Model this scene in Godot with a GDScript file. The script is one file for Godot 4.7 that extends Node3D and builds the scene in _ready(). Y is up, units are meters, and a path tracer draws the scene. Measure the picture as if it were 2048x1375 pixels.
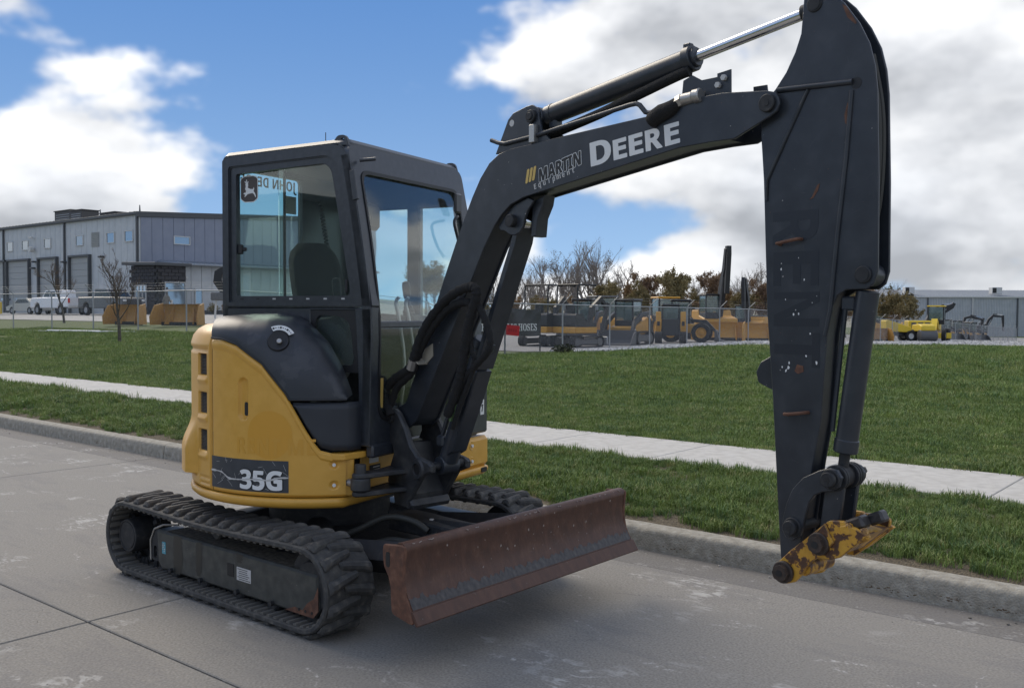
extends Node3D
# A compact excavator parked on a concrete street; equipment yard and workshop behind it.

var rng := RandomNumberGenerator.new()
var M := {}
var used := {}

# ---------------------------------------------------------------- mesh builder
class MB:
	var v := PackedVector3Array()
	func tri(a: Vector3, b: Vector3, c: Vector3) -> void:   # counter-clockwise seen from outside
		v.append(a); v.append(c); v.append(b)
	func quad(a: Vector3, b: Vector3, c: Vector3, d: Vector3) -> void:
		tri(a, b, c); tri(a, c, d)
	func xf(t: Transform3D, from := 0) -> MB:
		for i in range(from, v.size()):
			v[i] = t * v[i]
		return self
	func map(f: Callable, from := 0) -> MB:
		for i in range(from, v.size()):
			v[i] = f.call(v[i])
		return self
	func add(o: MB, t := Transform3D.IDENTITY) -> MB:
		for p in o.v:
			v.append(t * p)
		return self
	# box with chamfered edges
	func box(c: Vector3, s: Vector3, bev := 0.0, bas := Basis.IDENTITY) -> MB:
		var h := s * 0.5
		var b: float = min(bev, min(h.x, min(h.y, h.z)) * 0.98)
		if b <= 0.0:
			var p := []
			for i in 8:
				p.append(c + bas * Vector3(h.x if i & 1 else -h.x, h.y if i & 2 else -h.y, h.z if i & 4 else -h.z))
			quad(p[0], p[2], p[3], p[1]); quad(p[4], p[5], p[7], p[6])
			quad(p[0], p[1], p[5], p[4]); quad(p[2], p[6], p[7], p[3])
			quad(p[0], p[4], p[6], p[2]); quad(p[1], p[3], p[7], p[5])
			return self
		var ax := [Vector3(1, 0, 0), Vector3(0, 1, 0), Vector3(0, 0, 1)]
		var g := func(sx: float, sy: float, sz: float, k: int) -> Vector3:
			var q := Vector3(sx * (h.x if k == 0 else h.x - b), sy * (h.y if k == 1 else h.y - b), sz * (h.z if k == 2 else h.z - b))
			return c + bas * q
		for k in 3:
			var i: int = (k + 1) % 3
			var j: int = (k + 2) % 3
			for s0 in [-1.0, 1.0]:
				var q := []
				for w in [[-1.0, -1.0], [1.0, -1.0], [1.0, 1.0], [-1.0, 1.0]]:
					var e := Vector3.ZERO
					e[k] = s0; e[i] = w[0]; e[j] = w[1]
					q.append(g.call(e.x, e.y, e.z, k))
				if s0 > 0: quad(q[0], q[1], q[2], q[3])
				else: quad(q[3], q[2], q[1], q[0])
		for k in 3:
			var i: int = (k + 1) % 3
			var j: int = (k + 2) % 3
			for s1 in [-1.0, 1.0]:
				for s2 in [-1.0, 1.0]:
					var e0 := Vector3.ZERO
					e0[k] = -1.0; e0[i] = s1; e0[j] = s2
					var e1 := e0
					e1[k] = 1.0
					var a: Vector3 = g.call(e0.x, e0.y, e0.z, i)
					var bq: Vector3 = g.call(e1.x, e1.y, e1.z, i)
					var cq: Vector3 = g.call(e1.x, e1.y, e1.z, j)
					var dq: Vector3 = g.call(e0.x, e0.y, e0.z, j)
					if s1 * s2 > 0: quad(a, dq, cq, bq)
					else: quad(a, bq, cq, dq)
		for sx in [-1.0, 1.0]:
			for sy in [-1.0, 1.0]:
				for sz in [-1.0, 1.0]:
					var a: Vector3 = g.call(sx, sy, sz, 0)
					var bq: Vector3 = g.call(sx, sy, sz, 1)
					var cq: Vector3 = g.call(sx, sy, sz, 2)
					if sx * sy * sz > 0: tri(a, bq, cq)
					else: tri(a, cq, bq)
		return self
	# polygon in xy, extruded along z from z0 to z1, chamfered rims
	func prism(poly: Array, z0: float, z1: float, bev := 0.0) -> MB:
		var p := PackedVector2Array(poly)
		if Geometry2D.is_polygon_clockwise(p): p.reverse()
		var n := p.size()
		var ins := PackedVector2Array()
		for i in n:
			var a := p[(i + n - 1) % n]
			var b := p[i]
			var c := p[(i + 1) % n]
			var d1 := (b - a).normalized()
			var d2 := (c - b).normalized()
			var m := (Vector2(-d1.y, d1.x) + Vector2(-d2.y, d2.x))
			var l: float = max(m.length_squared() * 0.5, 0.35)
			ins.append(b + m / l * bev * (1.0))
		var t := Geometry2D.triangulate_polygon(ins)
		if t.is_empty():
			t = Geometry2D.triangulate_polygon(p); ins = p
		for i in range(0, t.size(), 3):
			var a := ins[t[i]]; var b := ins[t[i + 1]]; var c := ins[t[i + 2]]
			if (b - a).cross(c - a) < 0:
				var w := b; b = c; c = w
			tri(Vector3(a.x, a.y, z1), Vector3(b.x, b.y, z1), Vector3(c.x, c.y, z1))
			tri(Vector3(a.x, a.y, z0), Vector3(c.x, c.y, z0), Vector3(b.x, b.y, z0))
		for i in n:
			var j := (i + 1) % n
			var a := p[i]; var b := p[j]; var ai := ins[i]; var bi := ins[j]
			quad(Vector3(a.x, a.y, z0 + bev), Vector3(b.x, b.y, z0 + bev), Vector3(b.x, b.y, z1 - bev), Vector3(a.x, a.y, z1 - bev))
			if bev > 0.0:
				quad(Vector3(a.x, a.y, z1 - bev), Vector3(b.x, b.y, z1 - bev), Vector3(bi.x, bi.y, z1), Vector3(ai.x, ai.y, z1))
				quad(Vector3(ai.x, ai.y, z0), Vector3(bi.x, bi.y, z0), Vector3(b.x, b.y, z0 + bev), Vector3(a.x, a.y, z0 + bev))
		return self
	# frame between two outlines of equal count, extruded
	func ring(o: Array, i_: Array, z0: float, z1: float) -> MB:
		var n := o.size()
		var ccw := not Geometry2D.is_polygon_clockwise(PackedVector2Array(o))
		for k in n:
			var j := (k + 1) % n
			var a: Vector2 = o[k]; var b: Vector2 = o[j]; var c: Vector2 = i_[k]; var d: Vector2 = i_[j]
			if not ccw:
				a = o[j]; b = o[k]; c = i_[j]; d = i_[k]
			var f := func(p: Vector2, z: float) -> Vector3: return Vector3(p.x, p.y, z)
			quad(f.call(a, z1), f.call(b, z1), f.call(d, z1), f.call(c, z1))
			quad(f.call(c, z0), f.call(d, z0), f.call(b, z0), f.call(a, z0))
			quad(f.call(a, z0), f.call(b, z0), f.call(b, z1), f.call(a, z1))
			quad(f.call(c, z1), f.call(d, z1), f.call(d, z0), f.call(c, z0))
		return self
	func tube(path: Array, r, sides := 10, caps := true) -> MB:
		var n := path.size()
		var rings := []
		var up := Vector3.ZERO
		for i in n:
			var d: Vector3 = (path[min(i + 1, n - 1)] - path[max(i - 1, 0)]).normalized()
			if i == 0:
				up = d.cross(Vector3.UP if abs(d.y) < 0.9 else Vector3.RIGHT).normalized()
			else:
				up = (up - d * up.dot(d)).normalized()
			var s := d.cross(up)
			var ra: float = r[i] if r is Array else r
			var q := []
			for k in sides:
				var a := TAU * k / sides
				q.append(path[i] + (up * cos(a) + s * sin(a)) * ra)
			rings.append(q)
		for i in n - 1:
			for k in sides:
				var j := (k + 1) % sides
				quad(rings[i][k], rings[i][j], rings[i + 1][j], rings[i + 1][k])
		if caps:
			for k in range(1, sides - 1):
				tri(rings[0][0], rings[0][k + 1], rings[0][k])
				tri(rings[n - 1][0], rings[n - 1][k], rings[n - 1][k + 1])
		return self
	func cyl(a: Vector3, b: Vector3, r: float, sides := 16, bev := 0.0) -> MB:
		if bev <= 0.0: return tube([a, b], r, sides)
		var d := (b - a).normalized()
		return tube([a, a + d * 0.0001, a + d * bev, b - d * bev, b - d * 0.0001, b], [r - bev, r - bev, r, r, r - bev, r - bev], sides)
	# profile of (radius, height) turned about y
	func lathe(prof: Array, sides := 24) -> MB:
		for i in prof.size() - 1:
			for k in sides:
				var a := TAU * k / sides; var b := TAU * (k + 1) / sides
				var p: Vector2 = prof[i]; var w: Vector2 = prof[i + 1]
				quad(Vector3(p.x * cos(b), p.y, p.x * sin(b)), Vector3(p.x * cos(a), p.y, p.x * sin(a)), Vector3(w.x * cos(a), w.y, w.x * sin(a)), Vector3(w.x * cos(b), w.y, w.x * sin(b)))
		return self
	func grid(rows: Array) -> MB:   # rows of equal-length point lists
		for i in rows.size() - 1:
			for k in rows[i].size() - 1:
				quad(rows[i][k], rows[i][k + 1], rows[i + 1][k + 1], rows[i + 1][k])
		return self
	func mesh(crease := 40.0) -> ArrayMesh:
		var n := v.size()
		var fn := PackedVector3Array()
		fn.resize(n / 3)
		var at := {}
		for f in n / 3:
			var w := (v[f * 3 + 2] - v[f * 3]).cross(v[f * 3 + 1] - v[f * 3])
			fn[f] = w
			if crease > 0.0:
				for k in 3:
					var key := Vector3i((v[f * 3 + k] * 5000.0).round())
					if not at.has(key): at[key] = PackedInt32Array()
					at[key].append(f)
		var nn := PackedVector3Array()
		nn.resize(n)
		var c := cos(deg_to_rad(crease))
		for f in n / 3:
			var me := fn[f].normalized()
			for k in 3:
				if crease <= 0.0:
					nn[f * 3 + k] = me
					continue
				var s := Vector3.ZERO
				for o in at[Vector3i((v[f * 3 + k] * 5000.0).round())]:
					if fn[o].normalized().dot(me) >= c: s += fn[o]
				nn[f * 3 + k] = s.normalized() if s.length_squared() > 1e-20 else me
		var arr := []
		arr.resize(Mesh.ARRAY_MAX)
		arr[Mesh.ARRAY_VERTEX] = v
		arr[Mesh.ARRAY_NORMAL] = nn
		var am := ArrayMesh.new()
		am.add_surface_from_arrays(Mesh.PRIMITIVE_TRIANGLES, arr)
		return am

# ---------------------------------------------------------------- scene helpers
func numbered(called: String) -> String:
	used[called] = used.get(called, 0) + 1
	return called if used[called] == 1 else "%s_%03d" % [called, used[called] - 1]

func put(called: String, mesh: Mesh, mat: Material, parent: Node3D = self, t := Transform3D.IDENTITY) -> MeshInstance3D:
	var o := MeshInstance3D.new()
	o.name = numbered(called) if parent == self else called
	o.mesh = mesh
	o.material_override = mat
	if mat is BaseMaterial3D and mat.transparency == BaseMaterial3D.TRANSPARENCY_DISABLED: mat.cull_mode = BaseMaterial3D.CULL_DISABLED
	o.transform = t
	parent.add_child(o, true)
	return o

func obj(called: String, mb: MB, mat: Material, parent: Node3D = self, t := Transform3D.IDENTITY, crease := 40.0) -> MeshInstance3D:
	return put(called, mb.mesh(crease), mat, parent, t)

func tag(o: Node3D, label: String, category: String, group := "", kind := "") -> Node3D:
	if label: o.set_meta("label", label)
	if category: o.set_meta("category", category)
	if group: o.set_meta("group", group)
	if kind: o.set_meta("kind", kind)
	return o

func struct(o: Node3D, label := "") -> Node3D:
	o.set_meta("kind", "structure")
	if label: o.set_meta("label", label)
	return o

func thing(called: String, label: String, category: String, at := Vector3.ZERO, turn := 0.0, group := "") -> Node3D:
	var o := Node3D.new()
	o.name = numbered(called)
	add_child(o)
	o.position = at
	o.rotation.y = turn
	tag(o, label, category, group)
	return o

func copy(src: Node3D, called: String, at: Vector3, turn: float, label: String, group := "") -> Node3D:
	var o: Node3D = src.duplicate()
	o.name = numbered(called)
	add_child(o)
	o.position = at
	o.rotation.y = turn
	o.set_meta("label", label)
	if group: o.set_meta("group", group)
	return o

func V(x: float, y: float, z: float) -> Vector3: return Vector3(x, y, z)

# outline with rounded corners: pts, one radius per corner, seg points on each
func rpoly(pts: Array, rad: Array, seg := 5) -> Array:
	var out := []
	var n := pts.size()
	for i in n:
		var p: Vector2 = pts[i]
		var a: Vector2 = pts[(i + n - 1) % n]
		var b: Vector2 = pts[(i + 1) % n]
		var r: float = rad[i] if i < rad.size() else rad[-1]
		var da := (a - p).normalized()
		var db := (b - p).normalized()
		var half: float = acos(clamp(da.dot(db), -1, 1)) * 0.5
		var L: float = min(r / tan(half), min((a - p).length(), (b - p).length()) * 0.49)
		var p0 := p + da * L
		var p2 := p + db * L
		for k in seg + 1:
			var t := float(k) / seg
			out.append(p0.lerp(p, t).lerp(p.lerp(p2, t), t))
	return out

func lerp_table(t: Array, x: float) -> float:   # t: [[x, y], ...] rising x
	if x <= t[0][0]: return t[0][1]
	for i in t.size() - 1:
		if x <= t[i + 1][0]:
			return lerp(float(t[i][1]), float(t[i + 1][1]), (x - t[i][0]) / (t[i + 1][0] - t[i][0]))
	return t[-1][1]

func smooth_path(pts: Array, per := 6) -> Array:   # Catmull-Rom through the points
	var out := []
	var n := pts.size()
	for i in n - 1:
		var a = pts[max(i - 1, 0)]; var b = pts[i]; var c = pts[i + 1]; var d = pts[min(i + 2, n - 1)]
		for k in per:
			var t := float(k) / per
			out.append(0.5 * ((2.0 * b) + (c - a) * t + (2.0 * a - 5.0 * b + 4.0 * c - d) * t * t + (3.0 * b - 3.0 * c + d - a) * t * t * t))
	out.append(pts[-1])
	return out

func text_mb(s: String, size: float, font: Font, depth := 0.002) -> MB:   # lettering, centred, height about size
	var tm := TextMesh.new()
	tm.text = s
	tm.font = font
	tm.font_size = 64
	tm.pixel_size = size / 46.0
	tm.depth = depth
	tm.curve_step = 1.5
	var mb := MB.new()
	for k in tm.get_surface_count():
		var arr := tm.surface_get_arrays(k)
		var ix: PackedInt32Array = arr[Mesh.ARRAY_INDEX] if arr[Mesh.ARRAY_INDEX] != null else PackedInt32Array(range(arr[Mesh.ARRAY_VERTEX].size()))
		for i in ix:
			mb.v.append(arr[Mesh.ARRAY_VERTEX][i])
	return mb

func sysfont(bold: bool, italic := false, fam := "Droid Sans") -> Font:
	var f := SystemFont.new()
	f.font_names = PackedStringArray([fam])
	f.font_weight = 700 if bold else 400
	f.font_italic = italic
	return f

# ---------------------------------------------------------------- materials
func noise(freq: float, octaves := 4, sd := 1, kind := FastNoiseLite.TYPE_SIMPLEX_SMOOTH) -> FastNoiseLite:
	var n := FastNoiseLite.new()
	n.noise_type = kind
	n.seed = sd
	n.frequency = freq
	n.fractal_octaves = octaves
	return n

func ramp(stops: Array) -> Gradient:
	var g := Gradient.new()
	var off := PackedFloat32Array()
	var col := PackedColorArray()
	for s in stops:
		off.append(s[0]); col.append(s[1])
	g.offsets = off
	g.colors = col
	return g

func ntex(size: int, freq: float, octaves: int, sd: int, stops: Array, kind := FastNoiseLite.TYPE_SIMPLEX_SMOOTH) -> NoiseTexture2D:
	var t := NoiseTexture2D.new()
	t.width = size
	t.height = size
	t.seamless = true
	t.seamless_blend_skirt = 0.15
	t.noise = noise(freq, octaves, sd, kind)
	t.color_ramp = ramp(stops)
	t.generate_mipmaps = false
	return t

func lin(r: float, g: float, b: float) -> Color: return Color(r, g, b).linear_to_srgb()

func mat(c: Color, rough := 0.7, metal := 0.0) -> StandardMaterial3D:
	var m := StandardMaterial3D.new()
	m.albedo_color = c
	m.roughness = rough
	m.metallic = metal
	return m

func tri_mat(tex: Texture2D, scale: float, rough: float, metal := 0.0, world := false) -> StandardMaterial3D:
	var m := StandardMaterial3D.new()
	m.albedo_texture = tex
	m.uv1_triplanar = true
	m.uv1_world_triplanar = world
	m.uv1_scale = Vector3.ONE * scale
	m.roughness = rough
	m.metallic = metal
	return m

func bump(m: StandardMaterial3D, tex: Texture2D, cm: float) -> void:
	m.heightmap_enabled = true
	m.heightmap_texture = tex
	m.heightmap_scale = cm

func detail(m: StandardMaterial3D, tex: Texture2D, scale: Vector3, world: bool, mode := BaseMaterial3D.BLEND_MODE_MIX, mask: Texture2D = null) -> void:
	m.detail_enabled = true
	m.detail_albedo = tex
	m.detail_blend_mode = mode
	m.detail_uv_layer = BaseMaterial3D.DETAIL_UV_2
	m.uv2_triplanar = true
	m.uv2_world_triplanar = world
	m.uv2_scale = scale
	if mask: m.detail_mask = mask

# ---------------------------------------------------------------- camera, sky, sun
const CAM := Vector3(4.530, 1.588, 3.730)
const CX := Vector3(0.76868, 0.00435, -0.63962)
const CY := Vector3(-0.02580, 0.99937, -0.02420)
const CZ := Vector3(0.63912, 0.03510, 0.76831)
const HEAD := Vector2(-0.6395, -0.7688)   # heading of the view over the ground (x, z)

func lights() -> void:
	var cam := Camera3D.new()
	cam.name = "camera"
	cam.transform = Transform3D(Basis(CX, CY, CZ), CAM)
	cam.fov = 39.42
	cam.near = 0.05
	cam.far = 1200.0
	add_child(cam)
	cam.current = true
	var env := Environment.new()
	env.background_mode = Environment.BG_SKY
	env.tonemap_mode = Environment.TONE_MAPPER_LINEAR
	env.tonemap_exposure = 1.36
	env.sdfgi_enabled = true
	env.ssao_enabled = true
	env.ssil_enabled = true
	var sm := PanoramaSkyMaterial.new()
	sm.panorama = sky_picture()
	sm.energy_multiplier = 1.0
	env.sky = Sky.new()
	env.sky.sky_material = sm
	var we := WorldEnvironment.new()
	we.name = "world_environment"
	we.environment = env
	add_child(we)
	var sun := DirectionalLight3D.new()
	sun.name = "sun"
	sun.light_color = Color(1.0, 0.95, 0.87)
	sun.light_energy = 0.6
	sun.light_angular_distance = 38.0
	sun.shadow_enabled = true
	sun.look_at_from_position(Vector3(-8.0, 7.0, -2.2), Vector3.ZERO)
	add_child(sun)

func sky_picture() -> ImageTexture:
	var W := 2304
	var H := 1152
	var up := H / 2
	var data := PackedFloat32Array()
	data.resize(W * H * 3)
	var den := PackedFloat32Array()
	den.resize(W * up)
	var n1 := noise(3.1, 7, 11)
	n1.fractal_gain = 0.57
	var n2 := noise(1.3, 2, 5)
	# cloud banks and clear patches: azimuth and elevation in degrees from the heading, half widths, weight
	var spots := [[-25.0, 7.2, 11.0, 4.0, 0.62], [-27.5, 17.5, 7.0, 2.6, 0.42], [9.5, 14.5, 12.0, 6.0, 0.48], [24.0, 12.0, 15.0, 9.0, 0.52], [20.0, 4.2, 13.0, 2.6, 0.42], [-12.0, 14.0, 8.5, 8.5, -0.72], [-11.5, 22.0, 10.0, 6.0, -0.6], [6.0, 4.6, 6.0, 2.2, -0.42], [-30.0, 12.6, 6.0, 1.6, -0.3], [-5.0, 7.5, 4.5, 4.0, -0.36]]
	var ca := PackedFloat32Array(); var sa := PackedFloat32Array()
	var cols := []
	for s in spots:
		var c := PackedFloat32Array()
		c.resize(W)
		cols.append(c)
	var near := PackedByteArray()
	near.resize(W)
	for i in W:
		var a := TAU * ((i + 0.5) / W - 0.25)
		ca.append(cos(a)); sa.append(sin(a))
		var az := rad_to_deg(wrapf(a - HEAD.angle(), -PI, PI))
		near[i] = 1 if absf(az) < 60.0 else 0
		for k in spots.size(): cols[k][i] = exp(-1.1 * ((az - spots[k][0]) / spots[k][2]) ** 2)
	for j in up:
		var th := PI * (j + 0.5) / H
		var dy := cos(th)
		var hr := sin(th)
		var el := 90.0 - rad_to_deg(th)
		var rowf := []
		for s in spots: rowf.append(s[4] * exp(-1.1 * ((el - s[1]) / s[3]) ** 2))
		for i in W:
			var dx := ca[i] * hr
			var dz := sa[i] * hr
			var d := n1.get_noise_3d(dx, dy * 2.1, dz) * 1.25 + 0.35 * n2.get_noise_3d(dx, dy * 2.0, dz) + 0.13
			if near[i] and el < 40.0:
				for k in 10: d += rowf[k] * cols[k][i]
			den[j * W + i] = d
	var lift := int(2.6 / 180.0 * H)
	for j in up:
		var dy := cos(PI * (j + 0.5) / H)
		var bx := Vector3(0.046, 0.158, 0.43).lerp(Vector3(0.33, 0.50, 0.70), clampf(pow(1.0 - dy, 4.6), 0, 1))
		var ju := maxi(j - lift, 0)
		for i in W:
			var d := den[j * W + i]
			var c := bx
			if d > -0.10:
				var al := smoothstep(-0.10, 0.30, d)
				var u := den[ju * W + i]
				var sh := clampf(u * 0.95, 0.0, 1.0)
				var lum := lerpf(0.76, 0.45, sh) + 0.20 * clampf(d - u, -0.5, 0.6)
				c = bx.lerp(Vector3(lum * (1.0 - 0.05 * sh), lum * (1.0 - 0.01 * sh), lum * (1.0 + 0.06 * sh)), al * 0.97)
			var o := (j * W + i) * 3
			data[o] = c.x; data[o + 1] = c.y; data[o + 2] = c.z
	for o in range(up * W * 3, W * H * 3, 3):
		data[o] = 0.24; data[o + 1] = 0.235; data[o + 2] = 0.21
	return ImageTexture.create_from_image(Image.create_from_data(W, H, false, Image.FORMAT_RGBF, data.to_byte_array()))

# ---------------------------------------------------------------- ground heights
func ground(x: float, z: float) -> float:
	if z > -5.5: return 0.165
	var side := (x - CAM.x) * 0.7688 + (z - CAM.z) * -0.6395   # metres to the right of the view line
	var left := lerp_table([[-60.0, 1.15], [-37.0, 1.12], [-30.0, 1.0], [-22.5, 0.74], [-18.5, 0.52], [-5.5, 0.165]], z)
	var right := lerp_table([[-220.0, -3.4], [-150.0, -2.6], [-99.0, -1.2], [-72.0, -0.76], [-46.0, -0.1], [-22.0, 0.02], [-5.5, 0.165]], z)
	return lerpf(right, left, smoothstep(-2.0, -14.0, side))

func sheet(xs: Array, zs: Array, up: float, inside = null) -> MB:
	var mb := MB.new()
	for i in xs.size() - 1:
		for k in zs.size() - 1:
			var x0: float = xs[i]; var x1: float = xs[i + 1]; var z0: float = zs[k]; var z1: float = zs[k + 1]
			if inside != null and not inside.call((x0 + x1) * 0.5, (z0 + z1) * 0.5): continue
			mb.quad(V(x0, ground(x0, z1) + up, z1), V(x1, ground(x1, z1) + up, z1), V(x1, ground(x1, z0) + up, z0), V(x0, ground(x0, z0) + up, z0))
	return mb

func steps(a: float, b: float, d: float) -> Array:
	var out := []
	var n := int(ceil(abs(b - a) / d))
	for i in n + 1: out.append(a + (b - a) * i / n)
	return out

# ---------------------------------------------------------------- materials of the place
func make_materials() -> void:
	var w := Color.WHITE
	# street concrete
	var road := tri_mat(ntex(1024, 0.11, 4, 3, [[0.0, lin(.150, .139, .121)], [0.42, lin(.226, .211, .186)], [0.62, lin(.244, .229, .203)], [1.0, lin(.33, .315, .285)]]), 0.55, 0.9, 0.0, true)
	detail(road, streaks(), Vector3(0.16, 0.16, 0.16), true)
	bump(road, ntex(512, 0.09, 4, 9, [[0.0, Color.BLACK], [1.0, w]]), 0.25)
	M.road = road
	var gut := tri_mat(road.albedo_texture, 0.5, 0.9, 0.0, true)
	gut.albedo_color = Color(0.86, 0.86, 0.87)
	detail(gut, streaks(), Vector3(0.3, 0.3, 0.3), true)
	bump(gut, road.heightmap_texture, 0.25)
	M.gutter = gut
	var kerb := tri_mat(ntex(512, 0.02, 5, 21, [[0.0, lin(.22, .20, .16)], [0.4, lin(.30, .275, .225)], [0.7, lin(.35, .325, .27)], [1.0, lin(.43, .405, .35)]]), 1.3, 0.95, 0.0, true)
	bump(kerb, road.heightmap_texture, 0.5)
	M.kerb = kerb
	var walk := tri_mat(ntex(512, 0.02, 5, 31, [[0.0, lin(.42, .40, .36)], [0.5, lin(.49, .47, .43)], [1.0, lin(.55, .53, .485)]]), 0.6, 0.95, 0.0, true)
	bump(walk, road.heightmap_texture, 0.15)
	M.walk = walk
	M.joint = mat(lin(.05, .047, .042), 1.0)
	M.stain = tri_mat(ntex(512, 0.03, 5, 77, [[0.0, lin(.10, .065, .04)], [1.0, lin(.20, .15, .10)]]), 2.0, 0.95, 0.0, true)
	M.soil = tri_mat(ntex(512, 0.05, 5, 41, [[0.0, lin(.085, .066, .042)], [0.5, lin(.135, .108, .070)], [1.0, lin(.20, .165, .11)]]), 1.1, 1.0, 0.0, true)
	bump(M.soil, road.heightmap_texture, 2.0)
	var lawn := tri_mat(ntex(1024, 0.03, 6, 51, [[0.0, lin(.075, .085, .030)], [0.45, lin(.11, .137, .045)], [0.7, lin(.135, .16, .057)], [1.0, lin(.20, .19, .09)]]), 0.35, 1.0, 0.0, true)
	detail(lawn, ntex(512, 0.012, 3, 57, [[0.0, Color(0.20, 0.29, 0.11, 0.0)], [0.5, Color(0.24, 0.32, 0.13, 0.25)], [1.0, Color(0.42, 0.42, 0.2, 0.55)]]), Vector3(0.035, 0.035, 0.035), true)
	M.lawn = lawn
	M.gravel = tri_mat(ntex(1024, 0.12, 3, 61, [[0.0, lin(.10, .095, .09)], [0.45, lin(.30, .29, .275)], [1.0, lin(.62, .61, .59)]], FastNoiseLite.TYPE_CELLULAR), 0.35, 1.0, 0.0, true)
	bump(M.gravel, ntex(512, 0.12, 2, 61, [[0.0, Color.BLACK], [1.0, w]], FastNoiseLite.TYPE_CELLULAR), 4.0)
	M.stone = mat(lin(.42, .40, .37), 0.95)
	M.drive = tri_mat(ntex(512, 0.02, 4, 71, [[0.0, lin(.34, .325, .29)], [1.0, lin(.48, .46, .43)]]), 0.15, 0.95, 0.0, true)
	var gm := StandardMaterial3D.new()
	gm.albedo_color = w
	gm.vertex_color_use_as_albedo = true
	gm.roughness = 0.6
	gm.metallic_specular = 0.3
	gm.backlight_enabled = true
	gm.backlight = Color(0.42, 0.46, 0.2)
	M.grass = gm

func streaks() -> Texture2D:   # tyre scrub, chalky scrapes and dark rubber along the street
	if M.has("streaks"): return M.streaks
	var S := 1024
	var im := Image.create(S, S, false, Image.FORMAT_RGBA8)
	im.fill(Color(0.5, 0.48, 0.46, 0.0))
	var r := RandomNumberGenerator.new()
	r.seed = 8
	var n := noise(0.006, 4, 15)
	var nb := noise(0.02, 4, 16)
	for y in S:
		for x in S:
			var big := n.get_noise_2d(x * 0.7, y * 1.6)
			var f := nb.get_noise_2d(x * 0.8, y * 3.0)
			var a := clampf(big * 0.55 + f * 0.30 - 0.06, 0.0, 0.22)
			if a > 0.0: im.set_pixel(x, y, Color(0.40, 0.395, 0.40, a))
			var patch := clampf((n.get_noise_2d(x * 0.8 + 700.0, y * 1.1 + 90.0) - 0.16) * 3.0, 0.0, 1.0)
			if patch > 0.0:
				var ch := patch * clampf(nb.get_noise_2d(x * 1.4 + 31.0, y * 3.6 + f * 90.0) * 3.2 - 0.1, 0.0, 1.0) * 0.55
				if ch > a: im.set_pixel(x, y, Color(0.76, 0.75, 0.73, ch))
	# scuffs: short curved strokes broken by grain
	for k in 300:
		var cx := r.randf() * S
		var cy := r.randf() * S
		var pale := r.randf() < 0.62
		var L := r.randf_range(14, 80)
		var ang := r.randf_range(-0.35, 0.35) + (PI if r.randf() < 0.5 else 0.0)
		var bend := r.randf_range(-0.03, 0.03)
		var wd := r.randf_range(1.0, 5.0)
		var col := Color(0.80, 0.79, 0.77) if pale else Color(0.30, 0.29, 0.30)
		var st := r.randf_range(0.25, 0.75) * (1.0 if pale else 0.6)
		var px := cx
		var py := cy
		for s in int(L):
			px += cos(ang); py += sin(ang); ang += bend
			for o in range(-int(wd), int(wd) + 1):
				var qx := posmod(int(px), S)
				var qy := posmod(int(py) + o, S)
				var g := nb.get_noise_2d(qx * 6.0 + k * 31.0, qy * 9.0)
				if g > -0.05 and r.randf() < 0.8:
					var al: float = st * (1.0 - abs(o) / (wd + 1.0)) * clampf(g * 3.0 + 0.3, 0, 1) * (1.0 - abs(2.0 * s / L - 1.0) ** 3)
					var was := im.get_pixel(qx, qy)
					if al > was.a * 0.8: im.set_pixel(qx, qy, Color(col.r, col.g, col.b, clampf(al, 0, 0.85)))
	M.streaks = ImageTexture.create_from_image(im)
	return M.streaks

# ---------------------------------------------------------------- street, kerb, pavement, lawn
func slab(mb: MB, x0: float, x1: float, z0: float, z1: float, top: float, thick: float, bev: float) -> void:
	mb.box(V((x0 + x1) / 2, top - thick / 2, (z0 + z1) / 2), V(x1 - x0, thick, z1 - z0), bev)

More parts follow.
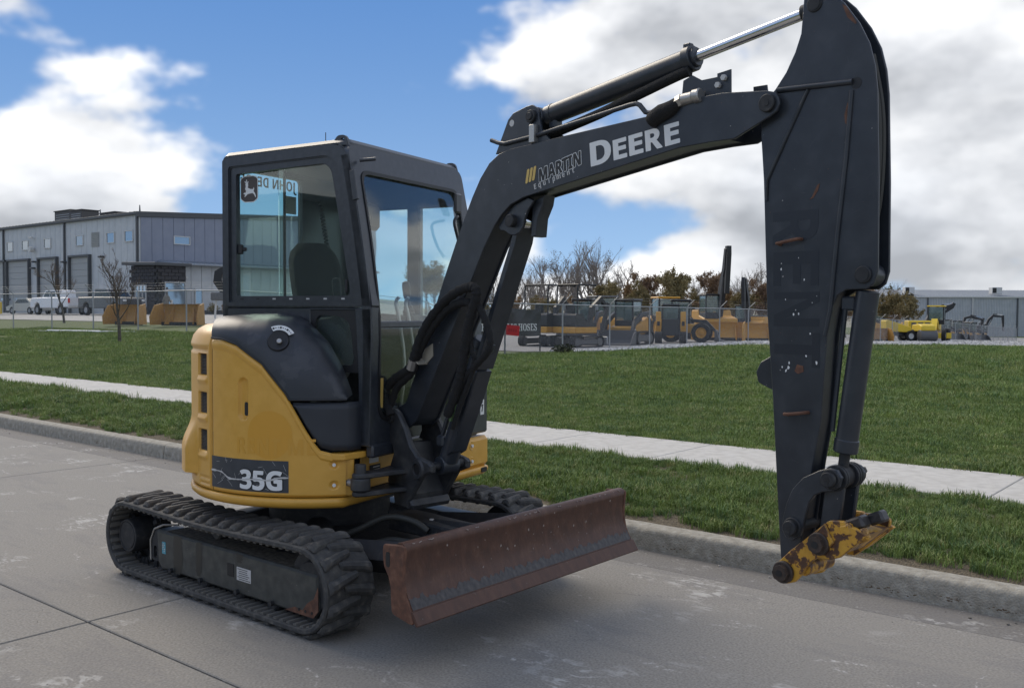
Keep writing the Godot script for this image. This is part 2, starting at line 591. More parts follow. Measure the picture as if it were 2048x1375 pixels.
func setting() -> void:
	var base := MB.new()
	base.quad(V(-260, -0.03, 120), V(160, -0.03, 120), V(160, -0.03, -1.75), V(-260, -0.03, -1.75))
	struct(obj("ground", base, M.joint), "dark ground under the street slabs")
	# concrete slabs with open joints
	var road := Node3D.new()
	road.name = "road"
	add_child(road)
	struct(road, "grey concrete street with open joints and chalky scuffs")
	var gap := 0.005
	for i in range(-16, 8):
		var x0 := -0.2 + i * 4.67
		for row in [[-1.36, 1.40], [1.40, 4.6], [4.6, 7.6]]:
			var mb := MB.new()
			slab(mb, x0 + gap, x0 + 4.67 - gap, row[0] + (gap if row[0] > -1 else 0.0008), row[1] - gap, rng.randf_range(-0.0008, 0.0008), 0.02, 0.005)
			obj("slab", mb, M.road, road, Transform3D.IDENTITY, 0.0)
		var g := MB.new()
		slab(g, x0 + gap, x0 + 4.67 - gap, -1.72, -1.3608, 0.0, 0.02, 0.001)
		obj("gutter_slab", g, M.gutter, road, Transform3D.IDENTITY, 0.0)
	# kerb: each length a rounded bar, slightly chipped
	var kerb := Node3D.new()
	kerb.name = "kerb"
	add_child(kerb)
	struct(kerb, "weathered concrete kerb with rounded edge and dirty face")
	var kn := noise(3.0, 3, 6)
	for i in range(-16, 4):
		var x0 := -4.80 + i * 4.67 + 4.67
		var rows := []
		var nx := 90 if i > -6 else 12
		for k in nx + 1:
			var x: float = x0 + 0.005 + (4.67 - 0.010) * k / nx
			var prof := [Vector2(-1.70, -0.03), Vector2(-1.702, 0.02), Vector2(-1.707, 0.07), Vector2(-1.713, 0.112), Vector2(-1.718, 0.128), Vector2(-1.727, 0.138), Vector2(-1.742, 0.144), Vector2(-1.77, 0.147), Vector2(-1.83, 0.147), Vector2(-1.865, 0.146), Vector2(-1.88, 0.14), Vector2(-1.88, 0.0)]
			var line := []
			for q in prof.size():
				var p: Vector2 = prof[q]
				var c := kn.get_noise_2d(x * 2.2, q * 0.8) * 0.006
				var chip := clampf(kn.get_noise_2d(x * 5.0 + 50, 3.0) - 0.42, 0, 1) * 0.05 if q >= 4 and q <= 7 else 0.0
				line.append(V(x, p.y - chip + (c * 0.5 if q > 1 and q < 10 else 0.0), p.x - (c if q < 8 else 0.0) - chip))
			rows.append(line)
		var mb := MB.new()
		mb.grid(rows)
		for e in [0, nx]:
			var l: Array = rows[e]
			for q in range(1, l.size() - 1):
				if e == 0: mb.tri(l[0], l[q + 1], l[q])
				else: mb.tri(l[0], l[q], l[q + 1])
		obj("kerb_stone", mb, M.kerb, kerb, Transform3D.IDENTITY, 50.0)
	# rusty dirt line crusted low on the kerb face
	var crust := MB.new()
	for k in 900:
		var x := rng.randf_range(-9.0, 4.4)
		var dn := kn.get_noise_1d(x * 0.8)
		if x < -2.5 and (x < -7.2 or dn < 0.0): continue
		if dn < -0.3: continue
		var y := 0.042 + 0.014 * kn.get_noise_1d(x * 1.5 + 9) + rng.randfn() * 0.007
		var s := rng.randf_range(0.002, 0.007)
		crust.box(V(x, y, -1.704 - 0.12 * max(0.0, y - 0.02)), V(s * rng.randf_range(1.0, 3.5), s, 0.004), 0.0, Basis(Vector3(0, 0, 1), rng.randf_range(-0.4, 0.4)))
	tag(obj("dirt_crust", crust, M.stain, kerb, Transform3D.IDENTITY, 0.0), "", "", "", "stuff")
	# pavement slabs
	var walk := Node3D.new()
	walk.name = "pavement"
	add_child(walk)
	struct(walk, "pale concrete footpath between two strips of lawn")
	for i in range(-40, 6):
		var x0 := -0.33 + i * 1.5
		var mb := MB.new()
		slab(mb, x0 + 0.004, x0 + 1.496, -5.48, -4.13, 0.172 + rng.randf_range(-0.001, 0.001), 0.05, 0.006)
		obj("slab", mb, M.walk, walk, Transform3D.IDENTITY, 0.0)
	var under := MB.new()
	under.quad(V(-62, 0.15, -4.12), V(9, 0.15, -4.12), V(9, 0.15, -5.49), V(-62, 0.15, -5.49))
	obj("joint_bed", under, M.joint, walk)
	# soil and turf
	var verge := MB.new()
	var vx := steps(-70, 12, 0.5)
	for i in vx.size() - 1:
		var xa: float = vx[i]; var xb: float = vx[i + 1]
		var za := [-1.88, -1.98, -2.2, -3.0, -4.13]
		var ya := [0.125, 0.13, 0.145, 0.155, 0.150]
		for k in 4:
			verge.quad(V(xa, ya[k], za[k]), V(xb, ya[k], za[k]), V(xb, ya[k + 1], za[k + 1]), V(xa, ya[k + 1], za[k + 1]))
	struct(obj("verge", verge, M.soil), "dark soil under the grass strip beside the kerb")
	var xs := steps(-260, -120, 14) + steps(-120, -60, 5).slice(1) + steps(-60, 20, 1.6).slice(1) + steps(20, 200, 15).slice(1)
	var zs := steps(-300, -120, 12) + steps(-120, -60, 4).slice(1) + steps(-60, -5.48, 1.4).slice(1)
	struct(obj("lawn", sheet(xs, zs, -0.012), M.lawn), "mown lawn sloping gently behind the footpath")
	# far side of the street, behind the viewer
	var back := MB.new()
	back.quad(V(-200, 0.1, 140), V(160, 0.1, 140), V(160, 0.1, 7.7), V(-200, 0.1, 7.7))
	struct(obj("verge", back, M.lawn), "grass across the street")
	# gravel yard on both sides of the side fence
	var gravel_in := func(x: float, z: float) -> bool:
		var fx := fence_x(z)
		var edge: float = fx + lerp_table([[-150.0, 20.0], [-52.0, 13.0], [-46.0, 9.0], [-38.0, 2.2], [-27.0, 0.8], [-25.0, -0.3]], z) + 0.5 * kn_edge(x, z)
		return x < edge and x > fx - 90.0 and z < -24.5
	var gx := steps(-140, -40, 4) + steps(-40, 8, 0.6).slice(1)
	var gz := steps(-190, -70, 4) + steps(-70, -24, 0.6).slice(1)
	struct(obj("gravel_yard", sheet(gx, gz, 0.012, gravel_in), M.gravel), "pale gravel of the equipment yard")
	# concrete drive in front of the workshop
	var drive_in := func(x: float, z: float) -> bool:
		return z < -24.5 and z > -37.6 and x < -34.0 and not (x < -75.0 and z > -31.0 and x > -110)
	struct(obj("driveway", sheet(steps(-130, -34, 2), steps(-37.6, -24.5, 1.0), 0.016, drive_in), M.drive), "pale concrete driveway before the workshop")
	stones()

func kn_edge(x: float, z: float) -> float:
	return sin(x * 1.7 + z * 0.6) * 0.5 + sin(z * 2.3) * 0.4

func fence_x(z: float) -> float:
	return lerp_table([[-200.0, -31.5], [-151.0, -28.0], [-99.0, -24.0], [-72.0, -21.5], [-34.0, -18.6], [-22.4, -17.2]], z)

func stones() -> void:   # loose stones on the gravel bank and grit on the street
	var mb := MB.new()
	mb.lathe([Vector2(0.0, -0.35), Vector2(0.42, -0.2), Vector2(0.5, 0.05), Vector2(0.3, 0.3), Vector2(0.0, 0.36)], 6)
	var mm := MultiMesh.new()
	mm.transform_format = MultiMesh.TRANSFORM_3D
	mm.use_colors = true
	mm.mesh = mb.mesh(0.0)
	var spots := []
	for k in 16000:
		var z := rng.randf_range(-95, -25)
		var fx := fence_x(z)
		var x := fx + rng.randf() ** 1.3 * lerp_table([[-95.0, 16.0], [-52.0, 13.0], [-46.0, 9.0], [-38.0, 2.4], [-27.0, 1.0], [-25.0, 0.2]], z)
		spots.append([x, z, rng.randf_range(0.06, 0.2)])
	mm.instance_count = spots.size()
	for i in spots.size():
		var s = spots[i]
		var b := Basis.from_euler(Vector3(rng.randf() * 6, rng.randf() * 6, rng.randf() * 6)).scaled(Vector3(s[2], s[2] * 0.7, s[2]))
		mm.set_instance_transform(i, Transform3D(b, V(s[0], ground(s[0], s[1]) + 0.02, s[1])))
		var g := rng.randf_range(0.18, 0.62)
		mm.set_instance_color(i, Color(g, g * 0.985, g * 0.95))
	var sm := mat(Color.WHITE, 0.95)
	sm.vertex_color_use_as_albedo = true
	M.tinted = sm
	mm.mesh.surface_set_material(0, sm)
	var mi := MultiMeshInstance3D.new()
	mi.name = "gravel_stones"
	mi.multimesh = mm
	add_child(mi)
	tag(mi, "pale loose stones banked along the yard fence", "gravel", "", "stuff")
	# grit
	var gm := MultiMesh.new()
	gm.transform_format = MultiMesh.TRANSFORM_3D
	gm.use_colors = true
	gm.mesh = mb.mesh(0.0)
	gm.mesh.surface_set_material(0, sm)
	gm.instance_count = 520
	for i in 520:
		var s := rng.randf_range(0.003, 0.009) if i % 12 else rng.randf_range(0.01, 0.02)
		var x := rng.randf_range(-11, 4.5)
		var z := rng.randf_range(-1.65, 3.0)
		if i % 3 == 0: z = -1.66 + absf(rng.randfn()) * 0.12
		gm.set_instance_transform(i, Transform3D(Basis.from_euler(Vector3(rng.randf() * 6, rng.randf() * 6, 0)).scaled(Vector3(s, s * 0.6, s)), V(x, s * 0.2, z)))
		var g := rng.randf_range(0.03, 0.4)
		gm.set_instance_color(i, Color(g, g * 0.93, g * 0.82))
	var gi := MultiMeshInstance3D.new()
	gi.name = "street_grit"
	gi.multimesh = gm
	add_child(gi)
	tag(gi, "small stones and grit lying on the concrete street", "grit", "", "stuff")

# ---------------------------------------------------------------- grass
func tuft(blades: int, spread: float, h: float, w: float, sd: int) -> ArrayMesh:
	var r := RandomNumberGenerator.new()
	r.seed = sd
	var mb := MB.new()
	for k in blades:
		var a := r.randf() * TAU
		var d := sqrt(r.randf()) * spread
		var p := V(cos(a) * d, -0.005, sin(a) * d)
		var ya := r.randf() * TAU
		var lean := r.randf_range(0.15, 1.25)
		var L := h * r.randf_range(0.55, 1.25)
		var dir := V(cos(ya), 0, sin(ya))
		var side := V(-sin(ya), 0, cos(ya)) * w * r.randf_range(0.7, 1.3)
		var p1 := p + V(0, L * 0.5, 0) + dir * L * lean * 0.16
		var p2 := p + V(0, L * (0.93 - 0.28 * lean), 0) + dir * L * lean * 0.62
		mb.quad(p - side, p + side, p1 + side * 0.85, p1 - side * 0.85)
		mb.tri(p1 - side * 0.85, p1 + side * 0.85, p2)
	return mb.mesh(0.0)

func grass() -> void:
	var n := noise(0.35, 3, 71)
	var n2 := noise(1.6, 2, 72)
	var zones := [
		# name, label, tufts, list of [x0, x1, z0, z1, per m2, scale], blade height
		["verge_grass", "lush green grass strip between kerb and footpath", 26, 0.060, 0.092, 0.0027, [[-3.5, 4.6, -4.14, -1.93, 430.0, 1.0], [-9.0, -3.5, -4.14, -1.93, 240.0, 1.1], [-22.0, -9.0, -4.14, -1.93, 120.0, 1.35]]],
		["lawn_grass", "green mown grass behind the footpath", 34, 0.11, 0.07, 0.0028, [[-9.0, 4.0, -8.5, -5.46, 170.0, 1.0], [-24.0, -9.0, -8.5, -5.46, 110.0, 1.2], [-12.0, 3.0, -14.0, -8.5, 90.0, 1.3], [-36.0, -12.0, -14.0, -8.5, 45.0, 1.6], [-17.0, 1.0, -24.0, -14.0, 38.0, 1.8], [-46.0, -17.0, -19.0, -14.0, 26.0, 2.0], [-16.0, 0.0, -50.0, -24.0, 12.0, 2.6]]],
	]
	for q in zones:
		var tufts := []
		for s in 4: tufts.append(tuft(q[2], q[3], q[4], q[5], 100 + s))
		var place := [[], [], [], []]
		for reg in q[6]:
			var cnt := int((reg[1] - reg[0]) * (reg[3] - reg[2]) * reg[4])
			for i in cnt:
				var x := rng.randf_range(reg[0], reg[1])
				var z := rng.randf_range(reg[2], reg[3])
				var y := ground(x, z)
				if z > -4.2: y = lerp_table([[-4.13, 0.150], [-3.0, 0.155], [-2.2, 0.145], [-1.98, 0.13], [-1.88, 0.125]], z)
				var bare := n2.get_noise_2d(x * 1.3, z * 1.3)
				if z > -2.05 and bare + (z + 2.05) * 4.0 > 0.05: continue
				if q[0] == "lawn_grass" and z < -24.0 and x < fence_x(z) + lerp_table([[-52.0, 13.0], [-46.0, 9.0], [-38.0, 2.4], [-27.0, 1.0]], z) + 0.3: continue
				var s: float = reg[5] * rng.randf_range(0.75, 1.25) * (0.9 + 0.45 * n.get_noise_2d(x * 2.0, z * 2.0) + 0.35 * n2.get_noise_2d(x * 1.7, z * 1.7))
				if z > -2.3 and z > -4.0: s *= 0.75
				var b := Basis(Vector3.UP, rng.randf() * TAU).scaled(V(s, s, s))
				var m := n.get_noise_2d(x, z) * 0.5 + n2.get_noise_2d(x, z) * 0.35
				var c := Color(0.132, 0.196, 0.052).lerp(Color(0.215, 0.268, 0.088), clampf(0.5 + m, 0, 1))
				if rng.randf() < 0.10: c = c.lerp(Color(0.40, 0.36, 0.18), rng.randf_range(0.2, 0.75))
				elif rng.randf() < 0.22: c = c.lerp(Color(0.10, 0.165, 0.075), 0.8)
				var f := rng.randf_range(0.7, 1.3)
				place[i % 4].append([Transform3D(b, V(x, y, z)), Color(c.r * f, c.g * f, c.b * f)])
		# longer blades hanging over the pavement edges
		var edge := MB.new()
		var root := Node3D.new()
		root.name = numbered(q[0])
		add_child(root)
		tag(root, q[1], "grass", "", "stuff")
		for s in 4:
			var mm := MultiMesh.new()
			mm.transform_format = MultiMesh.TRANSFORM_3D
			mm.use_colors = true
			mm.mesh = tufts[s]
			mm.mesh.surface_set_material(0, M.grass)
			mm.instance_count = place[s].size()
			for i in place[s].size():
				mm.set_instance_transform(i, place[s][i][0])
				mm.set_instance_color(i, place[s][i][1])
			var mi := MultiMeshInstance3D.new()
			mi.name = "grass_tufts"
			mi.multimesh = mm
			mi.set_meta("kind", "stuff")
			root.add_child(mi, true)

# ---------------------------------------------------------------- the excavator
const TURN := 0.2007        # house turned on the undercarriage
const SWING := -0.1309      # boom swung against it
const RB := 0.79            # body radius

func machine_materials() -> void:
	var w := Color.WHITE
	var fine := ntex(512, 0.06, 4, 201, [[0.0, Color.BLACK], [1.0, w]])
	var scr := scratches()
	var y := tri_mat(ntex(512, 0.012, 5, 202, [[0.0, lin(.62, .325, .042)], [0.5, lin(.66, .352, .052)], [1.0, lin(.69, .375, .066)]]), 1.6, 0.42)
	detail(y, ntex(1024, 0.035, 5, 203, [[0.0, Color(0.25, 0.2, 0.13, 0.0)], [0.80, Color(0.25, 0.2, 0.13, 0.0)], [0.86, Color(0.30, 0.22, 0.12, 0.30)], [1.0, Color(0.15, 0.11, 0.08, 0.7)]]), Vector3.ONE * 1.9, false)
	y.clearcoat_enabled = true
	y.clearcoat = 0.25
	y.clearcoat_roughness = 0.25
	M.yellow = y
	var b := tri_mat(ntex(512, 0.015, 5, 204, [[0.0, lin(.020, .024, .031)], [0.55, lin(.028, .033, .041)], [1.0, lin(.042, .047, .055)]]), 0.9, 0.36)
	detail(b, scr, Vector3.ONE * 1.6, false)
	M.black = b
	M.casting = tri_mat(ntex(512, 0.012, 5, 216, [[0.0, lin(.020, .021, .023)], [0.5, lin(.036, .037, .039)], [1.0, lin(.085, .082, .075)]]), 1.4, 0.5)
	var bc := tri_mat(b.albedo_texture, 2.6, 0.33)
	bc.metallic_specular = 0.6
	M.cab = bc
	var d := tri_mat(ntex(512, 0.02, 5, 205, [[0.0, lin(.011, .012, .014)], [0.6, lin(.020, .021, .023)], [1.0, lin(.05, .047, .042)]]), 2.0, 0.62)
	M.dark = d
	var h := tri_mat(ntex(512, 0.008, 4, 206, [[0.0, lin(.020, .024, .032)], [1.0, lin(.030, .034, .042)]]), 1.1, 0.44)
	detail(h, ntex(1024, 0.006, 6, 207, [[0.0, Color(0.42, 0.42, 0.43, 0.0)], [0.62, Color(0.42, 0.42, 0.43, 0.03)], [0.64, Color(0.42, 0.42, 0.43, 0.20)], [1.0, Color(0.46, 0.45, 0.44, 0.30)]]), Vector3(0.9, 0.9, 0.9), false)
	M.hood = h
	var fc := tri_mat(h.albedo_texture, 1.3, 0.5)
	M.cover = fc
	var rb := tri_mat(ntex(512, 0.02, 5, 208, [[0.0, lin(.032, .032, .032)], [0.5, lin(.052, .051, .049)], [0.72, lin(.080, .076, .068)], [1.0, lin(.17, .155, .13)]]), 1.4, 0.8)
	bump(rb, fine, 0.2)
	M.rubber = rb
	var fr := tri_mat(ntex(512, 0.02, 5, 209, [[0.0, lin(.030, .032, .030)], [0.5, lin(.052, .055, .050)], [1.0, lin(.085, .083, .073)]]), 1.0, 0.45)
	detail(fr, scr, Vector3.ONE * 2.2, false)
	M.frame = fr
	var ru := tri_mat(ntex(1024, 0.010, 6, 210, [[0.0, lin(.060, .030, .021)], [0.4, lin(.078, .036, .024)], [0.6, lin(.088, .040, .026)], [0.8, lin(.105, .050, .032)], [1.0, lin(.13, .075, .052)]]), 1.0, 0.55)
	ru.uv1_scale = Vector3(1.2, 0.8, 1.6)
	ru.metallic = 0.1
	bump(ru, fine, 0.05)
	detail(ru, scr, Vector3(1.0, 0.6, 1.4), false)
	M.rust = ru
	var wr := tri_mat(ntex(512, 0.03, 5, 211, [[0.0, lin(.035, .034, .036)], [1.0, lin(.11, .10, .095)]]), 2.0, 0.42, 0.55)
	M.worn = wr
	M.rust_light = tri_mat(ntex(512, 0.03, 5, 212, [[0.0, lin(.075, .036, .024)], [0.5, lin(.125, .055, .032)], [1.0, lin(.20, .10, .06)]]), 1.2, 0.75)
	var cp := tri_mat(ntex(1024, 0.007, 7, 213, [[0.0, lin(.045, .022, .014)], [0.44, lin(.10, .045, .022)], [0.50, lin(.22, .10, .025)], [0.53, lin(.52, .27, .03)], [1.0, lin(.62, .34, .04)]]), 2.2, 0.5)
	bump(cp, fine, 0.1)
	M.coupler = cp
	M.pin = tri_mat(ntex(256, 0.03, 4, 218, [[0.0, lin(.022, .016, .013)], [1.0, lin(.075, .048, .034)]]), 4.0, 0.6)
	M.chrome = mat(lin(.72, .72, .73), 0.12, 1.0)
	M.steel = mat(lin(.42, .41, .39), 0.4, 0.8)
	M.white = mat(lin(.74, .74, .72), 0.55)
	M.slate = tri_mat(ntex(256, 0.02, 4, 214, [[0.0, lin(.035, .040, .048)], [1.0, lin(.055, .060, .068)]]), 2.0, 0.4)
	M.ink = mat(lin(.012, .012, .013), 0.5)
	M.m_mesh = mat(lin(.055, .055, .055), 0.6, 0.3)
	M.rib = mat(lin(.12, .113, .10), 0.85)
	M.wet = mat(lin(.020, .022, .021), 0.3)
	M.soil_dust = tri_mat(ntex(256, 0.04, 4, 217, [[0.0, lin(.04, .036, .03)], [0.5, lin(.09, .078, .060)], [1.0, lin(.15, .13, .10)]]), 3.0, 0.95)
	M.silver = mat(lin(.52, .51, .49), 0.5)
	M.ghost_yellow = mat(lin(.63, .312, .032), 0.4)
	M.ghost_deep = mat(lin(.625, .318, .038), 0.42)
	M.ghost_navy = mat(lin(.017, .021, .029), 0.36)
	M.fabric = tri_mat(ntex(512, 0.05, 4, 215, [[0.0, lin(.006, .006, .006)], [1.0, lin(.022, .021, .021)]]), 5.0, 0.9)
	bump(M.fabric, fine, 0.4)
	M.hose = mat(lin(.035, .035, .03), 0.6)
	M.gold = mat(lin(.62, .43, .12), 0.5)
	M.red = mat(lin(.45, .01, .015), 0.55)
	M.seat = mat(lin(.016, .017, .018), 0.85)
	M.gray_in = mat(lin(.09, .09, .088), 0.7)
	var gl := mat(Color(0.95, 0.98, 0.97, 0.02), 0.015)
	gl.transparency = BaseMaterial3D.TRANSPARENCY_ALPHA
	gl.refraction_enabled = true
	gl.refraction_scale = 0.05
	M.glass = gl
	var gd := mat(Color(0.91, 0.98, 0.96, 0.02), 0.015)
	gd.transparency = BaseMaterial3D.TRANSPARENCY_ALPHA
	gd.refraction_enabled = true
	gd.refraction_scale = 0.05
	M.glass_green = gd
	var pane := mat(Color(0.42, 0.50, 0.48, 0.42), 0.04)
	pane.transparency = BaseMaterial3D.TRANSPARENCY_ALPHA
	M.pane = pane
	M.mirror = mat(lin(.03, .03, .032), 0.3)

func scratches() -> Texture2D:
	var S := 1024
	var im := Image.create(S, S, false, Image.FORMAT_RGBA8)
	im.fill(Color(0.5, 0.5, 0.5, 0.0))
	var r := RandomNumberGenerator.new()
	r.seed = 21
	for k in 150:
		var x := r.randf() * S
		var y := r.randf() * S
		var a := r.randf() * TAU
		var L := r.randf_range(6, 90)
		var al := r.randf_range(0.06, 0.30)
		var bend := r.randf_range(-0.012, 0.012)
		for s in int(L):
			x += cos(a); y += sin(a); a += bend
			im.set_pixel(posmod(int(x), S), posmod(int(y), S), Color(0.55, 0.54, 0.52, al * (1.0 - s / L)))
	for k in 46:   # chips
		var cx := r.randf() * S
		var cy := r.randf() * S
		var rr := r.randf_range(1.0, 3.4)
		var tone := Color(0.72, 0.70, 0.66, 0.8) if r.randf() < 0.45 else Color(0.36, 0.22, 0.16, 0.8)
		for i in range(-4, 5):
			for j in range(-4, 5):
				if Vector2(i, j * r.randf_range(0.5, 1.6)).length() < rr: im.set_pixel(posmod(int(cx) + i, S), posmod(int(cy) + j, S), tone)
	return ImageTexture.create_from_image(im)

func bend(mb: MB, phi_c: float, yc: float, r := RB) -> MB:   # flat lettering wrapped on the round body
	return mb.map(func(p: Vector3) -> Vector3:
		var a := deg_to_rad(phi_c) - p.x / r
		return V((r + p.z) * cos(a), yc + p.y, (r + p.z) * sin(a)))

func bolt(mb: MB, p: Vector3, n: Vector3, r: float, h: float) -> void:
	mb.tube([p, p + n * h], r, 6)

func excavator() -> void:
	machine_materials()
	var ex := thing("mini_excavator", "yellow and black compact excavator with cab, rusty blade and rubber tracks on the street", "excavator")
	undercarriage(ex)
	blade(ex)
	house(ex)
	cab(ex)
	boom(ex)

# ---------------------------------------------------------------- tracks
func track_loop(n: int) -> Array:   # [position, tangent, outward] round the belt, evenly spaced
	var xr := -0.835
	var xf := 0.82
	var yc := 0.236
	var r := 0.206
	var L := xf - xr
	var tot := 2.0 * L + TAU * r
	var out := []
	for i in n:
		var d := tot * i / n
		var p: Vector2; var t: Vector2
		if d < L:
			p = Vector2(xr + d, yc - r); t = Vector2(1, 0)
		elif d < L + PI * r:
			var a := -PI / 2 + (d - L) / r
			p = Vector2(xf, yc) + Vector2(cos(a), sin(a)) * r; t = Vector2(-sin(a), cos(a))
		elif d < 2 * L + PI * r:
			var u := d - L - PI * r
			p = Vector2(xf - u, yc + r - 0.016 * sin(PI * u / L) ** 2); t = Vector2(-1, 0)
		else:
			var a := PI / 2 + (d - 2 * L - PI * r) / r
			p = Vector2(xr, yc) + Vector2(cos(a), sin(a)) * r; t = Vector2(-sin(a), cos(a))
		out.append([p, t])
	return out

func undercarriage(ex: Node3D) -> void:
	var loop := track_loop(172)
	# belt
	var belt := MB.new()
	var prof := [Vector2(-0.150, 0.0), Vector2(-0.142, 0.007), Vector2(-0.09, 0.010), Vector2(0.09, 0.010), Vector2(0.142, 0.007), Vector2(0.150, 0.0), Vector2(0.150, -0.017), Vector2(0.143, -0.023), Vector2(-0.143, -0.023), Vector2(-0.150, -0.017), Vector2(-0.150, 0.0)]
	var rows := []
	for i in 173:
		var q: Array = loop[i % 172]
		var nrm := Vector2(q[1].y, -q[1].x)
		var line := []
		for p in prof:
			line.append(V(q[0].x + nrm.x * p.y, q[0].y + nrm.y * p.y, p.x))
		rows.append(line)
	belt.grid(rows)
	var bm := belt.mesh(35.0)
	# one lug: skewed bar with a raised rounded top
	var lug := MB.new()
	var secs := []
	for s in [[-0.046, 0.022, 0.014, 0.45], [-0.036, 0.020, 0.022, 0.85], [0.010, 0.012, 0.026, 1.0], [0.070, -0.002, 0.028, 1.0], [0.108, -0.012, 0.031, 1.12], [0.128, -0.016, 0.032, 0.95], [0.138, -0.018, 0.028, 0.45]]:
		var z: float = s[0]; var x: float = s[1]; var hw: float = s[2]; var k: float = s[3]
		secs.append([V(x + hw, 0.004, z), V(x + hw * 0.72, 0.022 * k, z), V(x + hw * 0.30, 0.031 * k, z), V(x - hw * 0.35, 0.030 * k, z), V(x - hw * 0.75, 0.020 * k, z), V(x - hw, 0.004, z)])
	lug.grid(secs)
	for e in [0, secs.size() - 1]:
		var l: Array = secs[e]
		for q in range(1, 5):
			if e == 0: lug.tri(l[0], l[q], l[q + 1])
			else: lug.tri(l[0], l[q + 1], l[q])
	var lm := lug.mesh(22.0)
	var rib := MB.new()
	rib.prism([Vector2(-0.017, -0.006), Vector2(-0.010, -0.020), Vector2(0.010, -0.020), Vector2(0.017, -0.006)], 0.03, 0.136)
	var rm := rib.mesh(0.0)
	var guide := MB.new()
	guide.box(V(0, -0.028, 0), V(0.03, 0.045, 0.022), 0.006)
	var gm := guide.mesh(0.0)
	for side in [1.0, -1.0]:
		var tr := put("rubber_track", bm, M.rubber, ex, Transform3D(Basis.IDENTITY, V(0, 0, 0.72 * side)))
		tag(tr, "worn black rubber crawler track with dusty lugs", "")
		for i in 86:
			var q: Array = loop[(i * 2) % 172]
			var t := V(q[1].x, q[1].y, 0)
			var nrm := V(q[1].y, -q[1].x, 0)
			var o := V(q[0].x, q[0].y, 0)
			var flip := i % 2 == 0
			var zz := V(0, 0, 1.0 if flip else -1.0)
			var tt := t if flip else t
			put("lug", lm, M.rubber, tr, Transform3D(Basis(tt, nrm, zz), o + nrm * 0.006))
			put("inner_rib", rm, M.rib, tr, Transform3D(Basis(t, nrm, V(0, 0, 1) if side > 0 else V(0, 0, -1)), o - nrm * 0.012))
			if i % 2 == 0: put("guide_tooth", gm, M.dark, tr, Transform3D(Basis(t, nrm, V(0, 0, 1)), o - nrm * 0.012))
		# frame
		var s = side
		var f := MB.new()
		f.prism([Vector2(-0.589, 0.309), Vector2(0.875, 0.303), Vector2(0.885, 0.13), Vector2(0.848, 0.087), Vector2(-0.536, 0.087), Vector2(-0.572, 0.12)], 0.62, 0.80, 0.012)
		var fr := put("track_frame", f.mesh(30.0), M.frame, ex, Transform3D(Basis(V(1, 0, 0), V(0, 1, 0), V(0, 0, s)), Vector3.ZERO))
		if side > 0:
			# wet streaks down the plate and dust lying on top
			var nw := noise(9.0, 3, 44)
			for st in [[-0.405, -0.315, 0.088, 0.304], [-0.175, -0.118, 0.115, 0.303], [0.205, 0.265, 0.255, 0.302]]:
				var ra := []; var rb2 := []
				for k in 15:
					var yy := lerpf(st[2], st[3], k / 14.0)
					var sh: float = 0.6 + 0.4 * smoothstep(st[2], st[2] + 0.05, yy)
					var mid: float = (st[0] + st[1]) / 2
					var hw: float = (st[1] - st[0]) / 2 * sh
					ra.append(V(mid - hw + 0.014 * nw.get_noise_2d(yy * 9.0, st[0] * 50.0), yy, 0.8009)); rb2.append(V(mid + hw + 0.014 * nw.get_noise_2d(yy * 9.0, st[1] * 70.0), yy, 0.8009))
				obj("wet_streak", MB.new().grid([rb2, ra]), M.wet, fr)
			var du := MB.new()
			du.grid([[V(-0.50, 0.3105, 0.785), V(0.15, 0.3085, 0.785), V(0.86, 0.3045, 0.785)], [V(-0.50, 0.3105, 0.63), V(0.15, 0.3085, 0.63), V(0.86, 0.3045, 0.63)]])
			obj("dust_layer", du, M.soil_dust, fr)
			var hole := MB.new()
			hole.box(V(0.155, 0.205, 0.801), V(0.058, 0.068, 0.004), 0.001)
			obj("frame_opening", hole, M.ink, fr)
			var pl := MB.new()
			pl.box(V(0.275, 0.198, 0.8015), V(0.125, 0.070, 0.003), 0.001)
			obj("maker_plate", pl, M.silver, fr)
			var marks := MB.new()
			for k in 6: marks.box(V(0.275 + rng.randf_range(-0.01, 0.01), 0.172 + k * 0.0105, 0.8035), V(rng.randf_range(0.05, 0.105), 0.003, 0.001))
			obj("plate_print", marks, M.ink, fr)
			var st := MB.new()
			st.box(V(-0.505, 0.215, 0.801), V(0.036, 0.068, 0.002))
			obj("blue_sticker", st, mat(lin(.10, .33, .40), 0.6), fr)
			var sw := MB.new()
			for k in 14: sw.box(V(-0.505 + rng.randf_range(-0.012, 0.012), 0.215 + rng.randf_range(-0.028, 0.028), 0.8025), V(rng.randf_range(0.004, 0.012), rng.randf_range(0.003, 0.008), 0.001))
			obj("sticker_wear", sw, M.silver, fr)
			var tow := MB.new()
			tow.ring(rpoly([Vector2(-0.66, 0.12), Vector2(-0.66, 0.235), Vector2(-0.62, 0.30), Vector2(-0.585, 0.315), Vector2(-0.578, 0.12)], [0.02], 4), rpoly([Vector2(-0.64, 0.135), Vector2(-0.64, 0.20), Vector2(-0.622, 0.21), Vector2(-0.605, 0.20), Vector2(-0.605, 0.135)], [0.015], 4), 0.775, 0.787)
			obj("tie_down_loop", tow, M.dark, fr)
			var rail := MB.new()
			rail.tube([V(-0.665, 0.12, 0.79), V(-0.668, 0.235, 0.79), V(-0.625, 0.305, 0.79), V(-0.56, 0.335, 0.77), V(-0.45, 0.345, 0.74)], 0.006, 6)
			obj("guard_rod", rail, M.steel, fr)
			var rp := MB.new()
			rp.prism([Vector2(0.62, 0.089), Vector2(0.70, 0.118), Vector2(0.76, 0.112), Vector2(0.80, 0.155), Vector2(0.85, 0.185), Vector2(0.882, 0.25), Vector2(0.884, 0.131), Vector2(0.847, 0.089)], 0.800, 0.8013)
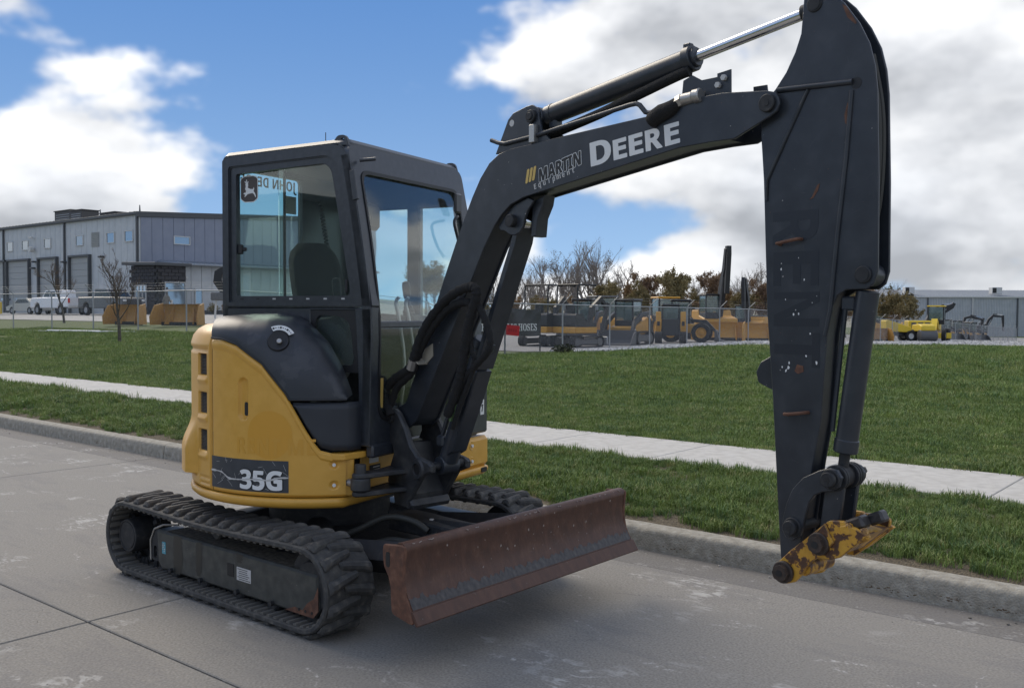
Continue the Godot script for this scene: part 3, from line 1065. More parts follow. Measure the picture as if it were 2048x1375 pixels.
			obj("rust_patch", rp, M.rust_light, fr)
			for hx in [0.735, 0.785, 0.835]:
				var hb := MB.new()
				hb.cyl(V(hx, 0.112, 0.801), V(hx, 0.112, 0.8025), 0.008, 10)
				obj("frame_hole", hb, M.ink, fr)
			for bx in [-0.42, -0.12, 0.22, 0.52]:
				var bb := MB.new()
				bolt(bb, V(bx, 0.100, 0.80), V(0, 0, 1), 0.014, 0.018)
				obj("roller_bolt", bb, M.dark, fr)
		# drive motor, idler and rollers
		var dm := MB.new()
		dm.lathe([Vector2(0.0, 0.203), Vector2(0.078, 0.203), Vector2(0.080, 0.199), Vector2(0.086, 0.199), Vector2(0.088, 0.203), Vector2(0.095, 0.203), Vector2(0.099, 0.196), Vector2(0.10, 0.08), Vector2(0.10, 0.06), Vector2(0.155, 0.06), Vector2(0.155, 0.0), Vector2(0.0, 0.0)], 36)
		put("drive_motor", dm.mesh(30.0), M.dark, ex, Transform3D(Basis(V(1, 0, 0), V(0, 0, s), V(0, -s, 0)), V(-0.865, 0.236, 0.625 * s)))
		var teeth := MB.new()
		for k in 12:
			var a := TAU * k / 12
			teeth.box(V(-0.865 + cos(a) * 0.165, 0.236 + sin(a) * 0.165, 0.72 * s), V(0.04, 0.03, 0.03), 0.004, Basis(V(0, 0, 1), a))
		tag(obj("sprocket_teeth", teeth, M.dark, ex), "", "", "", "stuff")
		var idl := MB.new()
		idl.lathe([Vector2(0.0, 0.07), Vector2(0.12, 0.07), Vector2(0.13, 0.05), Vector2(0.182, 0.05), Vector2(0.182, -0.05), Vector2(0.12, -0.07), Vector2(0.0, -0.07)], 32)
		put("idler_wheel", idl.mesh(30.0), M.dark, ex, Transform3D(Basis(V(1, 0, 0), V(0, 0, 1), V(0, -1, 0)), V(0.82, 0.236, 0.72 * s)))
		for rx in [-0.42, -0.12, 0.2, 0.5]:
			var ro := MB.new()
			ro.cyl(V(rx, 0.105, 0.64 * s), V(rx, 0.105, 0.79 * s), 0.055, 18, 0.01)
			obj("track_roller", ro, M.dark, ex)
		var cr := MB.new()
		cr.cyl(V(-0.02, 0.372, 0.60 * s), V(-0.02, 0.372, 0.775 * s), 0.042, 18, 0.008)
		obj("carrier_roller", cr, M.dark, ex)
	# centre frame
	var cf := MB.new()
	cf.prism([Vector2(-0.55, 0.24), Vector2(-0.50, 0.36), Vector2(0.50, 0.36), Vector2(0.66, 0.30), Vector2(0.66, 0.24), Vector2(0.45, 0.20), Vector2(-0.45, 0.20)], -0.42, 0.42, 0.02)
	for sx in [-0.36, 0.36]:
		for sz in [-1.0, 1.0]:
			cf.tube([V(sx * 0.6, 0.32, 0.25 * sz), V(sx, 0.27, 0.48 * sz), V(sx, 0.23, 0.64 * sz)], [0.10, 0.09, 0.08], 10)
	obj("centre_frame", cf, M.dark, ex)
	var tt := MB.new()
	tt.lathe([Vector2(0.0, 0.545), Vector2(0.40, 0.545), Vector2(0.41, 0.53), Vector2(0.41, 0.485), Vector2(0.36, 0.48), Vector2(0.36, 0.35), Vector2(0.0, 0.35)], 48)
	obj("turntable", tt, M.dark, ex)

# ---------------------------------------------------------------- dozer blade
func blade(ex: Node3D) -> void:
	var bl := Node3D.new()
	bl.name = "dozer_blade"
	ex.add_child(bl)
	tag(bl, "rusty brown dozer blade with bare worn lower edge", "")
	var front := smooth_path([Vector2(1.601, 0.284), Vector2(1.572, 0.335), Vector2(1.551, 0.385), Vector2(1.543, 0.44), Vector2(1.545, 0.50), Vector2(1.553, 0.545)], 4)
	var poly := [Vector2(1.585, 0.262)] + front + [Vector2(1.551, 0.560), Vector2(1.542, 0.571), Vector2(1.528, 0.577), Vector2(1.505, 0.575), Vector2(1.497, 0.565), Vector2(1.512, 0.50), Vector2(1.515, 0.42), Vector2(1.530, 0.35), Vector2(1.565, 0.275)]
	var mb := MB.new()
	mb.prism(poly, -0.862, 0.862)
	obj("mouldboard", mb, M.rust, bl, Transform3D.IDENTITY, 35.0)
	var edge := MB.new()
	edge.prism([Vector2(1.588, 0.290), Vector2(1.605, 0.293), Vector2(1.639, 0.240), Vector2(1.636, 0.234), Vector2(1.622, 0.232)], -0.872, 0.872, 0.002)
	obj("cutting_edge", edge, M.rust, bl)
	# bare steel band above the seam, ragged along the top
	var band := MB.new()
	var nb := noise(2.6, 5, 91)
	var rows := [[], [], [], []]
	for i in 241:
		var z := -0.86 + 1.72 * i / 240
		var top := 0.335 + 0.018 * nb.get_noise_1d(z * 3.0) + 0.022 * nb.get_noise_1d(z * 14.0)
		for k in 4:
			var y := lerpf(0.2955, top, k / 3.0)
			var x := curve_x(front, y) + 0.0012
			rows[k].append(V(x, y, z))
	band.grid([rows[3], rows[2], rows[1], rows[0]])
	obj("worn_band", band, M.worn, bl, Transform3D.IDENTITY, 60.0)
	# wear along the top roll and paint remnants
	var cap := MB.new()
	for i in 60:
		var z := rng.randf_range(-0.85, 0.85)
		var y := 0.5695 if i % 2 else rng.randf_range(0.36, 0.55)
		var x := 1.547 if i % 2 else curve_x(front, y) + 0.0006
		var a := rng.randf_range(0.002, 0.010) * (2.0 if i % 2 else 1.0)
		cap.box(V(x, y, z), V(0.004 if i % 2 else 0.001, 0.002 if i % 2 else rng.randf_range(0.002, 0.012), a), 0.0006, Basis(V(1, 0, 0), rng.randf_range(-0.6, 0.6)) * Basis(V(0, 0, 1), -0.75 if i % 2 else 0.0))
	cap.v.resize(cap.v.size())
	tag(obj("bare_spots", cap, mat(lin(.26, .21, .18), 0.6), bl), "", "", "", "stuff")
	var side := [Vector2(1.421, 0.552), Vector2(1.428, 0.560), Vector2(1.535, 0.570), Vector2(1.552, 0.562), Vector2(1.556, 0.545), Vector2(1.548, 0.476), Vector2(1.546, 0.428), Vector2(1.559, 0.355), Vector2(1.596, 0.286), Vector2(1.610, 0.245), Vector2(1.600, 0.236), Vector2(1.575, 0.238), Vector2(1.485, 0.258), Vector2(1.473, 0.272), Vector2(1.470, 0.303), Vector2(1.467, 0.375), Vector2(1.453, 0.421), Vector2(1.426, 0.462), Vector2(1.418, 0.50), Vector2(1.417, 0.535)]
	for s in [1.0, -1.0]:
		var sp := MB.new()
		sp.prism(side, 0.856, 0.874, 0.003)
		var o := put("side_plate", sp.mesh(30.0), M.rust_light, bl, Transform3D(Basis(V(1, 0, 0), V(0, 1, 0), V(0, 0, s)), Vector3.ZERO))
		var sl := MB.new()
		sl.prism(rpoly([Vector2(1.440, 0.463), Vector2(1.466, 0.463), Vector2(1.466, 0.530), Vector2(1.440, 0.530)], [0.0125], 6), 0.8735, 0.8752)
		put("slot", sl.mesh(0.0), M.ink, bl, o.transform)
	for z in [0.43, -0.43]:
		var arm := MB.new()
		arm.tube([V(0.50, 0.29, z), V(1.52, 0.40, z * 1.05)], 0.075, 4)
		arm.map(func(p: Vector3) -> Vector3: return V(p.x, 0.345 + (p.y - 0.345) * 1.1, p.z))
		obj("blade_arm", arm, M.dark, ex, Transform3D.IDENTITY, 20.0)
	var deck := MB.new()
	deck.prism([Vector2(1.20, 0.60), Vector2(1.52, 0.82), Vector2(1.52, -0.82), Vector2(1.20, -0.60)], 0.0, 0.014)
	deck.xf(Transform3D(Basis(V(1, 0.10, 0), V(0, 0, 1), V(0, 1, 0)), V(0, 0.30, 0)))
	obj("stiffener_plate", deck, M.dark, ex, Transform3D.IDENTITY, 20.0)
	var cov := MB.new()
	cov.prism([Vector2(0.62, 0.455), Vector2(1.36, 0.43), Vector2(1.36, 0.36), Vector2(0.62, 0.37)], -0.10, 0.10, 0.01)
	obj("cylinder_cover", cov, M.dark, ex)
	for bx in [0.88, 1.08]:
		var bb := MB.new()
		bolt(bb, V(bx, 0.445 - (bx - 0.62) * 0.03, 0.02), V(0, 1, 0), 0.014, 0.014)
		obj("cover_bolt", bb, M.silver, ex)
	var cy := MB.new()
	cy.cyl(V(0.75, 0.40, 0), V(1.50, 0.44, 0), 0.045, 16, 0.006)
	obj("blade_cylinder", cy, M.dark, ex)
	for h in [[V(0.46, 0.33, 0.36), V(0.60, 0.40, 0.30), V(0.74, 0.475, 0.22), V(0.86, 0.46, 0.15), V(0.94, 0.41, 0.11)], [V(0.62, 0.30, 0.30), V(0.78, 0.36, 0.24), V(0.90, 0.36, 0.19), V(1.02, 0.40, 0.12)]]:
		var hm := MB.new()
		hm.tube(smooth_path(h, 6), 0.018, 10)
		obj("blade_hose", hm, M.hose, ex)

func curve_x(path: Array, y: float) -> float:
	for i in path.size() - 1:
		if y <= path[i + 1].y:
			return lerpf(path[i].x, path[i + 1].x, clampf((y - path[i].y) / max(path[i + 1].y - path[i].y, 1e-6), 0, 1))
	return path[-1].x

# ---------------------------------------------------------------- body on the turntable
const PANEL_TOP := [[44.0, 0.832], [50.0, 0.835], [54.5, 0.852], [57.0, 0.895], [60.0, 0.96], [67.5, 1.142], [77.0, 1.296], [88.6, 1.394], [96.0, 1.42], [104.0, 1.425]]

func pol(phi: float, r: float, y: float) -> Vector3:
	return V(r * cos(deg_to_rad(phi)), y, r * sin(deg_to_rad(phi)))

func deck_outline() -> Array:
	var out := []
	for i in 70:
		var a := 46.0 + (252.0 - 46.0) * i / 69
		out.append(Vector2(RB * cos(deg_to_rad(a)), RB * sin(deg_to_rad(a))))
	out += [Vector2(0.10, -0.775), Vector2(0.62, -0.775), Vector2(0.655, -0.765), Vector2(0.665, -0.73), Vector2(0.66, -0.36), Vector2(0.60, -0.22), Vector2(0.56, -0.10), Vector2(0.545, 0.30), Vector2(0.545, 0.50)]
	return out

func house(ex: Node3D) -> void:
	var T := Transform3D(Basis(Vector3.UP, TURN), Vector3.ZERO)
	var ol := deck_outline()
	# rounded yellow skirt
	var skirt := MB.new()
	var rows := []
	for s in [[0.540, 0.90], [0.541, 0.955], [0.548, 0.985], [0.562, 1.004], [0.580, 1.009], [0.594, 1.004], [0.600, 0.990], [0.601, 0.95]]:
		var line := []
		for i in ol.size() + 1:
			var p: Vector2 = ol[i % ol.size()]
			line.append(V(p.x * s[1], s[0], p.y * s[1]))
		rows.append(line)
	skirt.grid(rows)
	obj("skirt", skirt, M.yellow, ex, T, 60.0)
	var deck := MB.new()
	var plan := []
	for p in ol: plan.append(p * 0.87)
	deck.prism(plan, 0.0, 0.30)
	deck.xf(Transform3D(Basis(V(1, 0, 0), V(0, 0, 1), V(0, 1, 0)), V(0, 0.56, 0)))
	obj("deck", deck, M.dark, ex, T, 30.0)
	# yellow access panel, with pressed pocket and dimples
	var panel := MB.new()
	rows = []
	var NC := 124
	var NR := 96
	for i in NC + 1:
		var phi := 103.6 - (103.6 - 45.0) * i / NC
		var top := lerp_table(PANEL_TOP, phi)
		var line := []
		for k in NR + 1:
			var y := lerpf(0.606, top, float(k) / NR)
			var r := RB
			var ed := minf(minf((y - 0.606), (top - y)), minf(deg_to_rad(103.6 - phi) * RB, 1.0))
			r -= 0.012 * (1.0 - smoothstep(0.0, 0.014, ed)) ** 1.5
			# pressed lip following the curved upper edge
			r += 0.006 * smoothstep(0.050, 0.036, top - y) * smoothstep(46.0, 50.0, phi)
			# pocket
			var u := deg_to_rad(85.6 - phi) * RB
			var d := Vector2(u, y - clampf(y, 1.035, 1.195)).length()
			r -= 0.016 * (1.0 - smoothstep(0.022, 0.034, d))
			for by in [0.775, 0.668]:
				var e := Vector2(deg_to_rad(49.4 - phi) * RB, y - by).length()
				r -= 0.010 * (1.0 - smoothstep(0.014, 0.026, e))
			line.append(pol(phi, r, y))
		rows.append(line)
	panel.grid(rows)
	var pn := obj("side_panel", panel, M.yellow, ex, T, 50.0)
	var slot := MB.new()
	slot.prism(rpoly([Vector2(0.0, -0.036), Vector2(0.022, -0.036), Vector2(0.022, 0.036), Vector2(0.0, 0.036)], [0.010], 5), -0.0135, -0.0125)
	obj("latch_slot", bend(slot, 85.6, 1.062), M.ink, pn)
	for by in [0.775, 0.668]:
		var bb := MB.new()
		bolt(bb, pol(49.4, RB - 0.010, by), pol(49.4, 1, 0), 0.010, 0.008)
		obj("panel_bolt", bb, M.white, pn)
	# less faded round ghost of an old sticker, with the word in it
	var disc := MB.new()
	for i in 48:
		for k in 6:
			var a := TAU * i / 48; var b := TAU * (i + 1) / 48
			var r0 := 0.127 * k / 6; var r1 := 0.127 * (k + 1) / 6
			var P := func(r: float, t: float) -> Vector3: return V(r * cos(t), r * sin(t), 0.0006)
			if k == 0: disc.tri(P.call(0, 0), P.call(r1, a), P.call(r1, b))
			else: disc.quad(P.call(r0, a), P.call(r1, a), P.call(r1, b), P.call(r0, b))
	obj("sticker_ghost", bend(disc, 74.2, 0.931), M.ghost_yellow, pn, Transform3D.IDENTITY, 60.0)
	var bold := sysfont(true)
	var rent := text_mb("RENT ME", 0.085, bold, 0.0004)
	rent.map(func(p: Vector3) -> Vector3: return V(p.x * 0.92, p.y, p.z + 0.0013))
	obj("lettering_ghost", bend(rent, 72.5, 0.868), M.ghost_deep, pn)
	# dark model sticker, torn across
	var dec := MB.new()
	var rr := [[], []]
	for i in 33:
		var u := lerpf(-0.255, 0.255, i / 32.0)
		rr[0].append(V(u, 0.084, 0.001)); rr[1].append(V(u, -0.084, 0.001))
	dec.grid([rr[1], rr[0]])
	obj("model_sticker", bend(dec, 85.0, 0.713), M.slate, pn, Transform3D.IDENTITY, 60.0)
	var tear := MB.new()
	var nz := noise(6.0, 4, 55)
	var ta := []; var tb := []
	for i in 61:
		var u := lerpf(-0.255, 0.255, i / 60.0)
		var c := 0.004 - 0.026 * smoothstep(-0.17, -0.10, u) + 0.004 * sin(u * 21.0) + 0.022 * smoothstep(0.13, 0.22, u)
		var hw := 0.0045 + 0.004 * nz.get_noise_1d(u * 4.0)
		ta.append(V(u, c + hw, 0.0046)); tb.append(V(u, c - hw, 0.0046))
	tear.grid([tb, ta])
	obj("sticker_tear", bend(tear, 85.0, 0.713), M.silver, pn, Transform3D.IDENTITY, 60.0)
	var scuffs := MB.new()
	for i in 26:
		var u := rng.randf_range(-0.24, 0.24); var y := rng.randf_range(-0.07, 0.075)
		scuffs.box(V(u, y, 0.0043), V(rng.randf_range(0.01, 0.05), 0.0012, 0.0003), 0.0, Basis(V(0, 0, 1), rng.randf_range(-1.4, 1.4)))
	obj("sticker_scuffs", bend(scuffs, 85.0, 0.713), M.silver, pn)
	var outl := MB.new()
	for o in 12:
		var t := text_mb("35G", 0.097, bold, 0.0003)
		outl.add(t, Transform3D(Basis.IDENTITY, V(cos(o * TAU / 12) * 0.0085, sin(o * TAU / 12) * 0.0085, 0.002 + 0.00004 * o)))
	outl.map(func(p: Vector3) -> Vector3: return V(p.x * 1.06, p.y, p.z))
	obj("model_outline", bend(outl, 77.8, 0.689), M.ink, pn)
	var num := MB.new()
	for o in 6:
		num.add(text_mb("35G", 0.097, bold, 0.0003), Transform3D(Basis.IDENTITY, V(cos(o * TAU / 6) * 0.0028, sin(o * TAU / 6) * 0.0028, 0.0036 + 0.00004 * o)))
	num.map(func(p: Vector3) -> Vector3: return V(p.x * 1.06, p.y, p.z))
	obj("model_number", bend(num, 77.8, 0.689), M.white, pn)
	# counterweight with louvred pockets
	var cw := MB.new()
	rows = []
	for i in 181:
		var phi := 104.4 + (256.0 - 104.4) * (pow(i / 180.0, 1.6))
		var line := []
		var sec := []
		for k in 91: sec.append([0.606 + (1.40 - 0.606) * k / 90.0, 0.0])
		sec += [[1.44, 0.012], [1.475, 0.04], [1.50, 0.085], [1.51, 0.16], [1.51, 0.35]]
		for s in sec:
			var y: float = s[0]
			var r: float = RB - s[1]
			if s[1] == 0.0:
				var ed := minf(y - 0.606, deg_to_rad(phi - 104.4) * RB)
				r -= 0.012 * (1.0 - smoothstep(0.0, 0.012, ed))
				for py in [1.285, 1.075, 0.868]:
					var u := absf(phi - 111.5) / 4.2
					var vv: float = absf(y - py) / 0.062
					var m := (1.0 - smoothstep(0.82, 1.0, u)) * (1.0 - smoothstep(0.82, 1.0, vv))
					r -= 0.03 * m
					r += 0.010 * (1.0 - smoothstep(0.7, 1.0, absf(phi - 111.5) / 5.2)) * smoothstep(py - 0.11, py - 0.085, y) * (1.0 - smoothstep(py - 0.085, py - 0.066, y))
				for py in [0.665, 0.635]:
					r -= 0.006 * (1.0 - smoothstep(0.004, 0.009, absf(y - py))) * (1.0 - smoothstep(0.8, 1.0, absf(phi - 110.0) / 5.0))
				r -= 0.010 * (1.0 - smoothstep(0.006, 0.014, absf(y - 1.365))) * smoothstep(106.0, 107.0, phi)
				if phi > 116.5:
					r += 0.055 * smoothstep(116.5, 121.5, phi) * (1.0 - smoothstep(0.80, 0.99, y)) * smoothstep(0.665, 0.675, y)
			line.append(pol(phi, r, y))
		rows.append(line)
	rows.reverse()
	cw.grid(rows)
	var co := obj("counterweight", cw, M.yellow, ex, T, 50.0)
	for py in [1.285, 1.075, 0.868]:
		var gr := MB.new()
		for i in 9: gr.tube([pol(107.6 + i * 0.98, RB - 0.014, py - 0.056), pol(107.6 + i * 0.98, RB - 0.014, py + 0.056)], 0.0022, 4)
		for k in 14: gr.tube([pol(107.4, RB - 0.012, py - 0.052 + k * 0.008), pol(111.5, RB - 0.0128, py - 0.052 + k * 0.008), pol(115.6, RB - 0.012, py - 0.052 + k * 0.008)], 0.0018, 4)
		obj("grille", gr, M.m_mesh, co)
		var bk := MB.new()
		bk.grid([[pol(115.5, RB - 0.022, py - 0.058), pol(107.5, RB - 0.022, py - 0.058)], [pol(115.5, RB - 0.022, py + 0.058), pol(107.5, RB - 0.022, py + 0.058)]])
		obj("grille_backing", bk, M.ink, co)
	# black hood, moulded cover over the engine
	var hood := MB.new()
	rows = []
	for i in 61:
		var line := []
		for k in 25: line.append(hood_at(i / 60.0, k / 24.0))
		rows.append(line)
	hood.grid(rows)
	var endc: Array = rows[60]
	for k in range(1, 24): hood.tri(endc[0], endc[k], endc[k + 1])
	var ho := obj("hood", hood, M.hood, ex, T, 45.0)
	var lip := MB.new()
	var lp := []
	for i in 61: lp.append(hood_at(i / 60.0, 0.0) + V(0, -0.005, 0))
	lip.tube(lp, 0.006, 6)
	obj("hood_seal", lip, M.ink, ho)
	# filler neck with white fuel sticker
	var hp := hood_at(0.545, 0.36)
	var hn := (hood_at(0.555, 0.36) - hood_at(0.535, 0.36)).cross(hood_at(0.545, 0.37) - hood_at(0.545, 0.35)).normalized()
	if hn.dot(pol(70, 1, 0)) < 0: hn = -hn
	var hb := Basis(Vector3.UP.cross(hn).normalized(), hn.cross(Vector3.UP.cross(hn).normalized()), hn)
	var neck := MB.new()
	neck.lathe([Vector2(0.0, 0.001), Vector2(0.036, 0.001), Vector2(0.050, 0.008), Vector2(0.054, 0.008), Vector2(0.058, 0.0)], 28)
	neck.xf(Transform3D(Basis(V(1, 0, 0), V(0, 0, 1), V(0, -1, 0)), Vector3.ZERO))
	put("filler_recess", neck.mesh(30.0), M.ink, ho, Transform3D(hb, hp))
	var key := MB.new()
	key.cyl(V(0.006, -0.004, 0), V(0.006, -0.004, 0.016), 0.014, 14, 0.003)
	put("lock_barrel", key.mesh(30.0), M.steel, ho, Transform3D(hb, hp))
	var fan := MB.new()
	var fa := []; var fb := []
	for i in 13:
		var a := deg_to_rad(118.0 - 88.0 * i / 12)
		fa.append(V(cos(a) * 0.062, sin(a) * 0.062, 0.0075)); fb.append(V(cos(a) * 0.092, sin(a) * 0.092, 0.0035))
	fan.grid([fa, fb])
	put("fuel_sticker", fan.mesh(60.0), M.white, ho, Transform3D(hb, hp))
	var fm := MB.new()
	for i in 9:
		var a := deg_to_rad(112.0 - 76.0 * i / 8)
		fm.box(V(cos(a) * 0.077, sin(a) * 0.077, 0.0072), V(0.006 if i % 3 else 0.010, 0.004 if i % 3 else 0.010, 0.0006), 0.0, Basis(V(0, 0, 1), a - PI / 2))
	put("fuel_print", fm.mesh(0.0), M.ink, ho, Transform3D(hb, hp))
	# lower black cover in front of the panel
	var low := MB.new()
	rows = []
	for i in 41:
		var t := i / 40.0
		var phi := lerpf(64.9, 44.0, minf(t / 0.85, 1.0))
		var bot := lerp_table(PANEL_TOP, minf(phi, 64.0)) + 0.014
		var top := 1.100
		var base := pol(phi, RB, 0)
		if t > 0.85: base = pol(44.0, RB, 0).lerp(V(0.585, 0, 0.46), (t - 0.85) / 0.15) + V(0.006, 0, 0.004) * sin(PI * (t - 0.85) / 0.15)
		var line := []
		for k in 15:
			var y := lerpf(bot, top, k / 14.0)
			var ins := 0.014 * (1.0 - smoothstep(0.0, 0.02, minf(y - bot, top - y)))
			var nrm := V(base.x, 0, base.z).normalized()
			line.append(V(base.x, y, base.z) - nrm * ins)
		rows.append(line)
	low.grid(rows)
	var lc: Array = []
	for r in rows: lc.append(r[14])
	for i in range(1, lc.size() - 1): low.tri(lc[0], lc[i], lc[i + 1])
	obj("fuel_cover", low, M.cover, ex, T, 45.0)
	# front of the deck: yellow lip, open bay for the swing cylinder, bolted corner block
	var lipf := MB.new()
	lipf.prism(rpoly([Vector2(0.572, 0.60), Vector2(0.60, 0.44), Vector2(0.565, 0.22), Vector2(0.60, -0.10), Vector2(0.50, -0.10), Vector2(0.47, 0.62)], [0.03], 4), 0.0, 0.035, 0.006)
	lipf.xf(Transform3D(Basis(V(1, 0, 0), V(0, 0, 1), V(0, 1, 0)), V(0, 0.800, 0)))
	obj("front_lip", lipf, M.yellow, ex, T)
	var corner := MB.new()
	corner.box(V(0.545, 0.715, 0.545), V(0.02, 0.215, 0.09), 0.006, Basis(Vector3.UP, deg_to_rad(-46.0)))
	corner.box(V(0.50, 0.70, 0.18), V(0.012, 0.19, 0.36), 0.004)
	obj("front_plate", corner, M.yellow, ex, T)
	var tagp := MB.new()
	tagp.box(V(0.5085, 0.760, 0.245), V(0.003, 0.040, 0.085), 0.001)
	obj("data_label", tagp, M.white, ex, T)
	var tagd := MB.new()
	tagd.box(V(0.5085, 0.690, 0.235), V(0.003, 0.075, 0.10), 0.001)
	obj("warning_label", tagd, M.dark, ex, T)
	for k in 4:
		var ln := MB.new()
		ln.box(V(0.5105, 0.715 - k * 0.016, 0.225), V(0.001, 0.006, 0.06))
		obj("label_line", ln, M.silver, ex, T)
	var blk := MB.new()
	blk.box(V(0.57, 0.695, -0.575), V(0.19, 0.19, 0.40), 0.022)
	var bo := obj("corner_block", blk, M.yellow, ex, T)
	for by in [0.745, 0.648]:
		var dm := MB.new()
		dm.lathe([Vector2(0.0, 0.0005), Vector2(0.016, 0.0005), Vector2(0.026, 0.003), Vector2(0.030, 0.0)], 20)
		dm.xf(Transform3D(Basis(V(0, 1, 0), V(1, 0, 0), V(0, 0, 1)), V(0.665, by, -0.555)))
		obj("bolt_dimple", dm, M.yellow, bo)
		var bb := MB.new()
		bolt(bb, V(0.665, by, -0.555), V(1, 0, 0), 0.011, 0.010)
		obj("block_bolt", bb, M.white, bo)
	var slotb := MB.new()
	slotb.prism(rpoly([Vector2(-0.735, 0.562), Vector2(-0.665, 0.562), Vector2(-0.665, 0.592), Vector2(-0.735, 0.592)], [0.012], 4), 0.0, 0.006)
	slotb.xf(Transform3D(Basis(V(0, 0, 1), V(0, 1, 0), V(1, 0, 0)), V(0.668, 0, 0)))
	obj("skirt_slot", slotb, M.ink, ex, T)

func hood_at(s: float, t: float) -> Vector3:
	var phi := lerpf(103.4, 44.5, s)
	var c := pol(phi, RB, 0)
	var yb := maxf(lerp_table(PANEL_TOP, phi) + 0.014, 1.122)
	var xw := lerpf(-0.405, 0.528, pow(s, 0.92))
	var yt := lerp_table([[-0.42, 1.546], [-0.19, 1.562], [0.047, 1.569], [0.165, 1.55], [0.243, 1.512], [0.367, 1.413], [0.465, 1.278], [0.508, 1.185], [0.528, 1.135]], xw)
	var a := t * PI / 2
	var k := 1.0 - pow(cos(a), 0.80)
	var g := pow(sin(a), 0.82)
	return V(lerpf(c.x, xw, k), lerpf(yb, maxf(yt, yb + 0.012), g), lerpf(c.z, 0.46, k))

# ---------------------------------------------------------------- cab
func xfront(y: float) -> float:
	return lerp_table([[0.85, 0.640], [1.43, 0.656], [1.60, 0.650], [1.93, 0.603], [2.21, 0.552], [2.36, 0.522], [2.50, 0.488]], y)

func facing(mb: MB, off := 0.0) -> MB:   # drawn as (-z, y), laid on the raked front
	return mb.map(func(p: Vector3) -> Vector3: return V(p.z + off + xfront(p.y), p.y, -p.x))

func flat_back(mb: MB, x: float) -> MB:
	return mb.map(func(p: Vector3) -> Vector3: return V(x + p.z, p.y, -p.x))

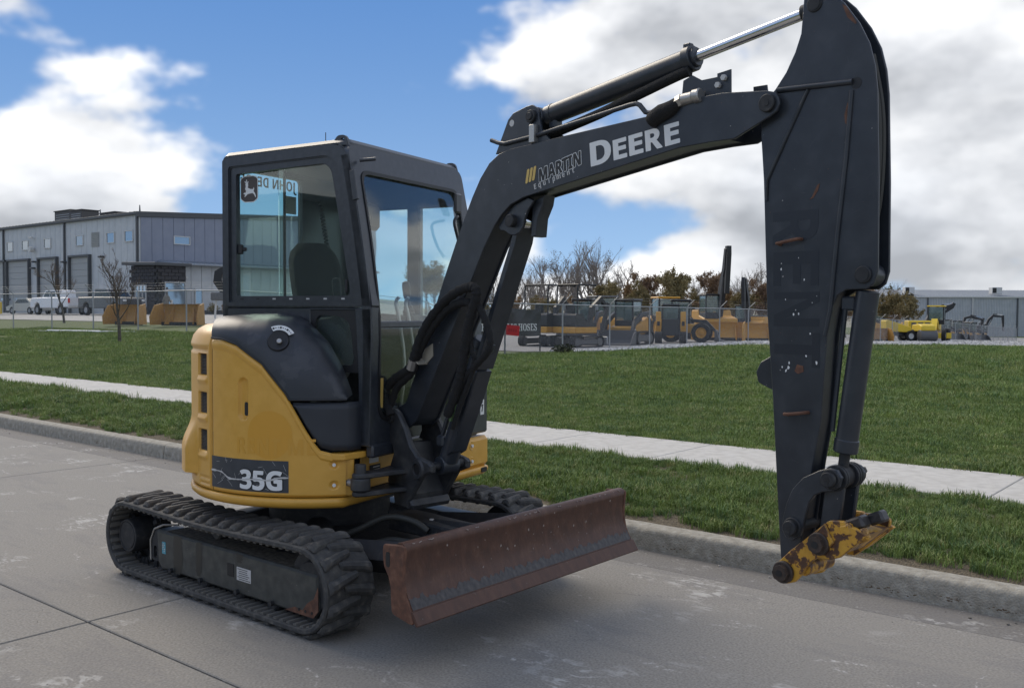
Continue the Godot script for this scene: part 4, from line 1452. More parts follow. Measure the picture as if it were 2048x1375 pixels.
func cab(ex: Node3D) -> void:
	var T := Transform3D(Basis(Vector3.UP, TURN), Vector3.ZERO)
	# side facing the street: heavy pressed frame round the sliding window
	var so := rpoly([Vector2(-0.405, 1.60), Vector2(-0.405, 2.462), Vector2(0.500, 2.482), Vector2(0.655, 1.60)], [0.012, 0.03, 0.15, 0.012], 8)
	var si := rpoly([Vector2(-0.352, 1.632), Vector2(-0.352, 2.395), Vector2(0.415, 2.412), Vector2(0.552, 1.632)], [0.012, 0.02, 0.11, 0.02], 8)
	var sf := MB.new()
	sf.ring(so, si, 0.392, 0.455)
	var so2 := rpoly([Vector2(-0.399, 1.606), Vector2(-0.399, 2.456), Vector2(0.494, 2.476), Vector2(0.648, 1.606)], [0.012, 0.03, 0.15, 0.012], 8)
	var si2 := rpoly([Vector2(-0.358, 1.626), Vector2(-0.358, 2.401), Vector2(0.420, 2.418), Vector2(0.558, 1.626)], [0.012, 0.02, 0.11, 0.02], 8)
	sf.ring(so2, si2, 0.455, 0.463)
	var side := obj("cab_side", sf, M.cab, ex, T, 25.0)
	var wi := rpoly([Vector2(-0.311, 1.662), Vector2(-0.311, 2.358), Vector2(0.372, 2.378), Vector2(0.508, 1.662)], [0.014, 0.014, 0.09, 0.03], 8)
	var wf := MB.new()
	wf.ring(si, wi, 0.415, 0.449)
	obj("window_frame", wf, M.cab, side, Transform3D.IDENTITY, 25.0)
	for k in 7:
		var ds := MB.new()
		ds.box(V(-0.27 + k * 0.121, 1.646, 0.4495), V(0.022, 0.008, 0.002))
		obj("drain_slot", ds, M.silver if k > 1 else M.ink, side)
	var rear := MB.new()
	rear.prism(rpoly([Vector2(-0.314, 1.658), Vector2(-0.314, 2.361), Vector2(0.035, 2.372), Vector2(0.035, 1.658)], [0.012], 4), 0.418, 0.423)
	obj("sliding_pane", rear, M.glass_green, side, Transform3D.IDENTITY, 30.0)
	var fro := MB.new()
	fro.prism(rpoly([Vector2(-0.005, 1.658), Vector2(-0.005, 2.372), Vector2(0.374, 2.380), Vector2(0.510, 1.658)], [0.004, 0.004, 0.09, 0.03], 8), 0.430, 0.435)
	obj("sliding_pane", fro, M.glass_green, side, Transform3D.IDENTITY, 30.0)
	var seal := MB.new()
	seal.box(V(0.030, 2.01, 0.4255), V(0.016, 0.70, 0.006), 0.001)
	obj("pane_seal", seal, M.ink, side)
	var catch := MB.new()
	catch.box(V(-0.295, 1.93, 0.430), V(0.03, 0.055, 0.024), 0.006)
	catch.box(V(-0.268, 1.93, 0.428), V(0.03, 0.022, 0.016), 0.005)
	obj("window_catch", catch, M.ink, side)
	var catch2 := MB.new()
	catch2.box(V(0.475, 1.715, 0.443), V(0.016, 0.07, 0.014), 0.004)
	obj("window_latch", catch2, M.dark, side)
	# emblem sticker: rounded shield with a leaping deer
	var shield := rpoly([Vector2(-0.300, 2.215), Vector2(-0.300, 2.335), Vector2(-0.268, 2.347), Vector2(-0.200, 2.347), Vector2(-0.168, 2.335), Vector2(-0.168, 2.215), Vector2(-0.200, 2.196), Vector2(-0.268, 2.196)], [0.02], 4)
	var sh := MB.new()
	sh.prism(shield, 0.4232, 0.4242)
	obj("emblem_border", sh, M.white, side)
	var s2 := []
	for p in shield: s2.append(Vector2(-0.234, 2.2715) + (p - Vector2(-0.234, 2.2715)) * 0.94)
	var s2m := MB.new()
	s2m.prism(s2, 0.4244, 0.4250)
	obj("emblem_field", s2m, mat(lin(.075, .06, .055), 0.5), side)
	var deer := [Vector2(-0.278, 2.246), Vector2(-0.268, 2.254), Vector2(-0.262, 2.250), Vector2(-0.256, 2.262), Vector2(-0.264, 2.272), Vector2(-0.258, 2.290), Vector2(-0.262, 2.297), Vector2(-0.258, 2.303), Vector2(-0.268, 2.316), Vector2(-0.262, 2.318), Vector2(-0.255, 2.306), Vector2(-0.256, 2.325), Vector2(-0.250, 2.327), Vector2(-0.249, 2.306), Vector2(-0.243, 2.316), Vector2(-0.238, 2.314), Vector2(-0.243, 2.301), Vector2(-0.240, 2.294), Vector2(-0.244, 2.280), Vector2(-0.225, 2.272), Vector2(-0.205, 2.270), Vector2(-0.198, 2.282), Vector2(-0.195, 2.270), Vector2(-0.200, 2.258), Vector2(-0.190, 2.248), Vector2(-0.182, 2.228), Vector2(-0.186, 2.222), Vector2(-0.196, 2.240), Vector2(-0.208, 2.248), Vector2(-0.228, 2.246), Vector2(-0.244, 2.244), Vector2(-0.252, 2.238), Vector2(-0.266, 2.228), Vector2(-0.270, 2.230), Vector2(-0.262, 2.240)]
	var dm := MB.new()
	dm.prism(deer, 0.4252, 0.4258)
	obj("emblem_deer", dm, M.white, side)
	# lower side with quarter light, front pillar
	var lowp := MB.new()
	lowp.prism([Vector2(-0.405, 1.0), Vector2(-0.405, 1.596), Vector2(0.232, 1.596), Vector2(0.232, 1.0)], 0.40, 0.452, 0.004)
	obj("lower_panel", lowp, M.cab, ex, T)
	var trim := MB.new()
	trim.box(V(0.385, 1.591, 0.440), V(0.31, 0.012, 0.028), 0.003)
	obj("sill_trim", trim, M.cab, ex, T)
	var pil := MB.new()
	pil.prism([Vector2(0.540, 1.598), Vector2(0.653, 1.598), Vector2(0.657, 1.43), Vector2(0.640, 0.86), Vector2(0.57, 0.86), Vector2(0.562, 1.25)], 0.385, 0.463, 0.008)
	obj("front_pillar", pil, M.cab, ex, T)
	var qf := MB.new()
	var qo := rpoly([Vector2(0.234, 1.25), Vector2(0.234, 1.585), Vector2(0.541, 1.585), Vector2(0.560, 1.25)], [0.01], 5)
	var qi := rpoly([Vector2(0.262, 1.29), Vector2(0.268, 1.562), Vector2(0.500, 1.545), Vector2(0.530, 1.29)], [0.05, 0.05, 0.10, 0.03], 5)
	qf.ring(qo, qi, 0.425, 0.448)
	obj("quarter_frame", qf, M.ink, ex, T)
	var qg := MB.new()
	qg.prism(qi, 0.432, 0.438)
	obj("quarter_pane", qg, M.glass_green, ex, T)
	# raked front
	var fo := rpoly([Vector2(-0.463, 0.87), Vector2(0.69, 0.87), Vector2(0.69, 2.47), Vector2(-0.463, 2.47)], [0.01, 0.01, 0.06, 0.06], 6)
	var fi := rpoly([Vector2(-0.398, 0.985), Vector2(0.60, 0.985), Vector2(0.60, 2.338), Vector2(-0.398, 2.338)], [0.11, 0.11, 0.07, 0.07], 6)
	var ff := MB.new()
	var fo_d := dense(fo); var fi_d := dense(fi)
	ff.ring(fo_d, fi_d, -0.055, 0.0)
	var front := obj("cab_front", facing(ff), M.cab, ex, T, 25.0)
	var gk := MB.new()
	var gi := []
	for p in fi_d: gi.append(Vector2(0.1, 1.66) + (p - Vector2(0.1, 1.66)) * 0.972)
	gk.ring(fi_d, gi, -0.02, 0.006)
	obj("windscreen_seal", facing(gk), M.ink, front, Transform3D.IDENTITY, 25.0)
	for seg in [[1.525, 2.335], [0.990, 1.490]]:
		var pane := MB.new()
		var yy := steps(seg[0], seg[1], 0.09)
		var cells := MB.new()
		for i in yy.size() - 1:
			pass
		var rws := []
		for y in yy: rws.append([V(-0.395, y, 0.0), V(0.598, y, 0.0)])
		var rws2 := []
		for y in yy: rws2.append([V(-0.395, y, -0.005), V(0.598, y, -0.005)])
		for i in yy.size() - 1:
			pane.quad(rws[i][0], rws[i][1], rws[i + 1][1], rws[i + 1][0])
			pane.quad(rws2[i][1], rws2[i][0], rws2[i + 1][0], rws2[i + 1][1])
			pane.quad(rws2[i][0], rws[i][0], rws[i + 1][0], rws2[i + 1][0])
			pane.quad(rws[i][1], rws2[i][1], rws2[i + 1][1], rws[i + 1][1])
		pane.quad(rws2[0][0], rws2[0][1], rws[0][1], rws[0][0])
		var e := yy.size() - 1
		pane.quad(rws[e][0], rws[e][1], rws2[e][1], rws2[e][0])
		obj("windscreen_pane", facing(pane, -0.012), M.glass, front, Transform3D.IDENTITY, 30.0)
	var bar := MB.new()
	bar.box(V(0.1, 1.508, -0.012), V(1.0, 0.036, 0.034), 0.006)
	obj("windscreen_bar", facing(bar), M.cab, front)
	var ys := MB.new()
	ys.box(V(-0.365, 1.14, -0.010), V(0.055, 0.16, 0.001))
	obj("yellow_notice", facing(ys, 0.0), M.gold, front)
	# roof with side rails and lifting eyes
	var roof := MB.new()
	roof.prism(rpoly([Vector2(-0.42, -0.70), Vector2(0.485, -0.70), Vector2(0.49, 0.455), Vector2(-0.42, 0.455)], [0.06], 6), 0.0, 0.055, 0.02)
	roof.xf(Transform3D(Basis(V(1, 0.019, 0), V(0, 0, 1), V(0, 1, 0)), V(0, 2.437, 0)))
	obj("roof", roof, M.cab, ex, T)
	for z in [0.43, -0.67]:
		var eye := MB.new()
		var eo := rpoly([Vector2(0.375, 2.475), Vector2(0.41, 2.522), Vector2(0.47, 2.522), Vector2(0.495, 2.44)], [0.01, 0.04, 0.04, 0.01], 6)
		var ei := []
		for i in eo.size():
			var a := PI + 0.4 - TAU * i / eo.size()
			ei.append(Vector2(0.444, 2.493) + Vector2(cos(a), sin(a)) * 0.013)
		eye.ring(eo, ei, z - 0.008, z + 0.008)
		obj("lifting_eye", eye, M.cab, ex, T, 25.0)
	var hinge := MB.new()
	hinge.box(V(0.548, 2.245, 0.470), V(0.034, 0.16, 0.02), 0.004, Basis(V(0, 0, 1), 0.16))
	obj("hinge", hinge, M.cab, ex, T)
	var stub := MB.new()
	stub.cyl(V(0.53, 2.385, 0.40), V(0.60, 2.395, 0.35), 0.010, 10, 0.002)
	obj("lamp_stub", stub, M.cab, ex, T)
	var ant := MB.new()
	ant.cyl(V(-0.026, 2.49, 0.0), V(-0.026, 2.575, 0.0), 0.006, 8)
	ant.cyl(V(-0.026, 2.575, 0.0), V(-0.026, 2.645, 0.0), 0.0025, 6)
	obj("antenna", ant, M.ink, ex, T)
	# rear, far side, floor
	var ro := rpoly([Vector2(-0.452, 1.30), Vector2(0.70, 1.30), Vector2(0.70, 2.45), Vector2(-0.452, 2.45)], [0.02], 4)
	var ri := rpoly([Vector2(-0.405, 1.62), Vector2(0.200, 1.62), Vector2(0.200, 2.40), Vector2(-0.405, 2.40)], [0.03], 4)
	var rf := MB.new()
	rf.ring(ro, ri, 0.0, 0.04)
	var back := obj("cab_back", flat_back(rf, -0.415), M.cab, ex, T, 25.0)
	var rg := MB.new()
	rg.prism(ri, 0.010, 0.015)
	obj("rear_pane", flat_back(rg, -0.415), M.glass_green, back, Transform3D.IDENTITY, 30.0)
	var jd := text_mb("JOHN DEERE", 0.060, sysfont(true), 0.001)
	put("rear_lettering", jd.mesh(0.0), mat(lin(.02, .05, .05), 0.5), back, Transform3D(Basis(V(0, 0, 1), V(0, 1, 0), V(-1, 0, 0)), V(-0.4075, 2.355, 0.075)))
	var notice := MB.new()
	notice.box(V(-0.398, 2.24, -0.11), V(0.002, 0.11, 0.11))
	obj("rear_notice", notice, mat(lin(.55, .57, .55), 0.6), back)
	var lo := rpoly([Vector2(-0.405, 0.90), Vector2(-0.405, 2.45), Vector2(0.49, 2.46), Vector2(0.645, 1.60), Vector2(0.64, 0.90)], [0.02, 0.03, 0.10, 0.02, 0.02], 5)
	var li := rpoly([Vector2(0.210, 1.30), Vector2(0.200, 2.36), Vector2(0.43, 2.37), Vector2(0.575, 1.60), Vector2(0.575, 1.30)], [0.03, 0.03, 0.05, 0.02, 0.03], 5)
	var lf := MB.new()
	lf.ring(lo, li, -0.70, -0.66)
	lf.v.clear()
	# far side as bars so that two windows stay open
	lf.prism([Vector2(-0.405, 0.88), Vector2(0.64, 0.88), Vector2(0.652, 1.55), Vector2(-0.405, 1.55)], -0.70, -0.655, 0.004)
	lf.box(V(-0.36, 2.0, -0.68), V(0.09, 0.92, 0.05), 0.008)
	lf.box(V(0.155, 2.0, -0.68), V(0.10, 0.92, 0.05), 0.008)
	lf.box(V(0.03, 2.345, -0.68), V(0.90, 0.20, 0.05), 0.008)
	obj("cab_far_side", lf, M.cab, ex, T)
	for g in [[-0.315, 0.105, -0.315, 0.105], [0.205, 0.60, 0.205, 0.49]]:
		var fg := MB.new()
		fg.prism([Vector2(g[0], 1.55), Vector2(g[1], 1.55), Vector2(g[3], 2.25), Vector2(g[2], 2.25)], -0.685, -0.680)
		obj("far_pane", fg, M.glass_green, ex, T, 30.0)
	var floorm := MB.new()
	floorm.box(V(0.12, 0.90, -0.12), V(1.02, 0.06, 1.12), 0.005)
	floorm.box(V(-0.20, 1.20, -0.12), V(0.36, 0.60, 1.08), 0.01)
	obj("cab_floor", floorm, M.dark, ex, T)
	var skirtp := MB.new()
	skirtp.box(V(0.605, 1.02, -0.655), V(0.11, 0.42, 0.22), 0.012)
	skirtp.box(V(0.628, 0.835, -0.10), V(0.05, 0.07, 1.10), 0.01)
	skirtp.box(V(0.20, 0.99, -0.735), V(0.90, 0.36, 0.06), 0.012)
	var sk := obj("step_panel", skirtp, M.cab, ex, T)
	var hs := MB.new()
	hs.box(V(0.6615, 0.975, -0.690), V(0.003, 0.095, 0.045))
	obj("hand_sticker", hs, M.white, sk)
	var hs2 := MB.new()
	hs2.box(V(0.664, 0.985, -0.690), V(0.001, 0.012, 0.020), 0.0, Basis(V(1, 0, 0), 0.5))
	hs2.box(V(0.664, 0.962, -0.688), V(0.001, 0.034, 0.010), 0.0, Basis(V(1, 0, 0), -0.25))
	hs2.box(V(0.664, 1.006, -0.682), V(0.001, 0.010, 0.026), 0.0, Basis(V(1, 0, 0), 0.25))
	obj("sticker_print", hs2, M.ink, sk)
	# inside: seat, console, levers
	var seat := MB.new()
	var sb := []
	for i in 13:
		var t := i / 12.0
		var hw := 0.235 * (1.0 - 0.05 * t) if t < 0.75 else 0.223 * sqrt(max(0.0, 1.0 - pow((t - 0.75) / 0.27, 2.2)))
		var y := 1.32 + 0.67 * t
		var x := -0.06 - 0.13 * t
		sb.append([V(x + 0.055, y, -0.07 - hw * 0.80), V(x + 0.075, y, -0.07 - hw * 0.4), V(x + 0.075, y, -0.07 + hw * 0.4), V(x + 0.055, y, -0.07 + hw * 0.80), V(x + 0.02, y, -0.07 + hw), V(x - 0.05, y, -0.07 + hw * 0.85), V(x - 0.07, y, -0.07), V(x - 0.05, y, -0.07 - hw * 0.85), V(x + 0.02, y, -0.07 - hw), V(x + 0.055, y, -0.07 - hw * 0.80)])
	seat.grid(sb)
	seat.box(V(0.12, 1.34, -0.07), V(0.42, 0.13, 0.46), 0.045)
	obj("seat", seat, M.seat, ex, T, 60.0)
	for z in [0.26, -0.42]:
		var con := MB.new()
		con.prism(rpoly([Vector2(-0.10, 1.15), Vector2(-0.10, 1.50), Vector2(0.20, 1.54), Vector2(0.34, 1.56), Vector2(0.40, 1.50), Vector2(0.30, 1.20)], [0.04], 4), z - 0.07, z + 0.07, 0.012)
		obj("console", con, M.gray_in, ex, T)
		var js := MB.new()
		js.lathe([Vector2(0.0, 0.0), Vector2(0.045, 0.0), Vector2(0.036, 0.02), Vector2(0.038, 0.03), Vector2(0.028, 0.045), Vector2(0.030, 0.055), Vector2(0.018, 0.075), Vector2(0.016, 0.10), Vector2(0.024, 0.13), Vector2(0.026, 0.19), Vector2(0.022, 0.215), Vector2(0.0, 0.225)], 14)
		js.xf(Transform3D(Basis(V(0, 0, 1), 0.12), V(0.30, 1.545, z + 0.02)))
		obj("joystick", js, M.ink, ex, T)
	for z in [-0.06, -0.16]:
		var lv := MB.new()
		lv.tube(smooth_path([V(0.46, 0.93, z), V(0.50, 1.25, z), V(0.47, 1.50, z), V(0.44, 1.62, z), V(0.46, 1.66, z)], 5), 0.011, 8)
		obj("travel_lever", lv, M.steel, ex, T)
		var pd := MB.new()
		pd.box(V(0.50, 0.99, z), V(0.12, 0.02, 0.08), 0.006, Basis(V(0, 0, 1), 0.5))
		obj("pedal", pd, M.gray_in, ex, T)
	var hd := MB.new()
	hd.box(V(-0.10, 2.19, -0.555), V(0.06, 0.17, 0.14), 0.025)
	obj("speaker", hd, M.gray_in, ex, T)
	var coil := MB.new()
	var cpth := []
	for i in 120:
		var t := i / 119.0
		cpth.append(V(-0.30 + cos(i * 0.9) * 0.014 + 0.04 * t, 2.28 - 0.36 * t, -0.28 + sin(i * 0.9) * 0.014 - 0.04 * t))
	coil.tube(cpth, 0.005, 5)
	obj("coil_cord", coil, M.ink, ex, T)
	var mir := MB.new()
	mir.box(V(0.585, 2.245, -0.515), V(0.02, 0.12, 0.075), 0.009)
	obj("mirror", mir, M.mirror, ex, T)
	var grab := MB.new()
	grab.tube(smooth_path([V(0.60, 2.16, -0.49), V(0.635, 2.15, -0.42), V(0.64, 2.11, -0.385), V(0.655, 2.0, -0.41), V(0.65, 1.93, -0.44)], 5), 0.009, 8)
	obj("grab_handle", grab, M.ink, ex, T)

func dense(o: Array) -> Array:   # extra points on long edges, same count on both outlines of a frame
	var out := []
	for i in o.size():
		var a: Vector2 = o[i]; var b: Vector2 = o[(i + 1) % o.size()]
		var corner := i % 7 != 6
		if corner: out.append(a)
		else:
			for k in 8: out.append(a.lerp(b, k / 8.0))
	return out

# ---------------------------------------------------------------- boom, arm, coupler (drawn in the plane of the boom)
const BOOM := [Vector2(0.70, 0.955), Vector2(0.668, 0.985), Vector2(0.668, 1.02), Vector2(0.69, 1.05), Vector2(0.766, 1.085), Vector2(0.878, 1.300), Vector2(1.007, 1.575), Vector2(1.102, 1.762), Vector2(1.195, 1.937), Vector2(1.265, 2.060), Vector2(1.319, 2.150), Vector2(1.38, 2.237), Vector2(1.445, 2.303), Vector2(1.515, 2.340), Vector2(1.599, 2.355), Vector2(1.754, 2.361), Vector2(1.931, 2.369), Vector2(2.456, 2.389), Vector2(2.560, 2.393), Vector2(2.627, 2.415), Vector2(2.697, 2.425), Vector2(2.795, 2.425), Vector2(2.990, 2.402), Vector2(3.022, 2.392), Vector2(3.043, 2.370), Vector2(3.048, 2.346), Vector2(3.038, 2.321), Vector2(3.010, 2.305), Vector2(2.855, 2.242), Vector2(2.744, 2.243), Vector2(2.597, 2.239), Vector2(2.230, 2.190), Vector2(1.798, 2.132), Vector2(1.689, 2.117), Vector2(1.60, 2.090), Vector2(1.535, 2.045), Vector2(1.485, 1.995), Vector2(1.41, 1.895), Vector2(1.300, 1.712), Vector2(1.208, 1.556), Vector2(1.079, 1.345), Vector2(0.863, 1.000), Vector2(0.80, 0.950), Vector2(0.74, 0.940)]
const ARM := [Vector2(3.120, 2.72), Vector2(3.116, 2.66), Vector2(3.110, 2.591), Vector2(3.087, 2.529), Vector2(3.051, 2.463), Vector2(3.008, 2.410), Vector2(2.962, 2.368), Vector2(2.949, 2.32), Vector2(2.949, 2.247), Vector2(2.963, 2.078), Vector2(2.985, 1.592), Vector2(3.015, 1.260), Vector2(3.038, 0.935), Vector2(3.057, 0.681), Vector2(3.068, 0.622), Vector2(3.095, 0.602), Vector2(3.128, 0.622), Vector2(3.140, 0.724), Vector2(3.184, 1.035), Vector2(3.212, 1.195), Vector2(3.232, 1.509), Vector2(3.248, 1.602), Vector2(3.268, 1.645), Vector2(3.301, 1.665), Vector2(3.378, 1.667), Vector2(3.403, 1.685), Vector2(3.416, 1.728), Vector2(3.413, 2.035), Vector2(3.403, 2.341), Vector2(3.393, 2.425), Vector2(3.372, 2.505), Vector2(3.334, 2.582), Vector2(3.275, 2.665), Vector2(3.225, 2.715), Vector2(3.180, 2.738), Vector2(3.145, 2.738)]

func inset(poly: Array, d: float) -> Array:
	var r := Geometry2D.offset_polygon(PackedVector2Array(poly), -d, Geometry2D.JOIN_MITER)
	var best := []
	for q in r:
		if q.size() > best.size(): best = Array(q)
	return best

func clip(poly: Array, by: Array) -> Array:
	var r := Geometry2D.intersect_polygons(PackedVector2Array(poly), PackedVector2Array(by))
	var best := []
	for q in r:
		if q.size() > best.size(): best = Array(q)
	return best

func pin(mb: MB, s: float, y: float, c0: float, c1: float, r: float) -> void:
	mb.cyl(V(s, y, c0), V(s, y, c1), r, 22, 0.003)

func boom(ex: Node3D) -> void:
	var T := Transform3D(Basis(Vector3.UP, SWING), Vector3.ZERO)
	var mb := MB.new()
	mb.prism(BOOM, -0.014, 0.0, 0.003)
	mb.prism(BOOM, -0.165, -0.151, 0.003)
	var core := clip(inset(BOOM, 0.009), [Vector2(0.0, 0.0), Vector2(2.72, 0.0), Vector2(2.80, 2.33), Vector2(2.74, 3.0), Vector2(0.0, 3.0)])
	mb.prism(core, -0.152, -0.013)
	var bo := obj("boom", mb, M.black, ex, T, 30.0)
	# doubler plate round the knuckle and under-belly lug
	var lug := [Vector2(1.70, 2.118), Vector2(1.60, 2.088), Vector2(1.535, 2.043), Vector2(1.492, 1.995), Vector2(1.505, 1.975), Vector2(1.535, 1.972), Vector2(1.575, 1.950), Vector2(1.61, 1.945), Vector2(1.645, 1.958), Vector2(1.668, 1.985), Vector2(1.678, 2.02), Vector2(1.70, 2.06), Vector2(1.74, 2.10)]
	for c in [-0.036, -0.145]:
		var l := MB.new()
		l.prism(lug, c, c + 0.016, 0.003)
		obj("cylinder_lug", l, M.black, bo)
	var rod_guide := MB.new()
	rod_guide.prism([Vector2(1.70, 2.10), Vector2(1.78, 2.125), Vector2(1.77, 2.08), Vector2(1.735, 2.02), Vector2(1.725, 1.935), Vector2(1.69, 1.935), Vector2(1.695, 2.02)], -0.125, -0.05, 0.004)
	obj("belly_bracket", rod_guide, M.black, bo)
	var p := MB.new()
	pin(p, 1.599, 2.014, -0.175, 0.010, 0.030)
	obj("cylinder_pin", p, M.dark, bo)
	p = MB.new()
	pin(p, 3.000, 2.353, -0.178, 0.014, 0.033)
	p.cyl(V(3.0, 2.353, 0.012), V(3.0, 2.353, 0.0155), 0.012, 12)
	obj("tip_pin", p, M.dark, bo)
	# lettering
	var bold := sysfont(true)
	var plate_t := func(o: Vector2, dir: Vector2, z: float) -> Transform3D:
		var dx := V(dir.x, dir.y, 0).normalized()
		return Transform3D(Basis(dx, V(-dx.y, dx.x, 0), V(0, 0, 1)), V(o.x, o.y, z))
	var line := Vector2(0.487, 0.046)
	var dt := MB.new()
	var cx := 0.0
	for ch in [["D", 0.100, 0.132], ["E", 0.082, 0.088], ["E", 0.082, 0.088], ["R", 0.082, 0.100], ["E", 0.082, 0.088]]:
		for o in 5:
			var t := text_mb(ch[0], ch[1], bold, 0.0004)
			var lo := 1e9; var hi := -1e9; var bot := 1e9
			for q in t.v:
				lo = minf(lo, q.x); hi = maxf(hi, q.x); bot = minf(bot, q.y)
			var k: float = (ch[2] - 0.016) / (hi - lo)
			t.map(func(q: Vector3) -> Vector3: return V(cx + (q.x - lo) * k, q.y - bot, q.z))
			dt.add(t, Transform3D(Basis.IDENTITY, V(cos(o * TAU / 5) * 0.0022, sin(o * TAU / 5) * 0.0022, o * 0.00003)))
		cx += ch[2]
	obj("maker_lettering", dt, M.white, bo, plate_t.call(Vector2(2.122, 2.216), line, 0.0015), 0.0)
	var dl := Vector2(0.30, 0.062)
	for k in 3:
		var st := MB.new()
		st.prism(rpoly([Vector2(0.0, 0.0), Vector2(0.017, 0.0), Vector2(0.043, 0.062), Vector2(0.026, 0.062)], [0.009], 4), 0.0, 0.0008)
		obj("dealer_stripe", st, M.gold, bo, plate_t.call(Vector2(1.704 + k * 0.0225, 2.178 + k * 0.0046), dl, 0.0006))
	var it := sysfont(true, true)
	var ma := MB.new()
	for o in 10:
		ma.add(text_mb("MARTIN", 0.056, it, 0.0003), Transform3D(Basis.IDENTITY, V(cos(o * TAU / 10) * 0.0046, sin(o * TAU / 10) * 0.0046, o * 0.00003)))
	var wide := 0.0
	for q in ma.v: wide = maxf(wide, absf(q.x))
	var fit := 0.137 / wide
	var stretch := func(q: Vector3) -> Vector3: return V(q.x * fit + q.y * 0.14, q.y, q.z)
	obj("dealer_outline", ma.map(stretch), M.white, bo, plate_t.call(Vector2(1.928, 2.233), dl, 0.0006), 0.0)
	var ma2 := MB.new()
	for o in 4:
		ma2.add(text_mb("MARTIN", 0.056, it, 0.0003), Transform3D(Basis.IDENTITY, V(cos(o * TAU / 4) * 0.0016, sin(o * TAU / 4) * 0.0016, o * 0.00003)))
	obj("dealer_lettering", ma2.map(stretch), M.ink, bo, plate_t.call(Vector2(1.928, 2.233), dl, 0.0018), 0.0)
	var eq := MB.new()
	cx = 0.0
	for ch in ["E", "q", "u", "i", "p", "m", "e", "n", "t"]:
		eq.add(text_mb(ch, 0.024, bold, 0.0004), Transform3D(Basis.IDENTITY, V(cx, 0, 0)))
		cx += 0.031
	obj("dealer_subline", eq, M.silver, bo, plate_t.call(Vector2(1.770, 2.160), dl, 0.0008), 0.0)
	# arm cylinder on top of the boom
	var br := [Vector2(1.475, 2.345), Vector2(1.564, 2.499), Vector2(1.60, 2.525), Vector2(1.69, 2.543), Vector2(1.73, 2.545), Vector2(1.763, 2.525), Vector2(1.775, 2.486), Vector2(1.793, 2.42), Vector2(1.86, 2.362)]
	for c in [-0.030, -0.150]:
		var b := MB.new()
		b.prism(br, c, c + 0.014, 0.002)
		var o := obj("cylinder_bracket", b, M.black, bo)
		var hh := MB.new()
		hh.cyl(V(1.592, 2.478, c - 0.001), V(1.592, 2.478, c + 0.0152), 0.016, 16)
		obj("bracket_hole", hh, M.silver, bo)
	p = MB.new()
	pin(p, 1.730, 2.490, -0.165, 0.0, 0.030)
	pin(p, 1.730, 2.490, -0.165, 0.006, 0.018)
	obj("bracket_pin", p, M.dark, bo)
	var ac := MB.new()
	var a0 := V(1.730, 2.490, -0.083); var a1 := V(3.164, 2.685, -0.083)
	var d := (a1 - a0).normalized()
	ac.cyl(a0 + d * 0.04, a0 + d * 0.875, 0.046, 26, 0.004)
	ac.cyl(a0 + d * 0.845, a0 + d * 0.885, 0.053, 26, 0.004)
	ac.cyl(a0 + d * 0.87, a0 + d * 0.90, 0.040, 20, 0.003)
	ac.cyl(a0 - V(0, 0, 0.05), a0 + V(0, 0, 0.05), 0.048, 22, 0.004)
	ac.tube([a0 + d * 0.075, a0 + d * 0.085], 0.0485, 26)
	ac.box(a0 + d * 0.09 + V(0, -0.05, 0.0), V(0.05, 0.05, 0.05), 0.008)
	ac.box(a0 + d * 0.86 + V(0.0, 0.05, 0.012), V(0.035, 0.022, 0.03), 0.004)
	var acy := obj("arm_cylinder", ac, M.black, ex, T, 35.0)
	var rodm := MB.new()
	rodm.cyl(a0 + d * 0.89, a1 - d * 0.045, 0.0215, 22, 0.002)
	obj("piston_rod", rodm, M.chrome, acy)
	var re := MB.new()
	re.cyl(a1 - d * 0.075, a1, 0.032, 18, 0.003)
	re.cyl(a1 - V(0, 0, 0.046), a1 + V(0, 0, 0.046), 0.045, 22, 0.003)
	obj("rod_end", re, M.dark, acy)
	# steel pipe, hose sleeve and fittings along the boom top
	var pipe := MB.new()
	var pp := []
	for q in [Vector2(1.449, 2.415), Vector2(1.50, 2.396), Vector2(1.547, 2.386), Vector2(1.754, 2.397), Vector2(2.012, 2.421), Vector2(2.330, 2.452), Vector2(2.362, 2.452), Vector2(2.381, 2.443), Vector2(2.412, 2.409), Vector2(2.43, 2.403), Vector2(2.500, 2.405)]:
		pp.append(V(q.x, q.y, -0.012))
	pipe.tube(pp, 0.0105, 10)
	obj("boom_pipe", pipe, M.black, bo, Transform3D.IDENTITY, 60.0)
	var cl := MB.new()
	cl.box(V(1.752, 2.405, -0.008), V(0.034, 0.085, 0.04), 0.004)
	obj("pipe_clamp", cl, M.steel, bo)
	var sl := MB.new()
	sl.tube(smooth_path([V(2.455, 2.36, 0.004), V(2.50, 2.385, 0.006), V(2.555, 2.40, 0.004), V(2.590, 2.42, 0.0)], 4), [0.030, 0.034, 0.033, 0.035, 0.034, 0.036, 0.034, 0.033, 0.032, 0.030, 0.028, 0.026, 0.024], 12)
	obj("hose_sleeve", sl, M.fabric, bo, Transform3D.IDENTITY, 60.0)
	var ft := MB.new()
	ft.tube([V(2.585, 2.420, 0.0), V(2.610, 2.426, 0.0)], 0.026, 6)
	ft.cyl(V(2.61, 2.426, 0.0), V(2.665, 2.430, 0.0), 0.024, 14, 0.003)
	ft.cyl(V(2.665, 2.430, 0.0), V(2.70, 2.432, 0.0), 0.028, 14, 0.004)
	obj("hose_coupling", ft, M.steel, bo)
	var wh := MB.new()
	wh.tube(smooth_path([V(1.80, 2.40, -0.06), V(1.95, 2.42, -0.05), V(2.15, 2.455, -0.05), V(2.35, 2.50, -0.05), V(2.55, 2.545, -0.055), V(2.60, 2.552, -0.06)], 6), 0.022, 10)
	obj("cylinder_hose", wh, M.fabric, bo, Transform3D.IDENTITY, 60.0)
	var pa := MB.new()
